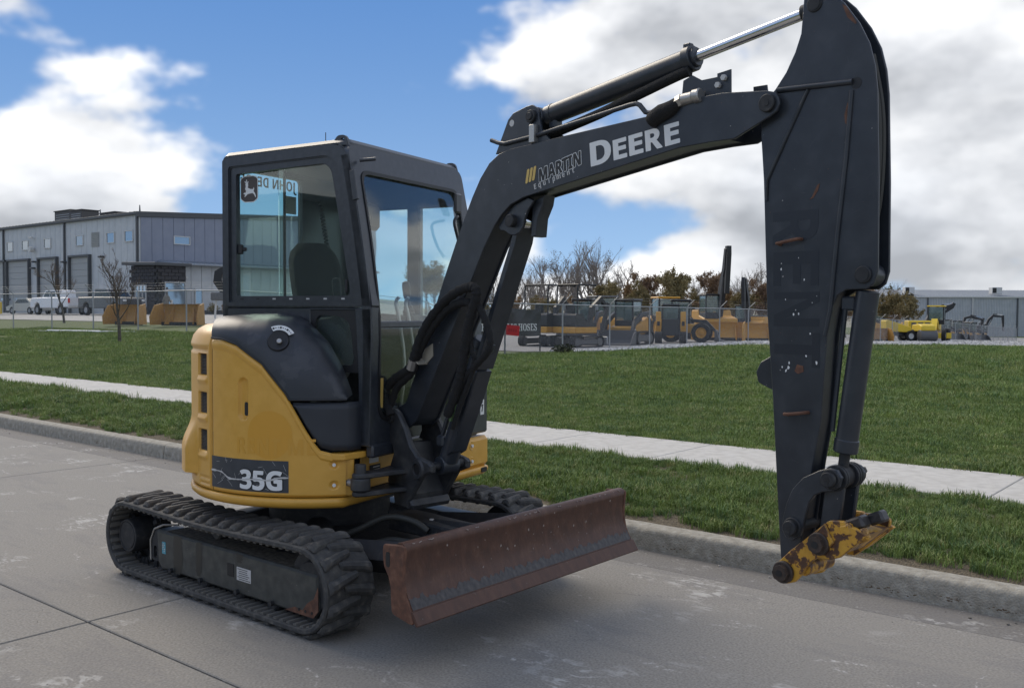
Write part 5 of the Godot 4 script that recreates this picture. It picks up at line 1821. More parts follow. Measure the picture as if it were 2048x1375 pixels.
	pa.prism([Vector2(2.579, 2.400), Vector2(2.591, 2.510), Vector2(2.635, 2.524), Vector2(2.681, 2.497), Vector2(2.754, 2.497), Vector2(2.754, 2.510), Vector2(2.816, 2.516), Vector2(2.818, 2.415), Vector2(2.70, 2.418)], -0.036, -0.028, 0.001)
	obj("valve_bracket", pa, M.black, bo)
	for q in [Vector2(2.763, 2.463), Vector2(2.790, 2.487)]:
		var bb := MB.new()
		bolt(bb, V(q.x, q.y, -0.028), V(0, 0, 1), 0.012, 0.014)
		obj("bracket_bolt", bb, M.silver, bo)
	var pb := MB.new()
	pb.prism([Vector2(2.846, 2.461), Vector2(2.906, 2.459), Vector2(2.914, 2.405), Vector2(2.848, 2.408)], -0.145, -0.137, 0.001)
	obj("hose_bracket", pb, M.black, bo)
	# ------------------------------------------------ swing post
	var POST := [Vector2(0.660, 1.005), Vector2(0.672, 1.036), Vector2(0.700, 1.050), Vector2(0.735, 1.050), Vector2(0.772, 1.03), Vector2(0.832, 0.955), Vector2(0.880, 0.864), Vector2(0.94, 0.812), Vector2(1.03, 0.797), Vector2(1.065, 0.778), Vector2(1.062, 0.744), Vector2(0.98, 0.714), Vector2(0.945, 0.668), Vector2(0.862, 0.564), Vector2(0.860, 0.522), Vector2(0.735, 0.525), Vector2(0.722, 0.592), Vector2(0.668, 0.65), Vector2(0.688, 0.732), Vector2(0.725, 0.812), Vector2(0.708, 0.850), Vector2(0.662, 0.856), Vector2(0.632, 0.862), Vector2(0.660, 0.912), Vector2(0.656, 0.970)]
	var post := MB.new()
	post.prism(POST, 0.018, 0.055, 0.010)
	post.prism(POST, -0.220, -0.183, 0.010)
	post.prism([Vector2(0.70, 0.525), Vector2(0.85, 0.525), Vector2(0.87, 0.60), Vector2(0.80, 0.70), Vector2(0.76, 0.86), Vector2(0.70, 0.86), Vector2(0.66, 0.66)], -0.20, 0.03, 0.012)
	post.prism([Vector2(0.74, 0.52), Vector2(0.885, 0.522), Vector2(0.90, 0.545), Vector2(0.88, 0.575), Vector2(0.74, 0.58)], -0.215, 0.05, 0.012)
	var po := obj("swing_post", post, M.casting, ex, T, 35.0)
	var ringm := MB.new()
	ringm.lathe([Vector2(0.030, 0.0), Vector2(0.032, 0.012), Vector2(0.050, 0.012), Vector2(0.058, 0.0)], 24)
	ringm.xf(Transform3D(Basis(V(1, 0, 0), V(0, 0, 1), V(0, -1, 0)), V(0.945, 0.748, 0.054)))
	obj("bush_ring", ringm, M.casting, po)
	var hol := MB.new()
	hol.cyl(V(0.945, 0.748, 0.05), V(0.945, 0.748, 0.0565), 0.031, 20)
	obj("bush_hole", hol, M.ink, po)
	var fp := MB.new()
	pin(fp, 0.702, 1.004, -0.225, 0.070, 0.034)
	bolt(fp, V(0.702, 1.004, 0.068), V(0, 0, 1), 0.017, 0.016)
	obj("foot_pin", fp, M.dark, po)
	p = MB.new()
	pin(p, 1.022, 0.768, -0.23, 0.035, 0.022)
	obj("cylinder_pin", p, M.dark, po)
	# lugs and rod of the swing cylinder
	for y in [0.722, 0.628]:
		var lg := MB.new()
		lg.prism(rpoly([Vector2(0.66, 0.02), Vector2(0.86, 0.02), Vector2(0.835, 0.12), Vector2(0.83, 0.30), Vector2(0.80, 0.355), Vector2(0.755, 0.345), Vector2(0.735, 0.28), Vector2(0.72, 0.14)], [0.02, 0.02, 0.05, 0.04, 0.04, 0.04, 0.03, 0.05], 4), 0.0, 0.026, 0.006)
		lg.xf(Transform3D(Basis(V(1, 0, 0), V(0, 0, 1), V(0, 1, 0)), V(0, y - 0.013, 0)))
		obj("swing_lug", lg, M.casting, po)
	var vp := MB.new()
	vp.cyl(V(0.785, 0.615, 0.305), V(0.785, 0.782, 0.305), 0.030, 18, 0.004)
	vp.cyl(V(0.785, 0.645, 0.305), V(0.785, 0.710, 0.305), 0.052, 20, 0.006)
	obj("swing_pin", vp, M.casting, po)
	var sr := MB.new()
	sr.cyl(V(0.45, 0.678, 0.37), V(0.75, 0.678, 0.312), 0.023, 16, 0.002)
	obj("swing_rod", sr, M.steel, po)
	# ------------------------------------------------ boom cylinder with its guard
	var b0 := V(1.022, 0.768, -0.083); var b1 := V(1.599, 2.014, -0.083)
	var bd := (b1 - b0).normalized()
	var bc := MB.new()
	bc.cyl(b0 + bd * 0.03, b0 + bd * 0.72, 0.052, 24, 0.004)
	bc.cyl(b0 + bd * 0.69, b0 + bd * 0.74, 0.060, 24, 0.004)
	bc.cyl(b0 - V(0, 0, 0.055), b0 + V(0, 0, 0.055), 0.048, 22, 0.004)
	bc.tube([b0 + bd * 0.10 + V(-0.055, 0.03, 0.035), b0 + bd * 0.68 + V(-0.055, 0.03, 0.035)], 0.012, 8)
	bc.box(b0 + bd * 0.12 + V(-0.05, 0.02, 0.03), V(0.06, 0.06, 0.05), 0.01)
	var bco := obj("boom_cylinder", bc, M.black, ex, T, 35.0)
	var br2 := MB.new()
	br2.cyl(b0 + bd * 0.72, b1 - bd * 0.03, 0.024, 20, 0.002)
	br2.cyl(b1 - V(0, 0, 0.05), b1 + V(0, 0, 0.05), 0.042, 20, 0.004)
	obj("piston_rod", br2, M.chrome, bco)
	var side := V(bd.y, -bd.x, 0)   # forward of the cylinder
	var gp := func(u: float, w: float) -> Vector2:
		var q: Vector3 = b0 + bd * u + side * w
		return Vector2(q.x, q.y)
	var gu := MB.new()
	var gpoly := [gp.call(0.61, 0.028), gp.call(0.60, 0.052), gp.call(1.28, 0.050), gp.call(1.375, 0.030), gp.call(1.36, 0.012), gp.call(1.27, 0.020)]
	gu.prism(gpoly, -0.032, -0.026, 0.0015)
	gu.prism(gpoly, -0.140, -0.134, 0.0015)
	gu.prism([gp.call(0.60, 0.048), gp.call(0.60, 0.055), gp.call(1.285, 0.053), gp.call(1.38, 0.033), gp.call(1.378, 0.027), gp.call(1.28, 0.046)], -0.141, -0.025, 0.0015)
	obj("cylinder_guard", gu, M.black, ex, T, 25.0)
	# front plate guarding the barrel
	var gl2 := MB.new()
	gl2.prism([gp.call(0.08, 0.030), gp.call(0.12, 0.060), gp.call(0.45, 0.066), gp.call(0.59, 0.062), gp.call(0.59, 0.030), gp.call(0.20, 0.020)], -0.135, -0.030, 0.006)
	obj("barrel_guard", gl2, M.black, ex, T, 25.0)
	# ------------------------------------------------ hoses
	var hoses := [[[V(0.733, 1.015, 0.075), V(0.678, 1.095, 0.07), V(0.687, 1.164, 0.065), V(0.765, 1.222, 0.06), V(0.882, 1.282, 0.055), V(0.925, 1.345, 0.06), V(0.975, 1.440, 0.06), V(1.068, 1.548, 0.06), V(1.185, 1.640, 0.055), V(1.310, 1.692, 0.05), V(1.392, 1.698, 0.05), V(1.412, 1.660, 0.05), V(1.378, 1.572, 0.05), V(1.332, 1.439, 0.05), V(1.300, 1.304, 0.045), V(1.262, 1.215, 0.04), V(1.165, 1.050, 0.03)], 0.024],
		[[V(0.700, 1.07, 0.05), V(0.752, 1.170, 0.045), V(0.883, 1.262, 0.04), V(0.925, 1.345, 0.04), V(0.985, 1.425, 0.04), V(1.07, 1.512, 0.04), V(1.185, 1.598, 0.035), V(1.325, 1.628, 0.03), V(1.36, 1.58, 0.025)], 0.021],
		[[V(1.375, 1.650, 0.035), V(1.435, 1.570, 0.03), V(1.482, 1.488, 0.03), V(1.485, 1.400, 0.03), V(1.385, 1.318, 0.025), V(1.300, 1.250, 0.02), V(1.20, 1.12, 0.01)], 0.018],
		[[V(1.33, 1.52, 0.02), V(1.345, 1.40, 0.025), V(1.37, 1.34, 0.025), V(1.33, 1.24, 0.02), V(1.24, 1.10, 0.01), V(1.17, 0.98, 0.0)], 0.013]]
	for h in hoses:
		var hm := MB.new()
		var sp := smooth_path(h[0], 8)
		var rad := []
		for i in sp.size(): rad.append(h[1] * (1.0 + 0.09 * sin(i * 1.9) + 0.06 * sin(i * 3.7)))
		hm.tube(sp, rad, 12)
		obj("hydraulic_hose", hm, M.fabric, ex, T, 60.0)
	var hbk := MB.new()
	hbk.prism([Vector2(0.930, 1.374), Vector2(1.007, 1.412), Vector2(1.012, 1.346), Vector2(0.956, 1.304), Vector2(0.913, 1.310)], 0.001, 0.005, 0.0)
	hbk.box(V(0.935, 1.315, 0.03), V(0.055, 0.006, 0.06), 0.001, Basis(V(0, 0, 1), -0.5))
	obj("hose_clip", hbk, mat(lin(.33, .30, .24), 0.6), ex, T)
	var hft := MB.new()
	hft.cyl(V(0.888, 1.275, 0.055), V(0.915, 1.325, 0.058), 0.027, 8)
	obj("hose_fitting", hft, M.steel, ex, T)
	var strip := MB.new()
	strip.tube([V(1.24, 1.20, 0.012), V(1.16, 1.02, 0.006)], 0.010, 6)
	obj("green_hose", strip, mat(lin(.10, .17, .07), 0.6), ex, T)
	arm(ex, T)

func arm(ex: Node3D, T: Transform3D) -> void:
	var c0 := -0.131
	var c1 := -0.035
	var mb := MB.new()
	mb.prism(ARM, c1 - 0.012, c1, 0.003)
	mb.prism(ARM, c0, c0 + 0.012, 0.003)
	var fill := [Vector2(3.09, 2.50), Vector2(3.055, 2.45), Vector2(2.975, 2.36), Vector2(2.960, 2.26), Vector2(2.974, 2.078), Vector2(2.996, 1.592), Vector2(3.026, 1.260), Vector2(3.049, 0.935), Vector2(3.068, 0.68), Vector2(3.085, 0.62), Vector2(3.115, 0.63), Vector2(3.130, 0.724), Vector2(3.174, 1.035), Vector2(3.202, 1.195), Vector2(3.222, 1.509), Vector2(3.238, 1.602), Vector2(3.26, 1.66), Vector2(3.31, 1.76), Vector2(3.34, 2.0), Vector2(3.335, 2.30), Vector2(3.31, 2.42), Vector2(3.25, 2.52), Vector2(3.18, 2.56)]
	mb.prism(fill, c0 + 0.011, c1 - 0.011)
	var ar := obj("arm", mb, M.black, ex, T, 30.0)
	# welded bars
	var weld := func(pts: Array, r: float, called: String) -> void:
		var w := MB.new()
		var path := []
		for q in pts: path.append(V(q.x, q.y, c1 + 0.002))
		w.tube(path, r, 8)
		obj(called, w, M.black, ar, Transform3D.IDENTITY, 60.0)
	weld.call([Vector2(3.020, 2.402), Vector2(3.315, 2.385)], 0.011, "stiffener_bar")
	weld.call([Vector2(3.143, 2.385), Vector2(2.981, 2.076), Vector2(2.978, 2.0)], 0.0065, "weld_bead")
	weld.call([Vector2(3.311, 2.355), Vector2(3.295, 2.124), Vector2(3.266, 1.851), Vector2(3.244, 1.593), Vector2(3.226, 1.504)], 0.0085, "stiffener_bar")
	var hol := MB.new()
	hol.cyl(V(3.327, 2.378, c1 - 0.001), V(3.327, 2.378, c1 + 0.0012), 0.020, 18)
	obj("plate_hole", hol, M.ink, ar)
	for h in [[Vector2(3.037, 1.838), Vector2(3.127, 1.846)], [Vector2(3.078, 1.212), Vector2(3.164, 1.219)]]:
		var a: Vector2 = h[0]; var b: Vector2 = h[1]
		var hm := MB.new()
		hm.tube(smooth_path([V(b.x, b.y + 0.004, c1), V(b.x - 0.004, b.y + 0.004, c1 + 0.022), V(lerpf(b.x, a.x, 0.3), b.y, c1 + 0.028), V(a.x + 0.01, a.y, c1 + 0.027), V(a.x, a.y, c1 + 0.018), V(a.x + 0.004, a.y - 0.004, c1)], 4), 0.0062, 8)
		obj("hose_loop", hm, M.rust_light, ar)
	# chips and rust
	var chips := MB.new()
	for i in 18:
		var s := rng.randf_range(3.04, 3.20); var y := rng.randf_range(1.36, 1.80)
		var w := rng.randf_range(0.0015, 0.0048)
		var n := 5 + rng.randi() % 3
		var pl := []
		for k in n:
			var a := TAU * k / n
			pl.append(Vector2(s + cos(a) * w * rng.randf_range(0.5, 1.3), y + sin(a) * w * rng.randf_range(0.6, 2.2)))
		chips.prism(pl, c1, c1 + 0.0008)
	tag(obj("paint_chips", chips, M.white, ar, Transform3D.IDENTITY, 0.0), "", "", "", "stuff")
	var rs := MB.new()
	rs.prism([Vector2(3.285, 2.275), Vector2(3.296, 2.315), Vector2(3.303, 2.30), Vector2(3.306, 2.345), Vector2(3.318, 2.35), Vector2(3.312, 2.25), Vector2(3.302, 2.235), Vector2(3.288, 2.245)], c1, c1 + 0.0015)
	rs.prism([Vector2(3.155, 1.99), Vector2(3.165, 2.0), Vector2(3.185, 2.04), Vector2(3.195, 2.045), Vector2(3.188, 2.02), Vector2(3.17, 1.995)], c1, c1 + 0.0012)
	rs.prism([Vector2(3.105, 1.37), Vector2(3.115, 1.395), Vector2(3.14, 1.39), Vector2(3.142, 1.37), Vector2(3.12, 1.36)], c1, c1 + 0.0012)
	rs.prism([Vector2(3.270, 2.66), Vector2(3.285, 2.65), Vector2(3.325, 2.585), Vector2(3.32, 2.58), Vector2(3.29, 2.61)], c1, c1 + 0.0012)
	tag(obj("rust_spots", rs, M.rust_light, ar, Transform3D.IDENTITY, 0.0), "", "", "", "stuff")
	# ghost of removed vertical lettering
	var gt := MB.new()
	var yy := 1.955
	for ch in ["R", "E", "N", "T"]:
		var t := text_mb(ch, 0.20, sysfont(true), 0.0003)
		var lo := Vector2(1e9, 1e9); var hi := Vector2(-1e9, -1e9)
		for q in t.v:
			lo = lo.min(Vector2(q.x, q.y)); hi = hi.max(Vector2(q.x, q.y))
		var top := yy
		# turned to read downwards: letter top points to the outer edge of the arm
		t.map(func(q: Vector3) -> Vector3: return V(3.005 + (2.0 - top) * 0.03 + (q.y - lo.y) / (hi.y - lo.y) * 0.185, top - (q.x - lo.x) / (hi.x - lo.x) * 0.125, q.z))
		gt.add(t)
		yy -= 0.148
	obj("lettering_ghost", gt, M.ghost_navy, ar, Transform3D(Basis.IDENTITY, V(0, 0, c1 + 0.0006)), 0.0)
	# pins
	for q in [[3.164, 2.685, 0.030, c0 - 0.006, c1 + 0.006], [3.366, 1.716, 0.030, c0 - 0.008, c1 + 0.010]]:
		var p := MB.new()
		pin(p, q[0], q[1], q[3], q[4], q[2])
		p.cyl(V(q[0], q[1], q[4]), V(q[0], q[1], q[4] + 0.002), q[2] * 0.75, 18)
		obj("arm_pin", p, M.dark, ar)
	# curved hoses between the plates
	for k in 2:
		var hs := MB.new()
		hs.tube(smooth_path([V(3.35, 2.48, -0.07 - 0.03 * k), V(3.385, 2.30, -0.07 - 0.03 * k), V(3.392, 2.12, -0.07 - 0.03 * k), V(3.38, 1.95, -0.07 - 0.03 * k), V(3.35, 1.85, -0.07 - 0.03 * k)], 5), 0.013, 8)
		obj("arm_hose", hs, M.hose, ar)
	var tab := MB.new()
	tab.prism(rpoly([Vector2(2.955, 1.28), Vector2(2.88, 1.31), Vector2(2.87, 1.35), Vector2(2.89, 1.39), Vector2(2.98, 1.44)], [0.02], 4), c0 - 0.03, c0 - 0.015, 0.002)
	obj("hook_tab", tab, M.black, ar)
	# bucket cylinder
	var b0 := V(3.366, 1.716, -0.083); var b1 := V(3.272, 1.000, -0.083)
	var d := (b1 - b0).normalized()
	var bc := MB.new()
	bc.cyl(b0 + d * 0.055, b0 + d * 0.62, 0.0395, 24, 0.004)
	bc.cyl(b0 + d * 0.585, b0 + d * 0.635, 0.043, 24, 0.004)
	bc.cyl(b0 - V(0, 0, 0.033), b0 + V(0, 0, 0.033), 0.040, 20, 0.003)
	bc.box(b0 + d * 0.11 + V(-0.055, 0.01, 0.01), V(0.05, 0.05, 0.04), 0.006)
	bc.tube([b0 + d * 0.12 + V(-0.065, 0, 0.02), b0 + d * 0.56 + V(-0.05, 0, 0.02)], 0.009, 8)
	var bo := obj("bucket_cylinder", bc, M.black, ex, T, 35.0)
	var rod := MB.new()
	rod.cyl(b0 + d * 0.60, b1 - d * 0.03, 0.019, 18, 0.001)
	rod.cyl(b1 - V(0, 0, 0.04), b1 + V(0, 0, 0.04), 0.040, 22, 0.004)
	obj("piston_rod", rod, M.dark, bo)
	# bent link plates
	var LINK := [Vector2(3.271, 1.038), Vector2(3.234, 1.026), Vector2(3.169, 0.991), Vector2(3.127, 0.943), Vector2(3.104, 0.888), Vector2(3.091, 0.838), Vector2(3.086, 0.79), Vector2(3.103, 0.763), Vector2(3.134, 0.757), Vector2(3.161, 0.777), Vector2(3.172, 0.815), Vector2(3.183, 0.861), Vector2(3.196, 0.907), Vector2(3.216, 0.934), Vector2(3.244, 0.949), Vector2(3.281, 0.957), Vector2(3.309, 0.976), Vector2(3.318, 1.009), Vector2(3.300, 1.034)]
	var lk := MB.new()
	lk.prism(LINK, -0.012, 0.008, 0.003)
	var lo2 := obj("bent_link", lk, M.black, ex, T, 30.0)
	var lk2 := MB.new()
	lk2.prism(LINK, -0.174, -0.154, 0.003)
	obj("bent_link", lk2, M.black, ex, T, 30.0)
	var cpin := func(s: float, y: float, called: String) -> void:
		var p := MB.new()
		pin(p, s, y, -0.19, 0.022, 0.024)
		p.cyl(V(s, y, 0.008), V(s, y, 0.016), 0.036, 20, 0.003)
		p.cyl(V(s, y, -0.182), V(s, y, -0.174), 0.036, 20, 0.003)
		p.cyl(V(s, y, 0.016), V(s, y, 0.036), 0.027, 20, 0.003)
		var o := obj(called, p, M.dark, lo2)
		var h := MB.new()
		h.cyl(V(s, y, 0.034), V(s, y, 0.0368), 0.010, 12)
		h.box(V(s + 0.004, y - 0.018, 0.0362), V(0.004, 0.03, 0.001))
		obj("grease_hole", h, M.ink, lo2)
	cpin.call(3.279, 1.000, "link_pin")
	cpin.call(3.132, 0.806, "link_pin")
	var sp := MB.new()
	for cc in [-0.150, -0.134, -0.118, -0.045, -0.030]:
		sp.cyl(V(3.279, 1.0, cc), V(3.279, 1.0, cc + 0.012), 0.046, 22, 0.002)
	obj("spacer", sp, M.dark, lo2)
	var bt := MB.new()
	bolt(bt, V(3.279, 1.005, -0.188), V(0, 0, -1), 0.016, 0.04)
	obj("pin_bolt", bt, M.hose, lo2)
	var bars := MB.new()
	bars.prism([Vector2(3.243, 1.0), Vector2(3.315, 1.0), Vector2(3.285, 0.76), Vector2(3.215, 0.76)], -0.045, -0.022, 0.004)
	bars.prism([Vector2(3.243, 1.0), Vector2(3.315, 1.0), Vector2(3.285, 0.76), Vector2(3.215, 0.76)], -0.145, -0.122, 0.004)
	obj("push_link", bars, M.black, ex, T, 30.0)
	# quick coupler
	var CO := [Vector2(3.072, 0.640), Vector2(3.079, 0.668), Vector2(3.136, 0.727), Vector2(3.276, 0.852), Vector2(3.288, 0.858), Vector2(3.337, 0.862), Vector2(3.354, 0.848), Vector2(3.378, 0.845), Vector2(3.425, 0.826), Vector2(3.323, 0.732), Vector2(3.290, 0.719), Vector2(3.237, 0.715), Vector2(3.212, 0.695), Vector2(3.181, 0.645), Vector2(3.150, 0.610), Vector2(3.118, 0.598), Vector2(3.088, 0.610)]
	var cpl := MB.new()
	cpl.prism(CO, 0.002, 0.022, 0.003)
	cpl.prism(CO, -0.190, -0.170, 0.003)
	cpl.prism([Vector2(3.24, 0.80), Vector2(3.29, 0.84), Vector2(3.42, 0.83), Vector2(3.33, 0.745), Vector2(3.26, 0.73)], -0.172, 0.004, 0.004)
	var co := obj("quick_coupler", cpl, M.coupler, ex, T, 30.0)
	var padm := MB.new()
	padm.prism([Vector2(3.270, 0.846), Vector2(3.306, 0.782), Vector2(3.253, 0.726), Vector2(3.188, 0.755)], 0.020, 0.032, 0.003)
	obj("pin_boss", padm, M.coupler, co)
	var hook := MB.new()
	hook.prism(rpoly([Vector2(3.25, 0.70), Vector2(3.27, 0.775), Vector2(3.35, 0.848), Vector2(3.395, 0.868), Vector2(3.42, 0.855), Vector2(3.412, 0.820), Vector2(3.335, 0.742), Vector2(3.29, 0.705)], [0.012], 4), -0.172, -0.152, 0.003)
	hook.prism(rpoly([Vector2(3.235, 0.80), Vector2(3.255, 0.862), Vector2(3.315, 0.864), Vector2(3.30, 0.80)], [0.012], 4), -0.190, -0.172, 0.003)
	obj("hook_plate", hook, M.coupler, co)
	var jaw := MB.new()
	jaw.box(V(3.362, 0.852, -0.03), V(0.070, 0.045, 0.06), 0.008, Basis(V(0, 0, 1), 0.45))
	jaw.box(V(3.408, 0.872, -0.085), V(0.060, 0.042, 0.05), 0.008, Basis(V(0, 0, 1), 0.45))
	obj("jaw_block", jaw, M.worn, co)
	var jw := MB.new()
	jw.box(V(3.392, 0.818, 0.0), V(0.055, 0.045, 0.03), 0.008, Basis(V(0, 0, 1), 0.5))
	jw.box(V(3.345, 0.832, 0.010), V(0.045, 0.045, 0.03), 0.008, Basis(V(0, 0, 1), 0.35))
	obj("stop_block", jw, M.coupler, co)
	for q in [[3.110, 0.641, 0.030], [3.249, 0.770, 0.030]]:
		var pm := MB.new()
		pin(pm, q[0], q[1], -0.205, 0.05, q[2] * 0.8)
		pm.cyl(V(q[0], q[1], 0.022), V(q[0], q[1], 0.040), q[2] * 1.35, 22, 0.003)
		pm.tube([V(q[0], q[1], 0.040), V(q[0], q[1], 0.060)], q[2] * 0.98, 8)
		obj("coupler_pin", pm, M.pin, co)
		var ph := MB.new()
		ph.cyl(V(q[0], q[1], 0.058), V(q[0], q[1], 0.0612), 0.013, 14)
		obj("pin_bore", ph, M.ink, co)
	var tube := MB.new()
	tube.cyl(V(3.175, 0.665, -0.17), V(3.175, 0.665, 0.004), 0.030, 18, 0.003)
	obj("cross_tube", tube, M.coupler, co)

# ---------------------------------------------------------------- everything behind the lawn
const TO_US := -0.876      # turn that points a thing's front at the street corner where we stand
const LEFTWARD := -2.447
const RIGHTWARD := 0.694

func back_materials() -> void:
	M.panel = tri_mat(ntex(256, 0.02, 4, 301, [[0.0, lin(.44, .46, .47)], [1.0, lin(.52, .535, .54)]]), 0.2, 0.55)
	M.panel_blue = tri_mat(ntex(256, 0.02, 4, 302, [[0.0, lin(.215, .24, .305)], [1.0, lin(.245, .27, .335)]]), 0.2, 0.55)
	M.trim = mat(lin(.075, .08, .085), 0.6)
	M.door = mat(lin(.34, .35, .345), 0.6)
	M.block = tri_mat(ntex(256, 0.05, 4, 303, [[0.0, lin(.03, .03, .034)], [1.0, lin(.085, .082, .085)]]), 1.0, 0.9)
	M.corr = tri_mat(ntex(256, 0.03, 4, 304, [[0.0, lin(.34, .36, .37)], [1.0, lin(.42, .44, .45)]]), 0.1, 0.6)
	M.corr_roof = mat(lin(.30, .33, .37), 0.45, 0.3)
	M.unit = mat(lin(.55, .55, .53), 0.7)
	M.unit_dark = mat(lin(.10, .095, .09), 0.8)
	M.galv = mat(lin(.34, .35, .36), 0.5, 0.5)
	M.m_yellow = tri_mat(ntex(256, 0.02, 4, 305, [[0.0, lin(.50, .24, .022)], [1.0, lin(.60, .31, .035)]]), 0.7, 0.45)
	M.m_lemon = mat(lin(.68, .48, .03), 0.5)
	M.m_black = mat(lin(.016, .017, .019), 0.45)
	M.m_grey = mat(lin(.10, .10, .10), 0.6)
	M.tyre = mat(lin(.02, .02, .02), 0.9)
	M.tan = tri_mat(ntex(512, 0.02, 5, 306, [[0.0, lin(.30, .15, .04)], [0.5, lin(.42, .22, .05)], [1.0, lin(.46, .27, .09)]]), 0.6, 0.6)
	M.car_white = mat(lin(.72, .73, .74), 0.25)
	M.car_white.clearcoat_enabled = true
	M.car_dark = mat(lin(.030, .032, .036), 0.25)
	M.car_dark.clearcoat_enabled = true
	M.car_silver = mat(lin(.46, .45, .41), 0.3, 0.3)
	M.win = mat(lin(.36, .41, .45), 0.05, 0.7)
	M.carwin = mat(lin(.02, .024, .026), 0.08)
	M.lens = mat(lin(.55, .03, .02), 0.3)
	M.bark = tri_mat(ntex(256, 0.05, 4, 307, [[0.0, lin(.055, .045, .036)], [1.0, lin(.16, .14, .115)]]), 1.0, 0.95)
	M.bark_pale = mat(lin(.25, .22, .19), 0.95)
	M.twig = mat(lin(.12, .085, .06), 0.9)
	M.leaf_brown = leafy(lin(.24, .15, .075))
	M.leaf_olive = leafy(lin(.19, .155, .07))
	M.leaf_green = leafy(lin(.10, .105, .04))
	M.leaf_rust = leafy(lin(.20, .13, .085))

func leafy(c: Color) -> StandardMaterial3D:
	var m := mat(c, 0.8)
	m.backlight_enabled = true
	m.backlight = Color(0.3, 0.25, 0.12)
	return m

func on_ground(x: float, z: float) -> Vector3: return V(x, ground(x, z), z)

func background() -> void:
	back_materials()
	workshop()
	metal_shed()
	house_behind()
	fences()
	trees()
	yard()
	forecourt()

# ---------------------------------------------------------------- workshop building
func window_part(parent: Node3D, t: Transform3D, w: float, h: float, panes := 1) -> void:   # faces +z of t
	var fr := MB.new()
	var o := [Vector2(-w / 2, -h / 2), Vector2(w / 2, -h / 2), Vector2(w / 2, h / 2), Vector2(-w / 2, h / 2)]
	var i := [Vector2(-w / 2 + .07, -h / 2 + .07), Vector2(w / 2 - .07, -h / 2 + .07), Vector2(w / 2 - .07, h / 2 - .07), Vector2(-w / 2 + .07, h / 2 - .07)]
	fr.ring(o, i, 0.0, 0.09)
	for k in range(1, panes): fr.box(V(-w / 2 + w * k / panes, 0, 0.05), V(0.07, h - 0.14, 0.08))
	var f := put("window", fr.mesh(0.0), M.unit, parent, t)
	for k in panes:
		var g := MB.new()
		g.box(V(-w / 2 + w * (k + 0.5) / panes, 0, 0.025), V(w / panes - 0.10, h - 0.12, 0.02))
		obj("pane", g, M.win, f)

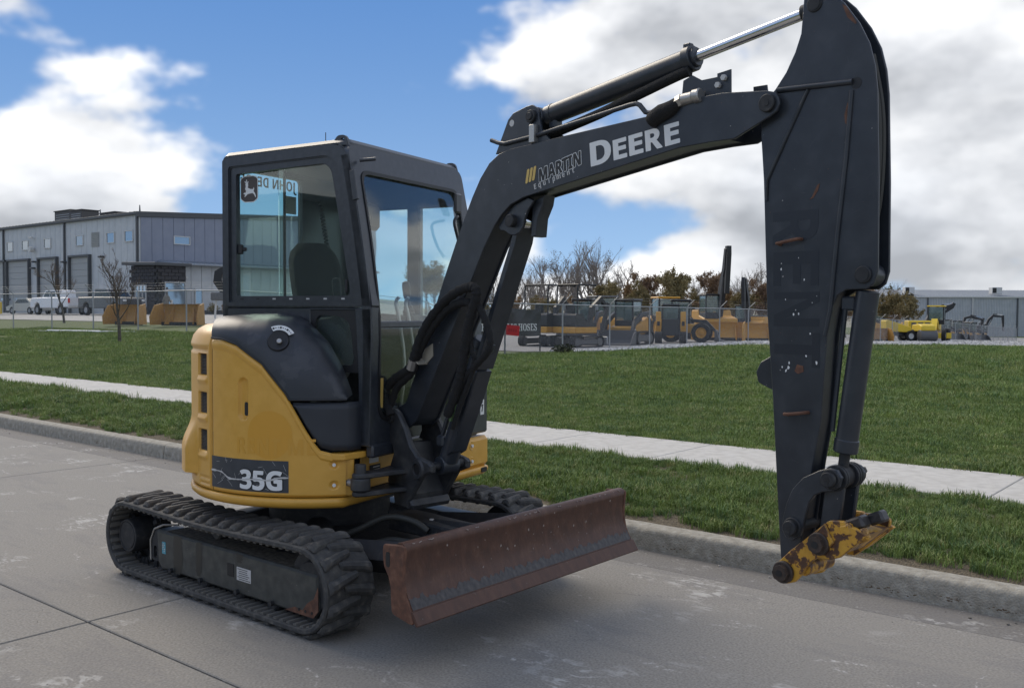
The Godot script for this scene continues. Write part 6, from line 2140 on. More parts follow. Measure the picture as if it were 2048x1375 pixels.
func workshop() -> void:
	var b := thing("workshop", "long pale metal workshop with overhead doors and blue-grey gable end", "building", V(-70.05, 1.0, -37.7))
	var len := 44.0
	var H := 8.5
	# wall panels with open seams
	for k in 44:
		var p := MB.new()
		p.box(V(-0.5 - k, H / 2, -0.05), V(0.97, H, 0.10), 0.012)
		obj("wall_panel", p, M.panel, b, Transform3D.IDENTITY, 0.0)
	var liner := MB.new()
	liner.box(V(-len / 2 - 0.2, H / 2, -0.30), V(len - 0.2, H, 0.36))
	obj("wall_core", liner, M.trim, b)
	# gable end: roof climbs away from the street
	var depth := 26.0
	for k in 26:
		var z0 := -0.12 - k * 1.0
		var h0 := H + 0.053 * k
		var p := MB.new()
		p.prism([Vector2(z0, 0), Vector2(z0 - 0.975, 0), Vector2(z0 - 0.975, h0 + 0.053), Vector2(z0, h0)], -0.10, 0.0, 0.012)
		p.xf(Transform3D(Basis(V(0, 0, 1), V(0, 1, 0), V(1, 0, 0)), Vector3.ZERO))
		obj("gable_panel", p, M.panel_blue, b, Transform3D.IDENTITY, 0.0)
	var cap := MB.new()
	cap.prism([Vector2(0.25, H - 0.35), Vector2(0.25, H + 0.1), Vector2(-depth, H + 1.50), Vector2(-depth, H + 1.05)], -0.12, 0.12, 0.02)
	cap.xf(Transform3D(Basis(V(0, 0, 1), V(0, 1, 0), V(1, 0, 0)), Vector3.ZERO))
	obj("verge_trim", cap, M.trim, b)
	var gut := MB.new()
	gut.box(V(-len / 2, H - 0.02, 0.14), V(len, 0.26, 0.24), 0.03)
	obj("gutter", gut, M.trim, b)
	var roof := MB.new()
	roof.quad(V(0.1, H + 0.09, 0.2), V(0.1, H + 1.49, -depth), V(-len, H + 1.49, -depth), V(-len, H + 0.09, 0.2))
	for k in 60: roof.box(V(-0.4 - k * 0.72, H + 0.14, -0.6), V(0.08, 0.07, 1.7), 0.0, Basis(V(1, 0, 0), 0.053))
	obj("roof", roof, M.trim, b)
	for x in [-0.25, -13.05, -26.0, -39.0]:
		var ds := MB.new()
		ds.box(V(x, H / 2, 0.09), V(0.22, H, 0.14), 0.02)
		obj("downpipe", ds, M.trim, b)
	for d in [[-27.6, 5.0], [-22.7, 4.9], [-16.3, 3.55], [-10.1, 3.55], [-33.6, 4.0]]:
		var w: float = d[1]
		var fr := MB.new()
		fr.ring([Vector2(-w / 2 - .16, 0), Vector2(w / 2 + .16, 0), Vector2(w / 2 + .16, 5.35), Vector2(-w / 2 - .16, 5.35)], [Vector2(-w / 2, 0), Vector2(w / 2, 0), Vector2(w / 2, 5.17), Vector2(-w / 2, 5.17)], 0.0, 0.30)
		var f := put("overhead_door", fr.mesh(0.0), M.trim, b, Transform3D(Basis.IDENTITY, V(d[0], 0, 0)))
		for k in 9:
			var s := MB.new()
			s.box(V(0, 0.29 + k * 0.575, 0.04), V(w, 0.56, 0.05), 0.012)
			obj("door_section", s, M.door, f)
		for k in int(w / 0.75):
			var g := MB.new()
			g.box(V(-w / 2 + 0.5 + k * 0.78, 1.45, 0.07), V(0.46, 0.24, 0.02))
			obj("door_light", g, M.win, f)
	for w in [-24.6, -21.2, -16.5, -10.25, -4.7, -1.65]:
		window_part(b, Transform3D(Basis.IDENTITY, V(w, 6.65, 0.0)), 1.4, 0.95)
	var lv := MB.new()
	for k in 9: lv.box(V(-7.4, 6.05 + k * 0.14, 0.05), V(1.25, 0.10, 0.05), 0.0, Basis(V(1, 0, 0), 0.5))
	lv.box(V(-7.4, 6.6, 0.02), V(1.35, 1.3, 0.03))
	tag(obj("louvre", lv, M.door, b), "", "")
	window_part(b, Transform3D(Basis(V(0, 0, -1), V(0, 1, 0), V(1, 0, 0)), V(0.0, 6.43, -3.86)), 1.55, 0.72)
	for l in [[-19.0, 5.0], [-12.9, 4.8], [-6.0, 5.05], [-19.2, 4.4]]:
		var lm := MB.new()
		lm.box(V(l[0], l[1], 0.25), V(0.45, 0.16, 0.42), 0.04)
		obj("wall_lamp", lm, M.trim, b)
	var cam := MB.new()
	cam.box(V(-19.3, 7.3, 0.35), V(0.7, 0.16, 0.16), 0.03)
	cam.cyl(V(-19.3, 6.2, 0.2), V(-19.3, 6.2, 0.5), 0.28, 12)
	obj("wall_camera", cam, M.unit, b)
	# entrance: dark block tower with courses, low wing with sloping roof
	var ent := thing("entrance_block", "dark split-face block entrance with pale wing under a low roof", "building", V(-66.0, 1.0, -36.9))
	var core := MB.new()
	core.box(V(-2.02, 2.05, -1.3), V(4.0, 4.1, 2.5))
	obj("block_core", core, M.ink, ent)
	for r in 14:
		var y := 0.15 + r * 0.29
		for k in 7:
			var x := -0.3 - k * 0.6 + (0.3 if r % 2 else 0.0)
			if x > -0.05 or (r < 8 and r > 2 and k > 2 and k < 6): continue
			var m := MB.new()
			m.box(V(x - 0.05, y, -0.02), V(0.57, 0.265, 0.12), 0.02)
			obj("block", m, M.block, ent, Transform3D.IDENTITY, 0.0)
		for k in 4:
			var z := -0.35 - k * 0.6 - (0.3 if r % 2 else 0.0)
			if z < -2.4 or (r < 9 and k > 0 and k < 4): continue
			var m := MB.new()
			m.box(V(0.0, y, z), V(0.12, 0.265, 0.57), 0.02)
			obj("block", m, M.block, ent, Transform3D.IDENTITY, 0.0)
	window_part(ent, Transform3D(Basis.IDENTITY, V(-2.35, 1.65, 0.04)), 1.7, 1.7, 3)
	var dr := MB.new()
	dr.ring([Vector2(-0.95, 0), Vector2(0.95, 0), Vector2(0.95, 2.75), Vector2(-0.95, 2.75)], [Vector2(-0.85, 0), Vector2(0.85, 0), Vector2(0.85, 2.65), Vector2(-0.85, 2.65)], 0.0, 0.12)
	dr.box(V(0, 2.1, 0.06), V(1.8, 0.10, 0.1))
	var df := put("entrance_door", dr.mesh(0.0), M.galv, ent, Transform3D(Basis(V(0, 0, -1), V(0, 1, 0), V(1, 0, 0)), V(0.0, 0, -1.55)))
	var dg := MB.new()
	dg.box(V(0, 1.32, 0.03), V(1.72, 2.6, 0.03))
	obj("pane", dg, M.win, df)
	var rf := MB.new()
	rf.box(V(-2.3, 4.22, -1.3), V(5.2, 0.26, 3.3), 0.04, Basis(V(0, 0, 1), -0.03))
	obj("canopy_roof", rf, M.trim, ent)
	for k in 22:
		var p := MB.new()
		p.box(V(-2.05, 2.35, -2.75 - k), V(0.12, 3.8, 0.97), 0.012)
		obj("wing_panel", p, M.panel, ent, Transform3D.IDENTITY, 0.0)
		var bs := MB.new()
		bs.box(V(-2.0, 0.24, -2.75 - k), V(0.16, 0.46, 0.97), 0.012)
		obj("plinth_block", bs, M.block, ent, Transform3D.IDENTITY, 0.0)
	window_part(ent, Transform3D(Basis(V(0, 0, -1), V(0, 1, 0), V(1, 0, 0)), V(-1.99, 1.65, -4.95)), 0.75, 1.3)
	var wr := MB.new()
	wr.box(V(-2.9, 4.45, -13.6), V(3.4, 0.16, 22.5), 0.03, Basis(V(0, 0, 1), -0.10))
	for k in 45: wr.box(V(-2.9, 4.56, -2.6 - k * 0.5), V(3.4, 0.06, 0.08), 0.0, Basis(V(0, 0, 1), -0.10))
	obj("wing_roof", wr, M.corr_roof, ent)
	var cm := MB.new()
	cm.cyl(V(-1.95, 3.2, -3.7), V(-1.7, 3.2, -3.7), 0.13, 12)
	obj("wall_camera", cm, M.unit, ent)
	# shrubs by the wing
	for k in 9:
		var s := thing("shrub", "low brown shrub beside the workshop entrance", "shrub", on_ground(-63.2 + 0.35 * (k % 2), -40.2 - k * 0.85), k * 1.3, "shrubs along the entrance wing")
		put("foliage", leaf_ball(0.55, 0.5, 260, 0.10, 900 + k), M.leaf_rust if k % 2 else M.leaf_olive, s)
		var st := MB.new()
		st.tube([V(0, 0, 0), V(0.02, 0.45, 0.01)], [0.03, 0.012], 5)
		obj("stem", st, M.bark, s)
	# rooftop units
	for u in [[-94.6, -44.0, 3.6, 1.75, 2.2], [-91.3, -43.6, 2.4, 1.6, 1.8], [-86.0, -44.0, 3.0, 1.05, 1.6]]:
		var a := thing("rooftop_unit", "grey air handling unit on the workshop roof", "air conditioner", V(u[0], 9.5 + 0.053 * (-37.7 - u[1]), u[1]), 0.0, "units on the workshop roof")
		var m := MB.new()
		m.box(V(0, u[3] / 2, 0), V(u[2], u[3], u[4]), 0.05)
		obj("casing", m, M.unit_dark, a)
		var l := MB.new()
		l.box(V(0, u[3] + 0.05, 0), V(u[2] + 0.15, 0.1, u[4] + 0.15), 0.02)
		obj("lid", l, M.unit_dark, a)
		for k in 6:
			var s := MB.new()
			s.box(V(0, 0.25 + k * (u[3] - 0.4) / 6, u[4] / 2 + 0.01), V(u[2] * 0.8, 0.06, 0.03))
			obj("slat", s, M.galv, a)
	for q in [[-79.1, -39.0, 0.9], [-72.3, -39.0, 0.85]]:
		var v := thing("roof_vent", "thin vent pipe standing on the workshop roof", "pipe", V(q[0], 9.55, q[1]), 0.0, "pipes on the workshop roof")
		var m := MB.new()
		m.tube([V(0, 0, 0), V(0, q[2], 0)], [0.09, 0.04], 8)
		obj("pipe", m, M.trim, v)

# ---------------------------------------------------------------- long corrugated shed, far right
func metal_shed() -> void:
	var a := V(-64.0, -3.2, -186.5)
	var turn := atan2(0.836, 0.769) # along the eaves
	var dir := (V(-20.0, 0, -223.2) - V(-61.4, 0, -188.7)).normalized()
	var s := thing("metal_shed", "long low corrugated steel shed beyond the equipment yard", "building", a, atan2(-dir.z, dir.x))
	var L := 75.0
	var H := 7.75
	var wall := MB.new()
	for k in int(L / 0.32):
		var x := k * 0.32
		wall.quad(V(x, 0, 0), V(x + 0.09, 0, 0.05), V(x + 0.09, H, 0.05), V(x, H, 0))
		wall.quad(V(x + 0.09, 0, 0.05), V(x + 0.16, 0, 0.05), V(x + 0.16, H, 0.05), V(x + 0.09, H, 0.05))
		wall.quad(V(x + 0.16, 0, 0.05), V(x + 0.25, 0, 0), V(x + 0.25, H, 0), V(x + 0.16, H, 0.05))
		wall.quad(V(x + 0.25, 0, 0), V(x + 0.32, 0, 0), V(x + 0.32, H, 0), V(x + 0.25, H, 0))
	wall.box(V(L / 2, H / 2, -0.2), V(L, H, 0.3))
	obj("corrugated_wall", wall, M.corr, s, Transform3D.IDENTITY, 0.0)
	var ev := MB.new()
	ev.box(V(L / 2, H + 0.05, 0.18), V(L + 0.6, 0.35, 0.4), 0.05)
	obj("eaves_trim", ev, M.unit, s)
	for k in 7:
		var ds := MB.new()
		ds.box(V(4.4 + k * 8.9, H / 2, 0.14), V(0.22, H, 0.16))
		obj("downpipe", ds, M.unit if k % 2 == 0 else M.trim, s)
	var rf := MB.new()
	rf.quad(V(-0.3, H + 0.2, 0.35), V(L + 0.3, H + 0.2, 0.35), V(L + 0.3, H + 1.7, -14), V(-0.3, H + 1.7, -14))
	for k in int(L / 0.6): rf.box(V(k * 0.6, H + 0.99, -6.8), V(0.09, 0.08, 14.4), 0.0, Basis(V(1, 0, 0), 0.1045))
	obj("roof", rf, M.corr_roof, s, Transform3D.IDENTITY, 0.0)
	for q in [[2.2, -8.0, 1.7, 1.0], [10.3, -2.0, 1.9, 1.3], [27.5, -1.6, 2.0, 1.35]]:
		var p: Vector3 = s.transform * V(q[0], H + 0.35 - q[1] * 0.1045, q[1])
		var u := thing("roof_cooler", "pale boxy cooler standing on the corrugated shed roof", "air conditioner", p, s.rotation.y, "coolers on the shed roof")
		var m := MB.new()
		m.box(V(0, q[3] / 2 + 0.15, 0), V(q[2], q[3], 1.5), 0.05)
		obj("casing", m, M.unit, u)
		var g := MB.new()
		g.box(V(-q[2] * 0.27, q[3] / 2 + 0.2, 0.76), V(q[2] * 0.38, q[3] * 0.75, 0.03))
		obj("grille", g, M.ink, u)

# dealership front across the street, which the cab windows mirror
func house_behind() -> void:
	var b := thing("showroom", "dark grey showroom with gabled front across the street", "building", V(-44.0, 0.0, 44.0), 0.35)
	var w := MB.new()
	w.prism([Vector2(-26, 0), Vector2(26, 0), Vector2(26, 6.6), Vector2(9, 6.6), Vector2(0, 8.6), Vector2(-9, 6.6), Vector2(-26, 6.6)], 0.0, 18.0)
	obj("walls", w, M.m_grey, b, Transform3D.IDENTITY, 0.0)
	var r := MB.new()
	r.box(V(0, 6.75, 9), V(53, 0.3, 19))
	obj("roof_edge", r, M.trim, b)
	var s := MB.new()
	s.box(V(0, 5.3, -0.15), V(15.0, 1.5, 0.2), 0.05)
	obj("sign_band", s, M.m_yellow, b)
	var e := MB.new()
	e.cyl(V(5.6, 5.4, -0.27), V(5.6, 5.4, -0.31), 1.0, 24)
	obj("sign_disc", e, M.unit, b)
	for k in 8: window_part(b, Transform3D(Basis(V(-1, 0, 0), V(0, 1, 0), V(0, 0, -1)), V(-21.0 + k * 6.0, 2.0, -0.02)), 4.2, 2.6, 3)

# ---------------------------------------------------------------- chain-link fences
func fence_line(pts: Array, label: String, arm: Vector3, tall: float) -> void:
	var f := thing("chain_link_fence", label, "fence", Vector3.ZERO)
	var pm := MB.new()
	pm.cyl(V(0, -0.1, 0), V(0, tall, 0), 0.032, 10)
	var post := pm.mesh(60.0)
	var am := MB.new()
	am.tube([V(0, 0, 0), arm * 0.42 + V(0, 0.36, 0)], 0.018, 6)
	var arm_mesh := am.mesh(60.0)
	for i in pts.size():
		var p: Vector3 = pts[i]
		put("post", post, M.galv, f, Transform3D(Basis.IDENTITY, p))
		put("barb_arm", arm_mesh, M.galv, f, Transform3D(Basis.IDENTITY, p + V(0, tall, 0)))
		if i == pts.size() - 1: break
		var q: Vector3 = pts[i + 1]
		var rl := MB.new()
		rl.tube([p + V(0, tall - 0.02, 0), q + V(0, tall - 0.02, 0)], 0.022, 8)
		obj("top_rail", rl, M.galv, f)
		for k in 3:
			var t := 0.35 + 0.3 * k
			var off := arm * 0.42 * t + V(0, tall + 0.36 * t, 0)
			var wb := MB.new()
			wb.tube([p + off, (p + q) / 2 + off + V(0, -0.02, 0), q + off], 0.0022, 3)
			obj("barbed_wire", wb, M.galv, f)
		# woven wire as crossing diagonals
		var L := p.distance_to(q)
		var dist := p.distance_to(CAM)
		var gap := 0.071 if dist < 60.0 else 0.142
		var th := 0.0017 if dist < 60.0 else 0.0034
		var mesh := MB.new()
		var H := tall - 0.06
		var n := int((L + H) / gap)
		for dirn in [0, 1]:
			for k in n:
				var u := k * gap - H
				var u0 := maxf(u, 0.0); var v0 := u0 - u
				var u1 := minf(u + H, L); var v1 := u1 - u
				if u1 <= u0: continue
				if dirn: 
					v0 = H - v0; v1 = H - v1
				mesh.tube([p.lerp(q, u0 / L) + V(0, 0.03 + v0, 0), p.lerp(q, u1 / L) + V(0, 0.03 + v1, 0)], th, 3, false)
		tag(obj("wire_mesh", mesh, M.galv, f, Transform3D.IDENTITY, 0.0), "", "", "", "stuff")

func fences() -> void:
	var a := []
	for i in 15:
		var t := i / 14.0
		var p := V(-63.5, 0, -15.6).lerp(V(-17.2, 0, -22.0), t)
		a.append(on_ground(p.x, p.z))
	fence_line(a, "galvanised chain-link fence along the street lawn", V(0.12, 0, 0.99), 1.83)
	var b := []
	var z := -22.0
	while z > -150.0:
		b.append(on_ground(fence_x(z), z))
		z -= 3.95
	fence_line(b, "galvanised chain-link fence running back beside the gravel", V(0.99, 0, 0.05), 1.83)
	# banner tied behind the corner, with lettering partly covered by the boom
	var bn := thing("banner", "black banner with white lettering about hoses behind the fence corner", "banner", V(-19.05, 0.0, -23.55), atan2(1.9, 0.73))
	var w := 2.05
	var w0 := -2.6
	var cl := MB.new()
	var rows := []
	for i in 41:
		var line := []
		for k in 11:
			var x := lerpf(w0, w, i / 40.0)
			var y := 0.62 + 1.02 * k / 10.0 + 0.03 * sin(x * 3.0)
			line.append(V(x, y, 0.03 * sin(x * 5.0 + k * 0.5) + 0.02 * sin(x * 11.0 - k * 0.8)))
		rows.append(line)
	cl.grid(rows)
	obj("cloth", cl, M.m_black, bn, Transform3D.IDENTITY, 60.0)
	var tx := text_mb("HYDRAULIC HOSES", 0.27, sysfont(true, false, "Droid Serif"), 0.004)
	var hi := -1e9
	for q in tx.v: hi = maxf(hi, q.x)
	var part := text_mb("LIC HOSES", 0.27, sysfont(true, false, "Droid Serif"), 0.004)
	var pw := 0.0
	for q in part.v: pw = maxf(pw, q.x)
	var kx := 1.30 / (2.0 * pw)
	tx.map(func(q: Vector3) -> Vector3: return V((q.x - hi) * kx + w - 0.22, q.y + 0.94, q.z + 0.075))
	obj("lettering", tx, M.white, bn, Transform3D.IDENTITY, 0.0)
	for x in [w0, w]:
		var st := MB.new()
		st.cyl(V(x, 0, -0.05), V(x, 1.75, -0.05), 0.03, 8)
		obj("stake", st, M.m_black, bn)
	var sg := thing("red_sign", "small bright red sign wired to the fence corner", "sign", V(-17.10, ground(-17.1, -22.3) + 0.66, -22.30), 0.95)
	var sb := MB.new()
	sb.box(V(0, 0.2, 0), V(0.50, 0.36, 0.008), 0.002, Basis(V(0, 0, 1), -0.10))
	obj("board", sb, M.red, sg)
	for k in 4:
		var l := MB.new()
		l.box(V(-0.13 + k * 0.085, 0.215 - k * 0.009, 0.006), V(0.05, 0.10, 0.002), 0.0, Basis(V(0, 0, 1), -0.10))
		obj("mark", l, mat(lin(.25, .005, .01), 0.6), sg)

# ---------------------------------------------------------------- trees
func leaf_ball(r: float, h: float, n: int, size: float, sd: int) -> ArrayMesh:
	var g := RandomNumberGenerator.new()
	g.seed = sd
	var m := MB.new()
	var lumps := []
	for k in 14:
		var d := Vector3(g.randfn(), g.randfn() * 0.8 + 0.25, g.randfn()).normalized() * g.randf_range(0.25, 0.75)
		lumps.append([V(d.x * r, h + d.y * h, d.z * r), g.randf_range(0.28, 0.5) * r])
	for k in n:
		var L: Array = lumps[g.randi() % lumps.size()]
		var dd = Vector3(g.randfn(), g.randfn(), g.randfn()).normalized() * L[1] * pow(g.randf(), 0.4)
		leaf(m, L[0] + dd, size * g.randf_range(0.6, 1.4), g)
	return m.mesh(0.0)

func leaf(m: MB, p: Vector3, s: float, g: RandomNumberGenerator) -> void:
	var a := Vector3(g.randfn(), g.randfn(), g.randfn()).normalized()
	var b := a.cross(Vector3(g.randfn(), g.randfn(), g.randfn())).normalized()
	m.tri(p - a * s, p + b * s * 0.5, p + a * s)
	m.tri(p - a * s, p + a * s, p - b * s * 0.5)

# a tree as two meshes: [trunk and limbs, twigs or leaves]
func make_tree(h: float, sd: int, leaves: float, lsize: float, spread: float, thick := 1.0) -> Array:
	var g := RandomNumberGenerator.new()
	g.seed = sd
	var wood := MB.new()
	var crown := MB.new()
	var grow := func(p: Vector3, d: Vector3, L: float, r: float, lev: int, me: Callable) -> void:
		var pts := [p]
		var rad := [r]
		var n := 4 if lev < 2 else 3
		var dir := d
		var q := p
		for i in n:
			dir = (dir + Vector3(g.randfn(), g.randfn() * 0.6 + (0.5 if lev > 0 else 0.0), g.randfn()) * (0.10 if lev == 0 else 0.17)).normalized()
			q += dir * L / n
			pts.append(q)
			rad.append(r * (1.0 - 0.75 * (i + 1) / n))
		(wood if lev < 2 else crown).tube(pts, rad, 6 if lev == 0 else (4 if lev == 1 else 3), false)
		if lev < 3:
			var kids: int = [11, 7, 6][lev]
			for k in kids:
				var t := g.randf_range(0.30 if lev == 0 else 0.25, 1.0)
				var at: Vector3 = pts[int(t * n)].lerp(pts[mini(int(t * n) + 1, n)], t * n - int(t * n))
				var side := dir.cross(Vector3(g.randfn(), g.randfn(), g.randfn())).normalized()
				var nd := (dir * g.randf_range(0.45, 0.9) + side * g.randf_range(0.45, 0.95) * spread + V(0, 0.25, 0)).normalized()
				me.call(at, nd, L * g.randf_range(0.36, 0.58) * (1.15 - 0.35 * t), maxf(r * 0.42 * (1.1 - 0.5 * t), 0.006 * thick), lev + 1, me)
		if lev >= 2 and leaves > 0.0:
			for k in int(leaves * (1.0 + g.randf())):
				var b: Vector3 = pts[g.randi() % pts.size()]
				leaf(crown, b + Vector3(g.randfn(), g.randfn(), g.randfn()) * L * 0.28, lsize * g.randf_range(0.6, 1.5), g)
	grow.call(Vector3.ZERO, Vector3.UP, h * 0.72, h * 0.018 * thick, 0, grow)
	return [wood.mesh(60.0), crown.mesh(0.0)]

func place_tree(kind: Array, called: String, label: String, group: String, at: Vector3, s: float, mw: Material, mc: Material) -> void:
	var t := thing(called, label, "tree", at, rng.randf() * TAU, group)
	t.scale = Vector3.ONE * s
	put("trunk", kind[0], mw, t)
	put("crown", kind[1], mc, t)

func trees() -> void:
	var bare := []
	for k in 4: bare.append(make_tree(10.0, 40 + k, 0.0, 0.1, 0.66, 1.7))
	var wisp := []
	for k in 2: wisp.append(make_tree(10.0, 60 + k, 1.8, 0.08, 0.66, 1.6))
	var full := []
	for k in 4: full.append(make_tree(8.0, 80 + k, 9.0, 0.12, 1.0, 1.4))
	var leafs := [M.leaf_brown, M.leaf_olive, M.leaf_rust, M.leaf_olive]
	var names := ["autumn brown leafy tree in the woodland behind the yard", "olive leafy tree in the woodland behind the yard", "rusty leafed tree in the woodland behind the yard", "dull green leafy tree in the woodland behind the yard"]
	# positions: metres along the wood (to the right of the view line) and depth
	var put_at := func(side: float, depth: float) -> Vector3:
		var x := CAM.x + side * 0.7688 - depth * 0.6395
		var z := CAM.z - side * 0.6395 - depth * 0.7688
		return V(x, ground(x, z), z)
	for k in 64:
		var s := lerpf(-4.0, 50.0, k / 63.0) + rng.randf_range(-1.0, 1.0)
		var dp := rng.randf_range(118, 150)
		var hh := lerp_table([[-4.0, 0.72], [3.0, 0.95], [8.0, 1.1], [14.0, 1.05], [18.0, 0.62], [30.0, 0.85], [50.0, 0.85]], s) * rng.randf_range(0.82, 1.15)
		if k % 5 == 4: place_tree(wisp[k % 2], "birch_tree", "slender tree with a few pale leaves behind the yard", "thin trees of the woodland", put_at.call(s * dp / 130.0, dp), hh, M.bark_pale, M.bark_pale)
		else: place_tree(bare[k % 4], "bare_tree", "tall leafless tree in the woodland behind the yard", "leafless trees of the woodland", put_at.call(s * dp / 130.0, dp), hh, M.bark_pale, M.bark_pale)
	for k in 34:
		var s := lerpf(-6.0, 46.0, k / 33.0) + rng.randf_range(-0.8, 0.8)
		var dp := rng.randf_range(100, 116)
		var hh := lerp_table([[-6.0, 0.42], [6.0, 0.50], [10.0, 0.62], [14.0, 0.75], [17.0, 0.92], [20.0, 0.78], [26.0, 0.72], [46.0, 0.68]], s) * rng.randf_range(0.88, 1.12)
		place_tree(full[k % 4], "autumn_tree", names[k % 4], "leafy trees of the woodland", put_at.call(s * dp / 110.0, dp), hh, M.bark, leafs[k % 4])
	# big green trees behind the shed
	for q in [[81.0, 215.0, 1.75], [77.0, 222.0, 1.35], [87.5, 218.0, 1.35], [92.0, 226.0, 1.2], [96.0, 222.0, 1.15], [73.0, 214.0, 1.6]]:
		place_tree(full[int(q[0]) % 4], "green_tree", "dark green and rusty tree rising behind the corrugated shed", "trees behind the shed", put_at.call(q[0], q[1]) + V(0, 0.5, 0), q[2], M.bark, M.leaf_green if int(q[0]) % 2 else M.leaf_olive)
	place_tree(bare[1], "bare_tree", "lone leafless tree top above the corrugated shed roof", "", put_at.call(115.0, 232.0), 1.0, M.bark, M.bark)
	# green clump seen through the windscreen
	for q in [[-9.5, 125.0, 0.95], [-11.5, 128.0, 0.9], [-7.5, 130.0, 0.85]]:
		place_tree(full[int(-q[0]) % 4], "green_tree", "dark tree far beyond the lawn, seen through the windscreen", "trees seen through the windscreen", put_at.call(q[0], q[1]), q[2], M.bark, M.leaf_green)
	# two young trees with a few brown leaves
	var y1 := make_tree(3.3, 7, 0.5, 0.035, 0.85, 1.1)
	var y2 := make_tree(3.8, 19, 0.5, 0.04, 0.85, 1.1)
	place_tree(y1, "young_tree", "young tree with sparse brown leaves on the lawn before the fence", "", on_ground(-27.9, -13.5), 1.0, M.bark, M.twig)
	place_tree(y2, "young_tree", "young tree with sparse brown leaves just inside the fence", "", on_ground(-51.4, -22.6), 1.0, M.bark, M.twig)

# ---------------------------------------------------------------- machines in the yard (x = forward)
func wheel(parent: Node3D, at: Vector3, r: float, w: float, rim: Material, called := "wheel") -> void:
	var n := Node3D.new()
	n.name = called
	n.position = at
	parent.add_child(n, true)
	var ty := MB.new()
	ty.lathe([Vector2(r * 0.55, w * 0.42), Vector2(r * 0.62, w * 0.5), Vector2(r * 0.92, w * 0.5), Vector2(r, w * 0.36), Vector2(r, -w * 0.36), Vector2(r * 0.92, -w * 0.5), Vector2(r * 0.62, -w * 0.5), Vector2(r * 0.55, -w * 0.42)], 20)
	ty.xf(Transform3D(Basis(V(1, 0, 0), V(0, 0, 1), V(0, -1, 0)), Vector3.ZERO))
	obj("tyre", ty, M.tyre, n)
	var ri := MB.new()
	ri.lathe([Vector2(0, w * 0.36), Vector2(r * 0.2, w * 0.36), Vector2(r * 0.3, w * 0.25), Vector2(r * 0.5, w * 0.28), Vector2(r * 0.58, w * 0.44), Vector2(r * 0.58, -w * 0.44), Vector2(r * 0.5, -w * 0.28), Vector2(0, -w * 0.3)], 16)
	ri.xf(Transform3D(Basis(V(1, 0, 0), V(0, 0, 1), V(0, -1, 0)), Vector3.ZERO))
	obj("rim", ri, rim, n)

func crawler(parent: Node3D, x: float, z: float, len: float, h: float, w: float, lugs := 30) -> void:
	var t := MB.new()
	var o := rpoly([Vector2(x - len / 2, 0.02), Vector2(x + len / 2, 0.02), Vector2(x + len / 2, h), Vector2(x - len / 2, h)], [h * 0.48], 6)
	var i := []
	for p in o: i.append(Vector2(x, h / 2) + (p - Vector2(x, h / 2)) * Vector2(1.0 - 0.12 * h / len, 0.84))
	t.ring(o, i, z - w / 2, z + w / 2)
	var n := obj("crawler_track", t, M.tyre, parent, Transform3D.IDENTITY, 25.0)
	var f := MB.new()
	f.box(V(x, h * 0.48, z), V(len * 0.72, h * 0.5, w * 0.7), 0.04)
	obj("track_beam", f, M.m_grey, n)
	for k in [-1, 1]:
		var s := MB.new()
		s.cyl(V(x + k * (len / 2 - h * 0.5), h * 0.5, z - w * 0.42), V(x + k * (len / 2 - h * 0.5), h * 0.5, z + w * 0.42), h * 0.36, 14, 0.02)
		obj("sprocket", s, M.m_grey, n)

func glass_cab(parent: Node3D, c: Vector3, s: Vector3, roof: Material, frame: Material) -> void:
	var cb := Node3D.new()
	cb.name = "operator_cab"
	cb.position = c
	parent.add_child(cb, true)
	for sx in [-1, 1]:
		for sz in [-1, 1]:
			var p := MB.new()
			p.box(V(sx * s.x * 0.46, s.y / 2, sz * s.z * 0.46), V(s.x * 0.07, s.y, s.z * 0.07), 0.01)
			obj("pillar", p, frame, cb)
	var r := MB.new()
	r.box(V(0, s.y + 0.05, 0), V(s.x * 1.1, 0.12, s.z * 1.08), 0.05)
	obj("roof", r, roof, cb)
	var b := MB.new()
	b.box(V(0, s.y * 0.13, 0), V(s.x * 0.98, s.y * 0.26, s.z * 0.98), 0.02)
	b.box(V(-s.x * 0.12, s.y * 0.42, 0), V(s.x * 0.14, s.y * 0.5, s.z * 0.45), 0.05)
	obj("lower_body", b, frame, cb)
	for w in [[V(s.x * 0.47, s.y * 0.62, 0), V(0.02, s.y * 0.70, s.z * 0.86)], [V(-s.x * 0.47, s.y * 0.66, 0), V(0.02, s.y * 0.58, s.z * 0.86)], [V(0, s.y * 0.63, s.z * 0.47), V(s.x * 0.86, s.y * 0.68, 0.02)], [V(0, s.y * 0.63, -s.z * 0.47), V(s.x * 0.86, s.y * 0.68, 0.02)]]:
		var g := MB.new()
		g.box(w[0], w[1])
		obj("window", g, M.pane, cb)

func beam(path: Array, wid: Array, z0: float, z1: float) -> MB:   # tapered box beam drawn along a path in xy
	var up := []; var dn := []
	var n := path.size()
	for i in n:
		var d: Vector2 = (path[mini(i + 1, n - 1)] - path[maxi(i - 1, 0)]).normalized()
		var s := Vector2(-d.y, d.x) * float(wid[i]) * 0.5
		up.append(path[i] + s); dn.append(path[i] - s)
	dn.reverse()
	return MB.new().prism(up + dn, z0, z1, 0.012)

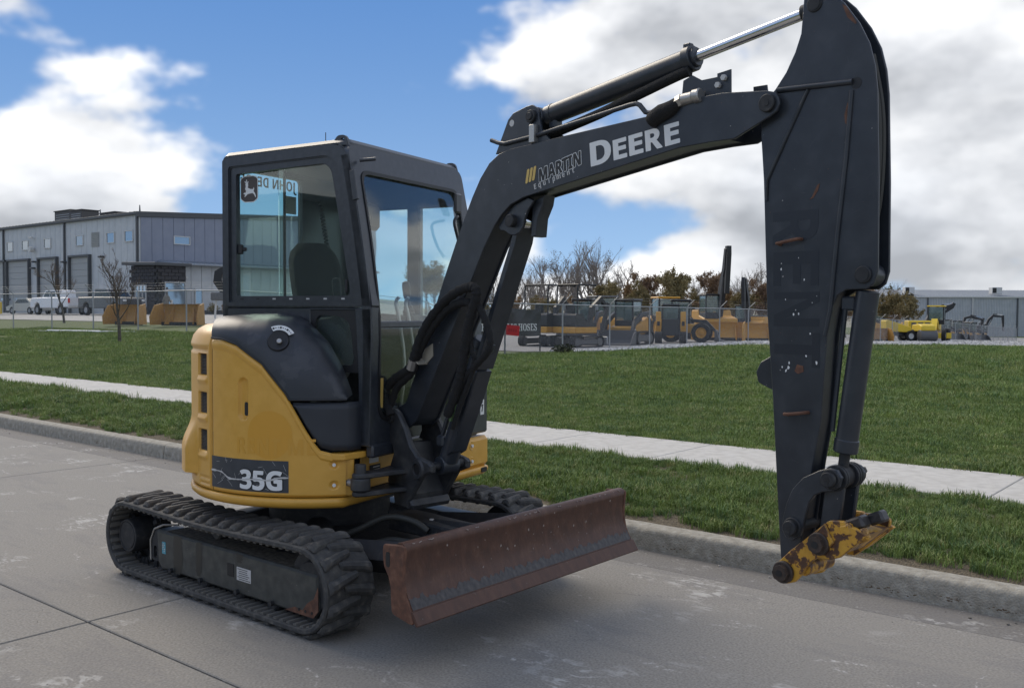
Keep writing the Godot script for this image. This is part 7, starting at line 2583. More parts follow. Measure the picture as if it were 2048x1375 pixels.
func digger(called: String, label: String, at: Vector3, turn: float, k: float, bp: Array, sp: Array, group := "", cab_on := true) -> Node3D:
	var e := thing(called, label, "excavator", at, turn, group)
	for s in [-1.0, 1.0]: crawler(e, 0, s * 0.95 * k, 3.0 * k, 0.72 * k, 0.5 * k)
	var body := MB.new()
	body.prism(rpoly([Vector2(-1.6 * k, 0.95 * k), Vector2(0.9 * k, 0.95 * k), Vector2(0.9 * k, 1.35 * k), Vector2(-0.2 * k, 1.55 * k), Vector2(-0.4 * k, 1.9 * k), Vector2(-1.6 * k, 1.9 * k)], [0.12 * k], 4), -1.15 * k, 1.15 * k, 0.05 * k)
	obj("body", body, M.m_yellow, e)
	var hatch := MB.new()
	hatch.box(V(-1.0 * k, 1.95 * k, 0), V(1.1 * k, 0.14 * k, 1.9 * k), 0.05 * k)
	obj("engine_cover", hatch, M.m_black, e)
	if cab_on: glass_cab(e, V(0.35 * k, 1.35 * k, 0.62 * k), V(1.25 * k, 1.5 * k, 0.95 * k), M.m_black, M.m_black)
	var bw := []
	for i in bp.size(): bw.append(k * (0.42 if i > 0 and i < bp.size() - 1 else 0.28))
	obj("boom", beam(bp, bw, -0.20 * k, 0.20 * k), M.m_black, e)
	var sw := []
	for i in sp.size(): sw.append(k * (0.34 if i == 0 else (0.42 if i == 1 else 0.2)))
	obj("stick", beam(sp, sw, -0.15 * k, 0.15 * k), M.m_black, e)
	var cy := MB.new()
	var a: Vector2 = bp[0]; var m: Vector2 = bp[bp.size() / 2]
	cy.cyl(V(a.x + 0.25 * k, a.y, 0.16 * k), V(m.x + 0.05, m.y - 0.1 * k, 0.16 * k), 0.07 * k, 10)
	obj("boom_cylinder", cy, M.m_grey, e)
	var t: Vector2 = bp[-1]
	var c2 := MB.new()
	c2.cyl(V(m.x, m.y + 0.3 * k, 0), V((m.x + t.x) / 2, (m.y + t.y) / 2 + 0.36 * k, 0), 0.075 * k, 10)
	obj("stick_cylinder", c2, M.m_black, e)
	var c3 := MB.new()
	c3.cyl(V((m.x + t.x) / 2, (m.y + t.y) / 2 + 0.36 * k, 0), V(sp[0].x, sp[0].y, 0), 0.04 * k, 8)
	obj("stick_rod", c3, M.chrome, e)
	return e

func loop_frame(parent: Node3D, x: float, w: float, h0: float, h1: float) -> void:
	for z in [-w / 2, w / 2]:
		var m := MB.new()
		m.tube(smooth_path([V(x - 0.62, h0, z), V(x - 0.62, h1 - 0.25, z), V(x - 0.55, h1 - 0.03, z), V(x - 0.3, h1, z), V(x + 0.3, h1, z), V(x + 0.5, h1 - 0.03, z)], 3), 0.035, 8)
		obj("canopy_post", m, M.m_black, parent)
	var c := MB.new()
	c.box(V(x - 0.02, h1 + 0.02, 0), V(1.15, 0.05, w + 0.06), 0.02)
	obj("canopy_roof", c, M.m_black, parent)

func canopy_digger(label: String, at: Vector3, turn: float) -> void:
	var e := thing("canopy_excavator", label, "excavator", at, turn, "canopied mini excavators behind the fence")
	for s in [-1.0, 1.0]: crawler(e, 0, s * 0.62, 1.9, 0.50, 0.30)
	var bl := MB.new()
	bl.box(V(1.15, 0.30, 0), V(0.10, 0.34, 1.55), 0.03)
	obj("dozer_blade", bl, M.galv, e)
	var b := MB.new()
	b.prism(rpoly([Vector2(-0.85, 0.62), Vector2(0.55, 0.62), Vector2(0.55, 0.90), Vector2(-0.85, 0.90)], [0.06], 4), -0.72, 0.72, 0.04)
	obj("skirt", b, M.m_yellow, e)
	var h := MB.new()
	h.prism(rpoly([Vector2(-0.82, 0.90), Vector2(-0.82, 1.45), Vector2(-0.35, 1.50), Vector2(-0.20, 1.15), Vector2(0.5, 1.05), Vector2(0.52, 0.90)], [0.1], 4), -0.70, 0.70, 0.04)
	obj("engine_cover", h, M.m_black, e)
	var s := MB.new()
	s.box(V(-0.12, 1.30, -0.05), V(0.45, 0.12, 0.46), 0.05)
	s.box(V(-0.32, 1.62, -0.05), V(0.14, 0.62, 0.46), 0.06)
	obj("seat", s, M.m_black, e)
	loop_frame(e, 0.0, 1.25, 0.95, 2.72)
	obj("boom", beam([Vector2(0.75, 0.85), Vector2(0.95, 1.7), Vector2(1.5, 2.15), Vector2(1.9, 1.7)], [0.2, 0.26, 0.24, 0.16], -0.09, 0.09), M.m_black, e)
	obj("arm", beam([Vector2(2.0, 1.95), Vector2(1.75, 1.1), Vector2(1.6, 0.6)], [0.2, 0.2, 0.12], -0.07, 0.07), M.m_black, e)
	for z in [-0.5, 0.5]:
		var mr := MB.new()
		mr.box(V(0.45, 1.75, z * 1.5), V(0.05, 0.26, 0.18), 0.04)
		obj("mirror", mr, M.galv, e)

func track_loader(label: String, at: Vector3, turn: float) -> void:
	var e := thing("track_loader", label, "loader", at, turn, "compact track loaders behind the fence")
	for s in [-1.0, 1.0]: crawler(e, -0.1, s * 0.72, 2.2, 0.66, 0.42)
	var b := MB.new()
	b.prism(rpoly([Vector2(-1.25, 0.45), Vector2(0.8, 0.45), Vector2(0.8, 0.85), Vector2(-0.3, 1.05), Vector2(-1.2, 1.35)], [0.08], 4), -0.62, 0.62, 0.04)
	obj("body", b, M.m_yellow, e)
	glass_cab(e, V(-0.1, 0.85, 0), V(1.2, 1.25, 0.95), M.m_black, M.m_black)
	for s in [-0.72, 0.72]:
		obj("lift_arm", beam([Vector2(-1.15, 1.55), Vector2(0.0, 1.45), Vector2(0.95, 1.05), Vector2(1.35, 0.45)], [0.16, 0.22, 0.26, 0.2], s - 0.07, s + 0.07), M.m_black, e)
		var c := MB.new()
		c.cyl(V(0.9, 0.75, s), V(1.35, 0.55, s), 0.05, 8)
		obj("tilt_cylinder", c, M.chrome, e)
	var k := MB.new()
	var prof := [Vector2(1.35, 0.72), Vector2(1.40, 0.08), Vector2(2.15, 0.03), Vector2(2.15, 0.06), Vector2(1.55, 0.14), Vector2(1.45, 0.30), Vector2(1.45, 0.72)]
	k.prism(prof, -1.0, 1.0, 0.01)
	for s in [-0.98, 0.98]: k.prism([Vector2(1.36, 0.72), Vector2(1.40, 0.06), Vector2(2.12, 0.04), Vector2(1.75, 0.55)], s - 0.02, s + 0.02)
	obj("bucket", k, M.m_grey, e)

func snow_pusher(label: String, at: Vector3, turn: float, w: float, m: Material, group: String, flare := 0.45) -> Node3D:   # opens towards +x
	var e := thing("snow_pusher", label, "plough", at, turn, group)
	var pr := MB.new()
	var face := smooth_path([Vector2(0.30, 0.10), Vector2(0.12, 0.35), Vector2(0.05, 0.65), Vector2(0.12, 0.95), Vector2(0.22, 1.08)], 4)
	var backp := []
	for p in face: backp.append(p + Vector2(-0.05, 0))
	backp.reverse()
	pr.prism(face + backp, -w / 2, w / 2, 0.0)
	obj("mouldboard", pr, m, e, Transform3D.IDENTITY, 50.0)
	var ed := MB.new()
	ed.box(V(0.33, 0.10, 0), V(0.06, 0.18, w), 0.01)
	obj("cutting_edge", ed, M.m_black, e)
	for s in [-1.0, 1.0]:
		var sp := MB.new()
		sp.prism([Vector2(0.0, 0.05), Vector2(1.05, 0.05), Vector2(1.10, 0.45), Vector2(0.75, 1.02), Vector2(0.15, 1.12)], -0.03, 0.03, 0.008)
		obj("end_plate", sp, m, e, Transform3D(Basis(Vector3.UP, -s * flare * 0.4), V(0, 0, s * w / 2)))
		var br := MB.new()
		br.prism([Vector2(0.15, 0.08), Vector2(0.65, 0.08), Vector2(0.12, 0.92)], -0.02, 0.02)
		obj("gusset", br, m, e, Transform3D(Basis(Vector3.UP, -s * 0.5), V(0.02, 0, s * (w / 2 - 0.6))))
	return e

func yard() -> void:
	canopy_digger("mini excavator with black roll frame nearer the hose banner", on_ground(-21.9, -30.3), TO_US + 2.5)
	canopy_digger("mini excavator with black roll frame beside the glazed track loader", on_ground(-20.3, -30.6), TO_US + 2.3)
	track_loader("compact track loader beside the mini excavators, black bucket lowered", on_ground(-22.6, -34.3), TO_US - 0.25)
	track_loader("compact track loader next to the yellow skid loader, wide black bucket lowered", on_ground(-20.9, -35.6), TO_US - 0.5)
	# tall cabs behind
	var bh := thing("backhoe", "dark glazed backhoe cab with grey roof behind the track loaders", "loader", on_ground(-26.0, -41.2), TO_US + 0.3)
	for s in [-0.8, 0.8]:
		wheel(bh, V(-0.9, 0.75, s), 0.75, 0.45, M.m_yellow)
		wheel(bh, V(1.3, 0.5, s), 0.5, 0.35, M.m_yellow)
	var hb := MB.new()
	hb.prism(rpoly([Vector2(-1.4, 0.6), Vector2(1.8, 0.6), Vector2(1.8, 1.2), Vector2(0.6, 1.35), Vector2(-1.4, 1.0)], [0.1], 4), -0.5, 0.5, 0.05)
	obj("body", hb, M.m_yellow, bh)
	glass_cab(bh, V(-0.5, 0.95, 0), V(1.5, 1.45, 1.3), M.m_grey, M.m_black)
	var wl := thing("wheel_loader", "yellow roofed wheel loader standing tall behind the skid loader", "loader", on_ground(-27.5, -50.3), TO_US + 0.2)
	for s in [-0.95, 0.95]:
		for x in [-1.3, 1.3]: wheel(wl, V(x, 0.75, s), 0.75, 0.5, M.m_yellow)
	var wb := MB.new()
	wb.prism(rpoly([Vector2(-2.2, 0.7), Vector2(1.6, 0.7), Vector2(1.6, 1.2), Vector2(-0.6, 1.3), Vector2(-2.2, 1.5)], [0.12], 4), -0.7, 0.7, 0.06)
	obj("body", wb, M.m_yellow, wl)
	glass_cab(wl, V(-0.1, 1.15, 0), V(1.4, 1.45, 1.4), M.m_yellow, M.m_black)
	var ex := MB.new()
	ex.tube(smooth_path([V(-1.2, 1.5, 0.4), V(-1.2, 2.4, 0.4), V(-1.1, 2.6, 0.4), V(-0.95, 2.6, 0.4)], 4), 0.07, 8)
	obj("exhaust", ex, M.unit, wl)
	# skid loader seen from behind, between its yellow arm towers
	var sk := thing("skid_loader", "yellow skid loader with black engine grille facing the fence", "loader", on_ground(-20.5, -39.0), TO_US - 0.15)
	for s in [-0.62, 0.62]:
		crawler(sk, -0.4, s, 1.9, 0.6, 0.36)
		var tw := MB.new()
		tw.prism(rpoly([Vector2(-0.12, 0.45), Vector2(0.16, 0.6), Vector2(0.20, 1.05), Vector2(0.0, 1.62), Vector2(-0.30, 1.60), Vector2(-0.35, 0.6)], [0.05], 3), s - 0.13, s + 0.13, 0.02)
		var to := obj("arm_tower", tw, M.m_yellow, sk)
		var em := MB.new()
		em.prism(rpoly([Vector2(-0.07, 0.90), Vector2(0.07, 0.90), Vector2(0.07, 1.12), Vector2(-0.07, 1.12)], [0.02], 3), 0.0, 0.008)
		em.xf(Transform3D(Basis(V(0, 0, -1), V(0, 1, 0), V(1, 0, 0)), V(0.22, 0, s)))
		obj("badge", em, M.ink, to)
	var gr := MB.new()
	gr.box(V(0.02, 0.82, 0), V(0.20, 0.85, 0.92), 0.03)
	obj("rear_door", gr, M.m_black, sk)
	glass_cab(sk, V(-0.75, 0.95, 0), V(1.0, 0.95, 0.9), M.m_black, M.m_black)
	var cl := thing("compact_loader", "small yellow wheel loader between skid loader and snow pusher", "loader", on_ground(-21.2, -41.9), TO_US + 1.3)
	for s in [-0.62, 0.62]:
		for x in [-0.8, 0.8]: wheel(cl, V(x, 0.52, s), 0.52, 0.36, M.m_yellow)
	var cb := MB.new()
	cb.prism(rpoly([Vector2(-1.4, 0.5), Vector2(1.1, 0.5), Vector2(1.1, 0.95), Vector2(-0.4, 1.0), Vector2(-1.4, 1.25)], [0.1], 4), -0.5, 0.5, 0.04)
	obj("body", cb, M.m_yellow, cl)
	obj("lift_arm", beam([Vector2(-0.2, 1.2), Vector2(1.0, 1.1), Vector2(1.7, 0.4)], [0.16, 0.2, 0.14], -0.12, 0.12), M.m_black, cl)
	glass_cab(cl, V(-0.3, 0.98, 0), V(1.0, 1.2, 0.95), M.m_black, M.m_black)
	var bk := MB.new()
	bk.prism([Vector2(1.5, 0.05), Vector2(2.1, 0.05), Vector2(1.75, 0.15), Vector2(1.6, 0.65), Vector2(1.5, 0.65)], -0.8, 0.8, 0.01)
	obj("bucket", bk, M.m_grey, cl)
	var big := digger("large_excavator", "large excavator holding its black boom straight up", on_ground(-30.2, -62.3), TO_US + 0.15, 1.15, [Vector2(0.6, 1.7), Vector2(1.2, 3.8), Vector2(1.9, 5.2), Vector2(2.2, 6.7)], [Vector2(2.3, 6.9), Vector2(2.3, 6.3), Vector2(2.1, 3.4)])
	digger("large_excavator", "excavator with raised black boom beyond the snow pushers", on_ground(-33.5, -75.0), TO_US - 0.6, 1.0, [Vector2(0.6, 1.5), Vector2(1.0, 3.4), Vector2(1.5, 4.6), Vector2(1.7, 5.2)], [Vector2(1.8, 5.3), Vector2(1.9, 4.9), Vector2(1.8, 2.6)])
	var p1 := snow_pusher("yellow snow pusher with lettered end plate beside the compact loader", on_ground(-21.3, -46.2), TO_US - 0.55, 2.6, M.m_yellow, "snow pushers beside the gravel")
	var lt := text_mb("PRO-TECH", 0.16, sysfont(true), 0.004)
	put("lettering", lt.mesh(0.0), M.ink, p1, Transform3D(Basis(V(0.95, 0, -0.3).normalized(), V(0, 1, 0), V(0.3, 0, 0.95).normalized()), V(0.52, 0.62, 1.46)))
	snow_pusher("yellow snow pusher behind the arm of the parked machine", on_ground(-21.0, -49.8), TO_US - 0.3, 2.4, M.m_yellow, "snow pushers beside the gravel")
	# far right
	snow_pusher("tan snow pusher standing alone by the far gravel bank", on_ground(-22.6, -75.5), TO_US, 1.5, M.tan, "snow pushers by the far gravel bank")
	var tr := thing("lemon_tractor", "lemon yellow tractor with sloping bonnet by the gravel bank", "tractor", on_ground(-22.3, -80.0), LEFTWARD + 0.2)
	for s in [-0.55, 0.55]:
		wheel(tr, V(1.3, 0.40, s), 0.40, 0.3, M.m_black)
		wheel(tr, V(-0.7, 0.45, s), 0.45, 0.3, M.unit)
	var tb := MB.new()
	tb.prism(rpoly([Vector2(-0.9, 0.95), Vector2(-0.5, 0.75), Vector2(1.5, 0.85), Vector2(1.55, 1.75), Vector2(1.3, 1.8), Vector2(-0.8, 1.2)], [0.1], 4), -0.5, 0.5, 0.05)
	obj("bonnet", tb, M.m_lemon, tr)
	var ch := MB.new()
	ch.box(V(0.2, 0.6, 0), V(2.4, 0.3, 0.6), 0.04)
	obj("chassis", ch, M.m_black, tr)
	var tr2 := thing("yellow_compressor", "yellow slatted compressor on small wheels beside the lemon tractor", "compressor", on_ground(-22.0, -84.0), LEFTWARD)
	var cbx := MB.new()
	cbx.box(V(0, 1.25, 0), V(2.0, 1.1, 1.2), 0.1)
	obj("casing", cbx, M.m_lemon, tr2)
	for k in 3:
		var s := MB.new()
		s.box(V(-0.6 + k * 0.6, 1.25, -0.61), V(0.42, 0.75, 0.03))
		obj("vent", s, M.m_grey, tr2)
	for s in [-0.5, 0.5]:
		for x in [-0.6, 0.7]: wheel(tr2, V(x, 0.42, s), 0.42, 0.25, M.unit)
	var ro := thing("road_roller", "small yellow road roller with dark steel drum", "roller", on_ground(-20.6, -81.2), TO_US)
	var dr := MB.new()
	dr.cyl(V(0.6, 0.5, -0.7), V(0.6, 0.5, 0.7), 0.5, 22, 0.03)
	obj("drum", dr, M.m_grey, ro)
	var rb := MB.new()
	rb.prism(rpoly([Vector2(-1.2, 0.8), Vector2(0.9, 0.9), Vector2(0.8, 1.35), Vector2(0.2, 1.5), Vector2(-1.2, 1.4)], [0.15], 4), -0.6, 0.6, 0.06)
	obj("body", rb, M.m_lemon, ro)
	for s in [-0.5, 0.5]: wheel(ro, V(-0.9, 0.5, s), 0.5, 0.4, M.m_black)
	var gd := thing("grader", "yellow grader with tall glazed cab behind the road roller", "grader", on_ground(-21.6, -88.0), TO_US - 0.5)
	for s in [-0.85, 0.85]:
		for x in [-2.0, -0.8, 2.6]: wheel(gd, V(x, 0.55, s), 0.55, 0.35, M.unit)
	obj("frame", beam([Vector2(-2.2, 1.2), Vector2(0.4, 1.4), Vector2(1.6, 1.9), Vector2(2.9, 0.9)], [0.7, 0.6, 0.25, 0.2], -0.25, 0.25), M.m_lemon, gd)
	glass_cab(gd, V(-0.2, 1.5, 0), V(1.4, 1.6, 1.4), M.m_lemon, M.m_black)
	var mb2 := MB.new()
	mb2.box(V(1.2, 0.5, 0), V(0.12, 0.5, 2.8), 0.04, Basis(Vector3.UP, 0.3))
	obj("blade", mb2, M.m_lemon, gd)
	digger("far_excavator", "excavator reaching its lettered boom over the far yellow machines", on_ground(-37.5, -117.5), RIGHTWARD + 0.1, 1.25, [Vector2(0.6, 1.7), Vector2(1.4, 3.6), Vector2(2.3, 4.6), Vector2(4.7, 5.4)], [Vector2(5.0, 5.6), Vector2(4.7, 5.0), Vector2(4.3, 2.4)], "excavators before the shed")
	digger("far_excavator", "excavator with low arched boom behind the grader", on_ground(-36.2, -131.5), RIGHTWARD, 1.2, [Vector2(0.6, 1.5), Vector2(1.4, 3.2), Vector2(2.2, 3.9), Vector2(4.4, 4.6)], [Vector2(4.7, 4.9), Vector2(4.4, 4.4), Vector2(3.4, 3.6)], "excavators before the shed", false)
	digger("far_excavator", "small excavator with drooping boom before the shed wall", on_ground(-35.0, -145.0), RIGHTWARD, 0.85, [Vector2(0.6, 1.6), Vector2(1.2, 3.2), Vector2(2.0, 3.4), Vector2(3.6, 3.0)], [Vector2(3.9, 3.2), Vector2(3.7, 2.7), Vector2(3.5, 1.9)], "excavators before the shed")
	digger("far_excavator", "small excavator with upright hooked arm before the shed wall", on_ground(-32.5, -147.5), RIGHTWARD - 0.1, 0.8, [Vector2(0.6, 1.5), Vector2(1.2, 3.0), Vector2(1.8, 3.6), Vector2(3.0, 3.5)], [Vector2(3.2, 3.7), Vector2(3.2, 3.2), Vector2(3.3, 1.4)], "excavators before the shed")
	for q in [[-26.0, -106.5, 0.3, "dark track loader behind the far fence, paired with a yellow one"], [-26.5, -113.0, -0.2, "dark track loader behind the far fence, beside a canopied digger"], [-27.0, -121.0, 0.4, "dark track loader behind the far fence, last before the shed corner"]]:
		track_loader(q[3], on_ground(q[0], q[1]), TO_US + q[2])
	canopy_digger("small canopied excavator behind the far end of the fence", on_ground(-28.6, -131.0), TO_US + 2.6)

# ---------------------------------------------------------------- cars, people and things before the workshop
func pickup(called: String, label: String, at: Vector3, turn: float, paint: Material, bed: bool) -> void:
	var e := thing(called, label, "pickup", at, turn)
	var side := [Vector2(-2.95, 0.62), Vector2(-2.25, 0.62), Vector2(-2.18, 0.85), Vector2(-1.85, 1.02), Vector2(-1.50, 0.85), Vector2(-1.42, 0.55), Vector2(1.42, 0.55), Vector2(1.50, 0.85), Vector2(1.85, 1.02), Vector2(2.20, 0.85), Vector2(2.28, 0.58), Vector2(2.95, 0.58), Vector2(3.0, 0.95), Vector2(2.92, 1.30), Vector2(2.7, 1.38), Vector2(1.35, 1.42), Vector2(-0.95, 1.42), Vector2(-2.95, 1.40)]
	var b := MB.new()
	b.prism(side, -0.98, 0.98, 0.06)
	obj("body", b, paint, e, Transform3D.IDENTITY, 30.0)
	var cabm := MB.new()
	cabm.prism(rpoly([Vector2(-0.95, 1.38), Vector2(1.35, 1.38), Vector2(0.70, 2.0), Vector2(-0.85, 2.02)], [0.05, 0.05, 0.15, 0.15], 5), -0.82, 0.82, 0.08)
	obj("cab", cabm, paint, e, Transform3D.IDENTITY, 30.0)
	for s in [-0.825, 0.825]:
		for w in [[Vector2(-0.80, 1.46), Vector2(0.02, 1.46), Vector2(0.02, 1.90), Vector2(-0.74, 1.90)], [Vector2(0.12, 1.46), Vector2(1.08, 1.46), Vector2(0.66, 1.90), Vector2(0.12, 1.90)]]:
			var g := MB.new()
			g.prism(w, s - 0.008, s + 0.008)
			obj("window", g, M.carwin, e)
		wheel(e, V(1.85, 0.42, s * 1.06), 0.42, 0.28, M.galv)
		wheel(e, V(-1.85, 0.42, s * 1.06), 0.42, 0.28, M.galv)
		var l := MB.new()
		l.box(V(2.93, 1.12, s * 0.92), V(0.08, 0.18, 0.34), 0.03)
		obj("headlight", l, M.unit, e)
		var t := MB.new()
		t.box(V(-2.95, 1.15, s * 1.05), V(0.06, 0.36, 0.16), 0.02)
		obj("tail_light", t, M.lens, e)
	var ws := MB.new()
	ws.quad(V(1.36, 1.44, 0.72), V(1.36, 1.44, -0.72), V(0.80, 1.95, -0.66), V(0.80, 1.95, 0.66))
	obj("windscreen", ws, M.carwin, e)
	var gr := MB.new()
	gr.box(V(2.99, 1.02, 0), V(0.06, 0.38, 1.25), 0.03)
	obj("grille", gr, M.m_black, e)
	for x in [3.02, -3.02]:
		var bp := MB.new()
		bp.box(V(x, 0.68, 0), V(0.16, 0.24, 1.95), 0.05)
		obj("bumper", bp, M.galv if bed else M.unit, e)
	if bed:
		var fl := MB.new()
		fl.box(V(-1.95, 1.425, 0), V(1.9, 0.02, 1.7))
		obj("bed_cover", fl, M.m_black, e)

func forecourt() -> void:
	pickup("white_pickup", "white pickup parked nose out before the overhead doors", on_ground(-73.7, -32.8), PI + 0.05, M.car_white, false)
	pickup("dark_pickup", "charcoal pickup parked behind the young tree", on_ground(-66.2, -33.2), 0.08, M.car_dark, true)
	var c := thing("silver_car", "silver saloon car half hidden by the white pickup", "car", on_ground(-81.0, -33.6), PI + 0.1)
	var cb := MB.new()
	cb.prism(rpoly([Vector2(-2.3, 0.3), Vector2(2.3, 0.3), Vector2(2.35, 0.65), Vector2(1.2, 0.88), Vector2(0.5, 1.35), Vector2(-0.9, 1.38), Vector2(-1.7, 0.95), Vector2(-2.3, 0.9)], [0.1], 4), -0.86, 0.86, 0.12)
	obj("body", cb, M.car_silver, c, Transform3D.IDENTITY, 30.0)
	for s in [-0.80, 0.80]:
		wheel(c, V(1.4, 0.32, s), 0.32, 0.22, M.galv)
		wheel(c, V(-1.4, 0.32, s), 0.32, 0.22, M.galv)
		var g := MB.new()
		g.prism([Vector2(-1.35, 0.98), Vector2(0.95, 0.95), Vector2(0.45, 1.28), Vector2(-0.85, 1.30)], s * 1.07 - 0.01, s * 1.07 + 0.01)
		obj("window", g, M.carwin, c)
	snow_pusher("tan snow pusher on the grass edge behind the young tree", on_ground(-42.9, -22.2), TO_US - 0.25, 1.65, M.tan, "snow pushers inside the lawn fence")
	snow_pusher("wide tan snow pusher with folded wings beside the driveway", on_ground(-38.6, -22.6), TO_US - 0.2, 2.15, M.tan, "snow pushers inside the lawn fence")
	# timber and white pipes in the grass
	for q in [[-38.6, -17.0, 3.4, 0.05, 0.25, true], [-40.6, -16.6, 3.0, 0.035, 0.10, false], [-37.2, -17.4, 2.6, 0.035, 0.3, false], [-36.2, -17.9, 2.2, 0.03, 0.15, false]]:
		var t := thing("white_pipe" if q[5] else "timber_board", "white plastic pipe lying in the grass before the fence" if q[5] else "grey weathered board lying in the grass before the fence", "pipe" if q[5] else "board", on_ground(q[0], q[1]) + V(0, 0.05, 0), q[4], "" if q[5] else "boards in the grass")
		var m := MB.new()
		if q[5]: m.cyl(V(-q[2] / 2, 0.03, 0), V(q[2] / 2, 0.03, 0), 0.05, 10)
		else: m.box(V(0, 0.02, 0), V(q[2], 0.04, 0.14), 0.005)
		obj("pipe" if q[5] else "plank", m, M.white if q[5] else M.unit, t)
	for q in [[-83.0, -31.6], [-85.5, -33.0]]:
		var b := thing("bollard", "yellow steel bollard guarding the workshop corner", "bollard", on_ground(q[0], q[1]), 0.0, "yellow bollards")
		var m := MB.new()
		m.lathe([Vector2(0.09, 0.0), Vector2(0.09, 1.0), Vector2(0.06, 1.07), Vector2(0.0, 1.09)], 14)
		obj("post", m, M.m_lemon, b)
	# folded black loader boom on a pallet stand, showing beside the cab
	var fb := thing("folded_boom", "folded black machine boom standing beside the entrance wing", "machine", on_ground(-47.6, -30.5), RIGHTWARD)
	obj("boom", beam([Vector2(0.3, 1.6), Vector2(-0.1, 2.3), Vector2(-0.05, 2.8), Vector2(0.3, 3.1)], [0.4, 0.55, 0.5, 0.3], -0.12, 0.12), M.m_black, fb)
	obj("arm", beam([Vector2(0.35, 2.9), Vector2(0.42, 2.0), Vector2(0.3, 1.2)], [0.25, 0.3, 0.2], -0.1, 0.1), M.m_black, fb)
	for x in [-0.25, 0.35]:
		var l := MB.new()
		l.box(V(x, 0.65, 0), V(0.10, 1.3, 0.10), 0.01, Basis(V(0, 0, 1), x * 0.3))
		obj("leg", l, M.unit, fb)
	var br := MB.new()
	br.box(V(0.05, 1.35, 0), V(1.0, 0.5, 0.8), 0.06)
	obj("base", br, M.m_grey, fb)
	# someone walking by the entrance
	var p := thing("person", "person in a mottled grey jacket walking with a white sheet of paper", "person", on_ground(-59.7, -34.0), 2.2)
	put("body", person_mesh(), mat(lin(.16, .15, .13), 0.9), p)
	var hair := MB.new()
	hair.lathe([Vector2(0.0, 0.12), Vector2(0.06, 0.105), Vector2(0.098, 0.05), Vector2(0.104, 0.0), Vector2(0.095, -0.03)], 12)
	obj("cap", hair, M.m_grey, p, Transform3D(Basis.IDENTITY, V(0.06, 1.66, 0)))
	var sh := MB.new()
	sh.box(V(0.32, 1.02, 0.24), V(0.012, 0.30, 0.21), 0.002, Basis(V(0, 0, 1), 0.2))
	tag(obj("paper_sheet", sh, M.white, self, p.transform), "sheet of white paper held by the walking person", "paper")
	var dk := thing("weed_clump", "dark dry weeds growing at the foot of the corner fence", "weeds", on_ground(-16.9, -24.9), 0.2)
	put("leaves", leaf_ball(0.55, 0.10, 420, 0.07, 77), mat(lin(.05, .055, .03), 0.9), dk)

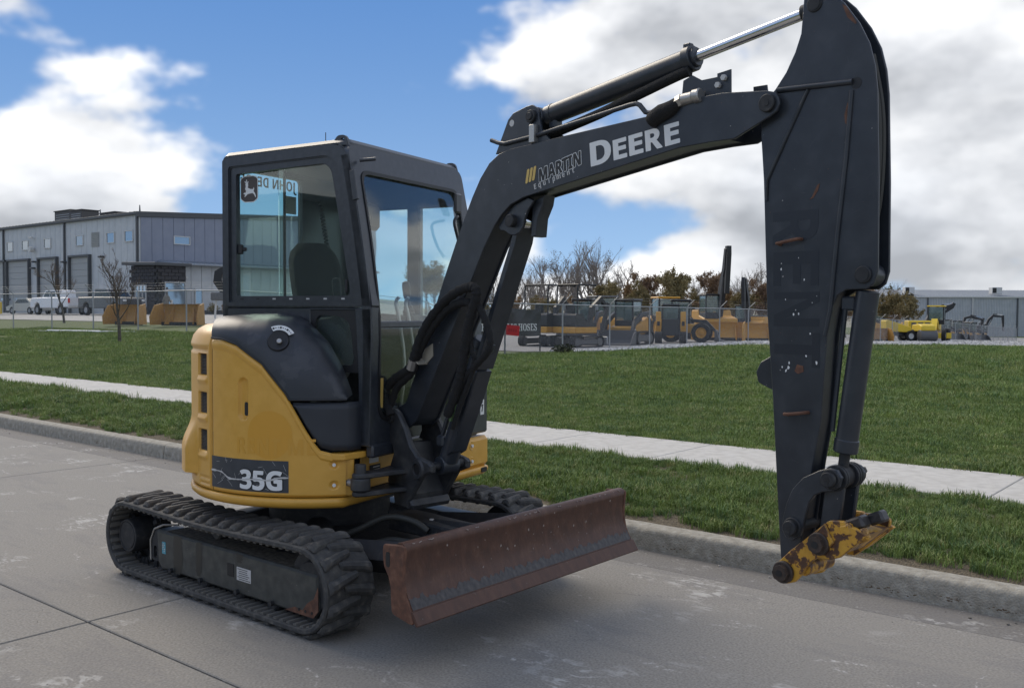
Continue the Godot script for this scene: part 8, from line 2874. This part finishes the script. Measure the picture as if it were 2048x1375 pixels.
func person_mesh() -> ArrayMesh:   # capsules joined smoothly, meshed as surface nets
	var bones := [[V(0.04, 0.95, 0), V(0.06, 1.38, 0), 0.15, 0.17], [V(0.06, 1.45, 0), V(0.08, 1.55, 0), 0.06, 0.055], [V(0.09, 1.63, 0), V(0.10, 1.70, 0), 0.088, 0.092],
		[V(0.0, 0.92, 0.09), V(0.14, 0.50, 0.10), 0.095, 0.065], [V(0.14, 0.50, 0.10), V(0.06, 0.09, 0.10), 0.065, 0.045], [V(0.06, 0.05, 0.10), V(0.24, 0.04, 0.11), 0.045, 0.035],
		[V(0.0, 0.92, -0.09), V(-0.06, 0.50, -0.10), 0.095, 0.065], [V(-0.06, 0.50, -0.10), V(-0.26, 0.14, -0.10), 0.065, 0.045], [V(-0.27, 0.10, -0.10), V(-0.12, 0.04, -0.10), 0.045, 0.035],
		[V(0.05, 1.36, 0.18), V(0.03, 1.10, 0.25), 0.06, 0.048], [V(0.03, 1.10, 0.25), V(0.24, 1.02, 0.22), 0.046, 0.036], [V(0.24, 1.02, 0.22), V(0.33, 1.02, 0.22), 0.036, 0.022],
		[V(0.05, 1.36, -0.18), V(-0.04, 1.10, -0.24), 0.06, 0.048], [V(-0.04, 1.10, -0.24), V(0.0, 0.86, -0.25), 0.044, 0.034], [V(0.0, 0.86, -0.25), V(0.03, 0.77, -0.25), 0.036, 0.02]]
	var sdf := func(p: Vector3) -> float:
		var s := 0.0
		for b in bones:
			var ab: Vector3 = b[1] - b[0]
			var t := clampf((p - b[0]).dot(ab) / ab.length_squared(), 0, 1)
			var q: Vector3 = b[0] + ab * t
			var e: Vector3 = p - q
			var d := e.length() - lerpf(b[2], b[3], t)
			s += exp(-d * 45.0)
		return -log(maxf(s, 1e-30)) / 45.0
	var lo := V(-0.42, -0.02, -0.36)
	var h := 0.03
	var N := Vector3i(29, 62, 24)
	var val := PackedFloat32Array()
	val.resize(N.x * N.y * N.z)
	for i in N.x:
		for j in N.y:
			for k in N.z: val[(i * N.y + j) * N.z + k] = sdf.call(lo + V(i, j, k) * h)
	var vert := {}
	for i in N.x - 1:
		for j in N.y - 1:
			for k in N.z - 1:
				var sum := Vector3.ZERO
				var n := 0
				var c := []
				for m in 8: c.append(val[((i + (m & 1)) * N.y + j + ((m >> 1) & 1)) * N.z + k + ((m >> 2) & 1)])
				for ed in [[0, 1], [2, 3], [4, 5], [6, 7], [0, 2], [1, 3], [4, 6], [5, 7], [0, 4], [1, 5], [2, 6], [3, 7]]:
					var a: float = c[ed[0]]; var b: float = c[ed[1]]
					if (a < 0.0) != (b < 0.0):
						var t := a / (a - b)
						var pa := V(ed[0] & 1, (ed[0] >> 1) & 1, (ed[0] >> 2) & 1)
						var pb := V(ed[1] & 1, (ed[1] >> 1) & 1, (ed[1] >> 2) & 1)
						sum += pa.lerp(pb, t); n += 1
				if n: vert[Vector3i(i, j, k)] = lo + (V(i, j, k) + sum / n) * h
	var mb := MB.new()
	for cell in vert:
		var c: Vector3i = cell
		for ax in 3:
			var u := Vector3i.ZERO; var w := Vector3i.ZERO; var d := Vector3i.ZERO
			d[ax] = 1; u[(ax + 1) % 3] = 1; w[(ax + 2) % 3] = 1
			var a := val[(c.x * N.y + c.y) * N.z + c.z]
			var e: Vector3i = c + d
			if e.x >= N.x or e.y >= N.y or e.z >= N.z: continue
			var b := val[(e.x * N.y + e.y) * N.z + e.z]
			if (a < 0.0) == (b < 0.0): continue
			if not (vert.has(c - u) and vert.has(c - w) and vert.has(c - u - w)): continue
			var q := [vert[c], vert[c - u], vert[c - u - w], vert[c - w]]
			if a < 0.0: mb.quad(q[0], q[1], q[2], q[3])
			else: mb.quad(q[3], q[2], q[1], q[0])
	return mb.mesh(60.0)

func _ready() -> void:
	rng.seed = 12345
	lights()
	make_materials()
	setting()
	excavator()
	background()
	grass()
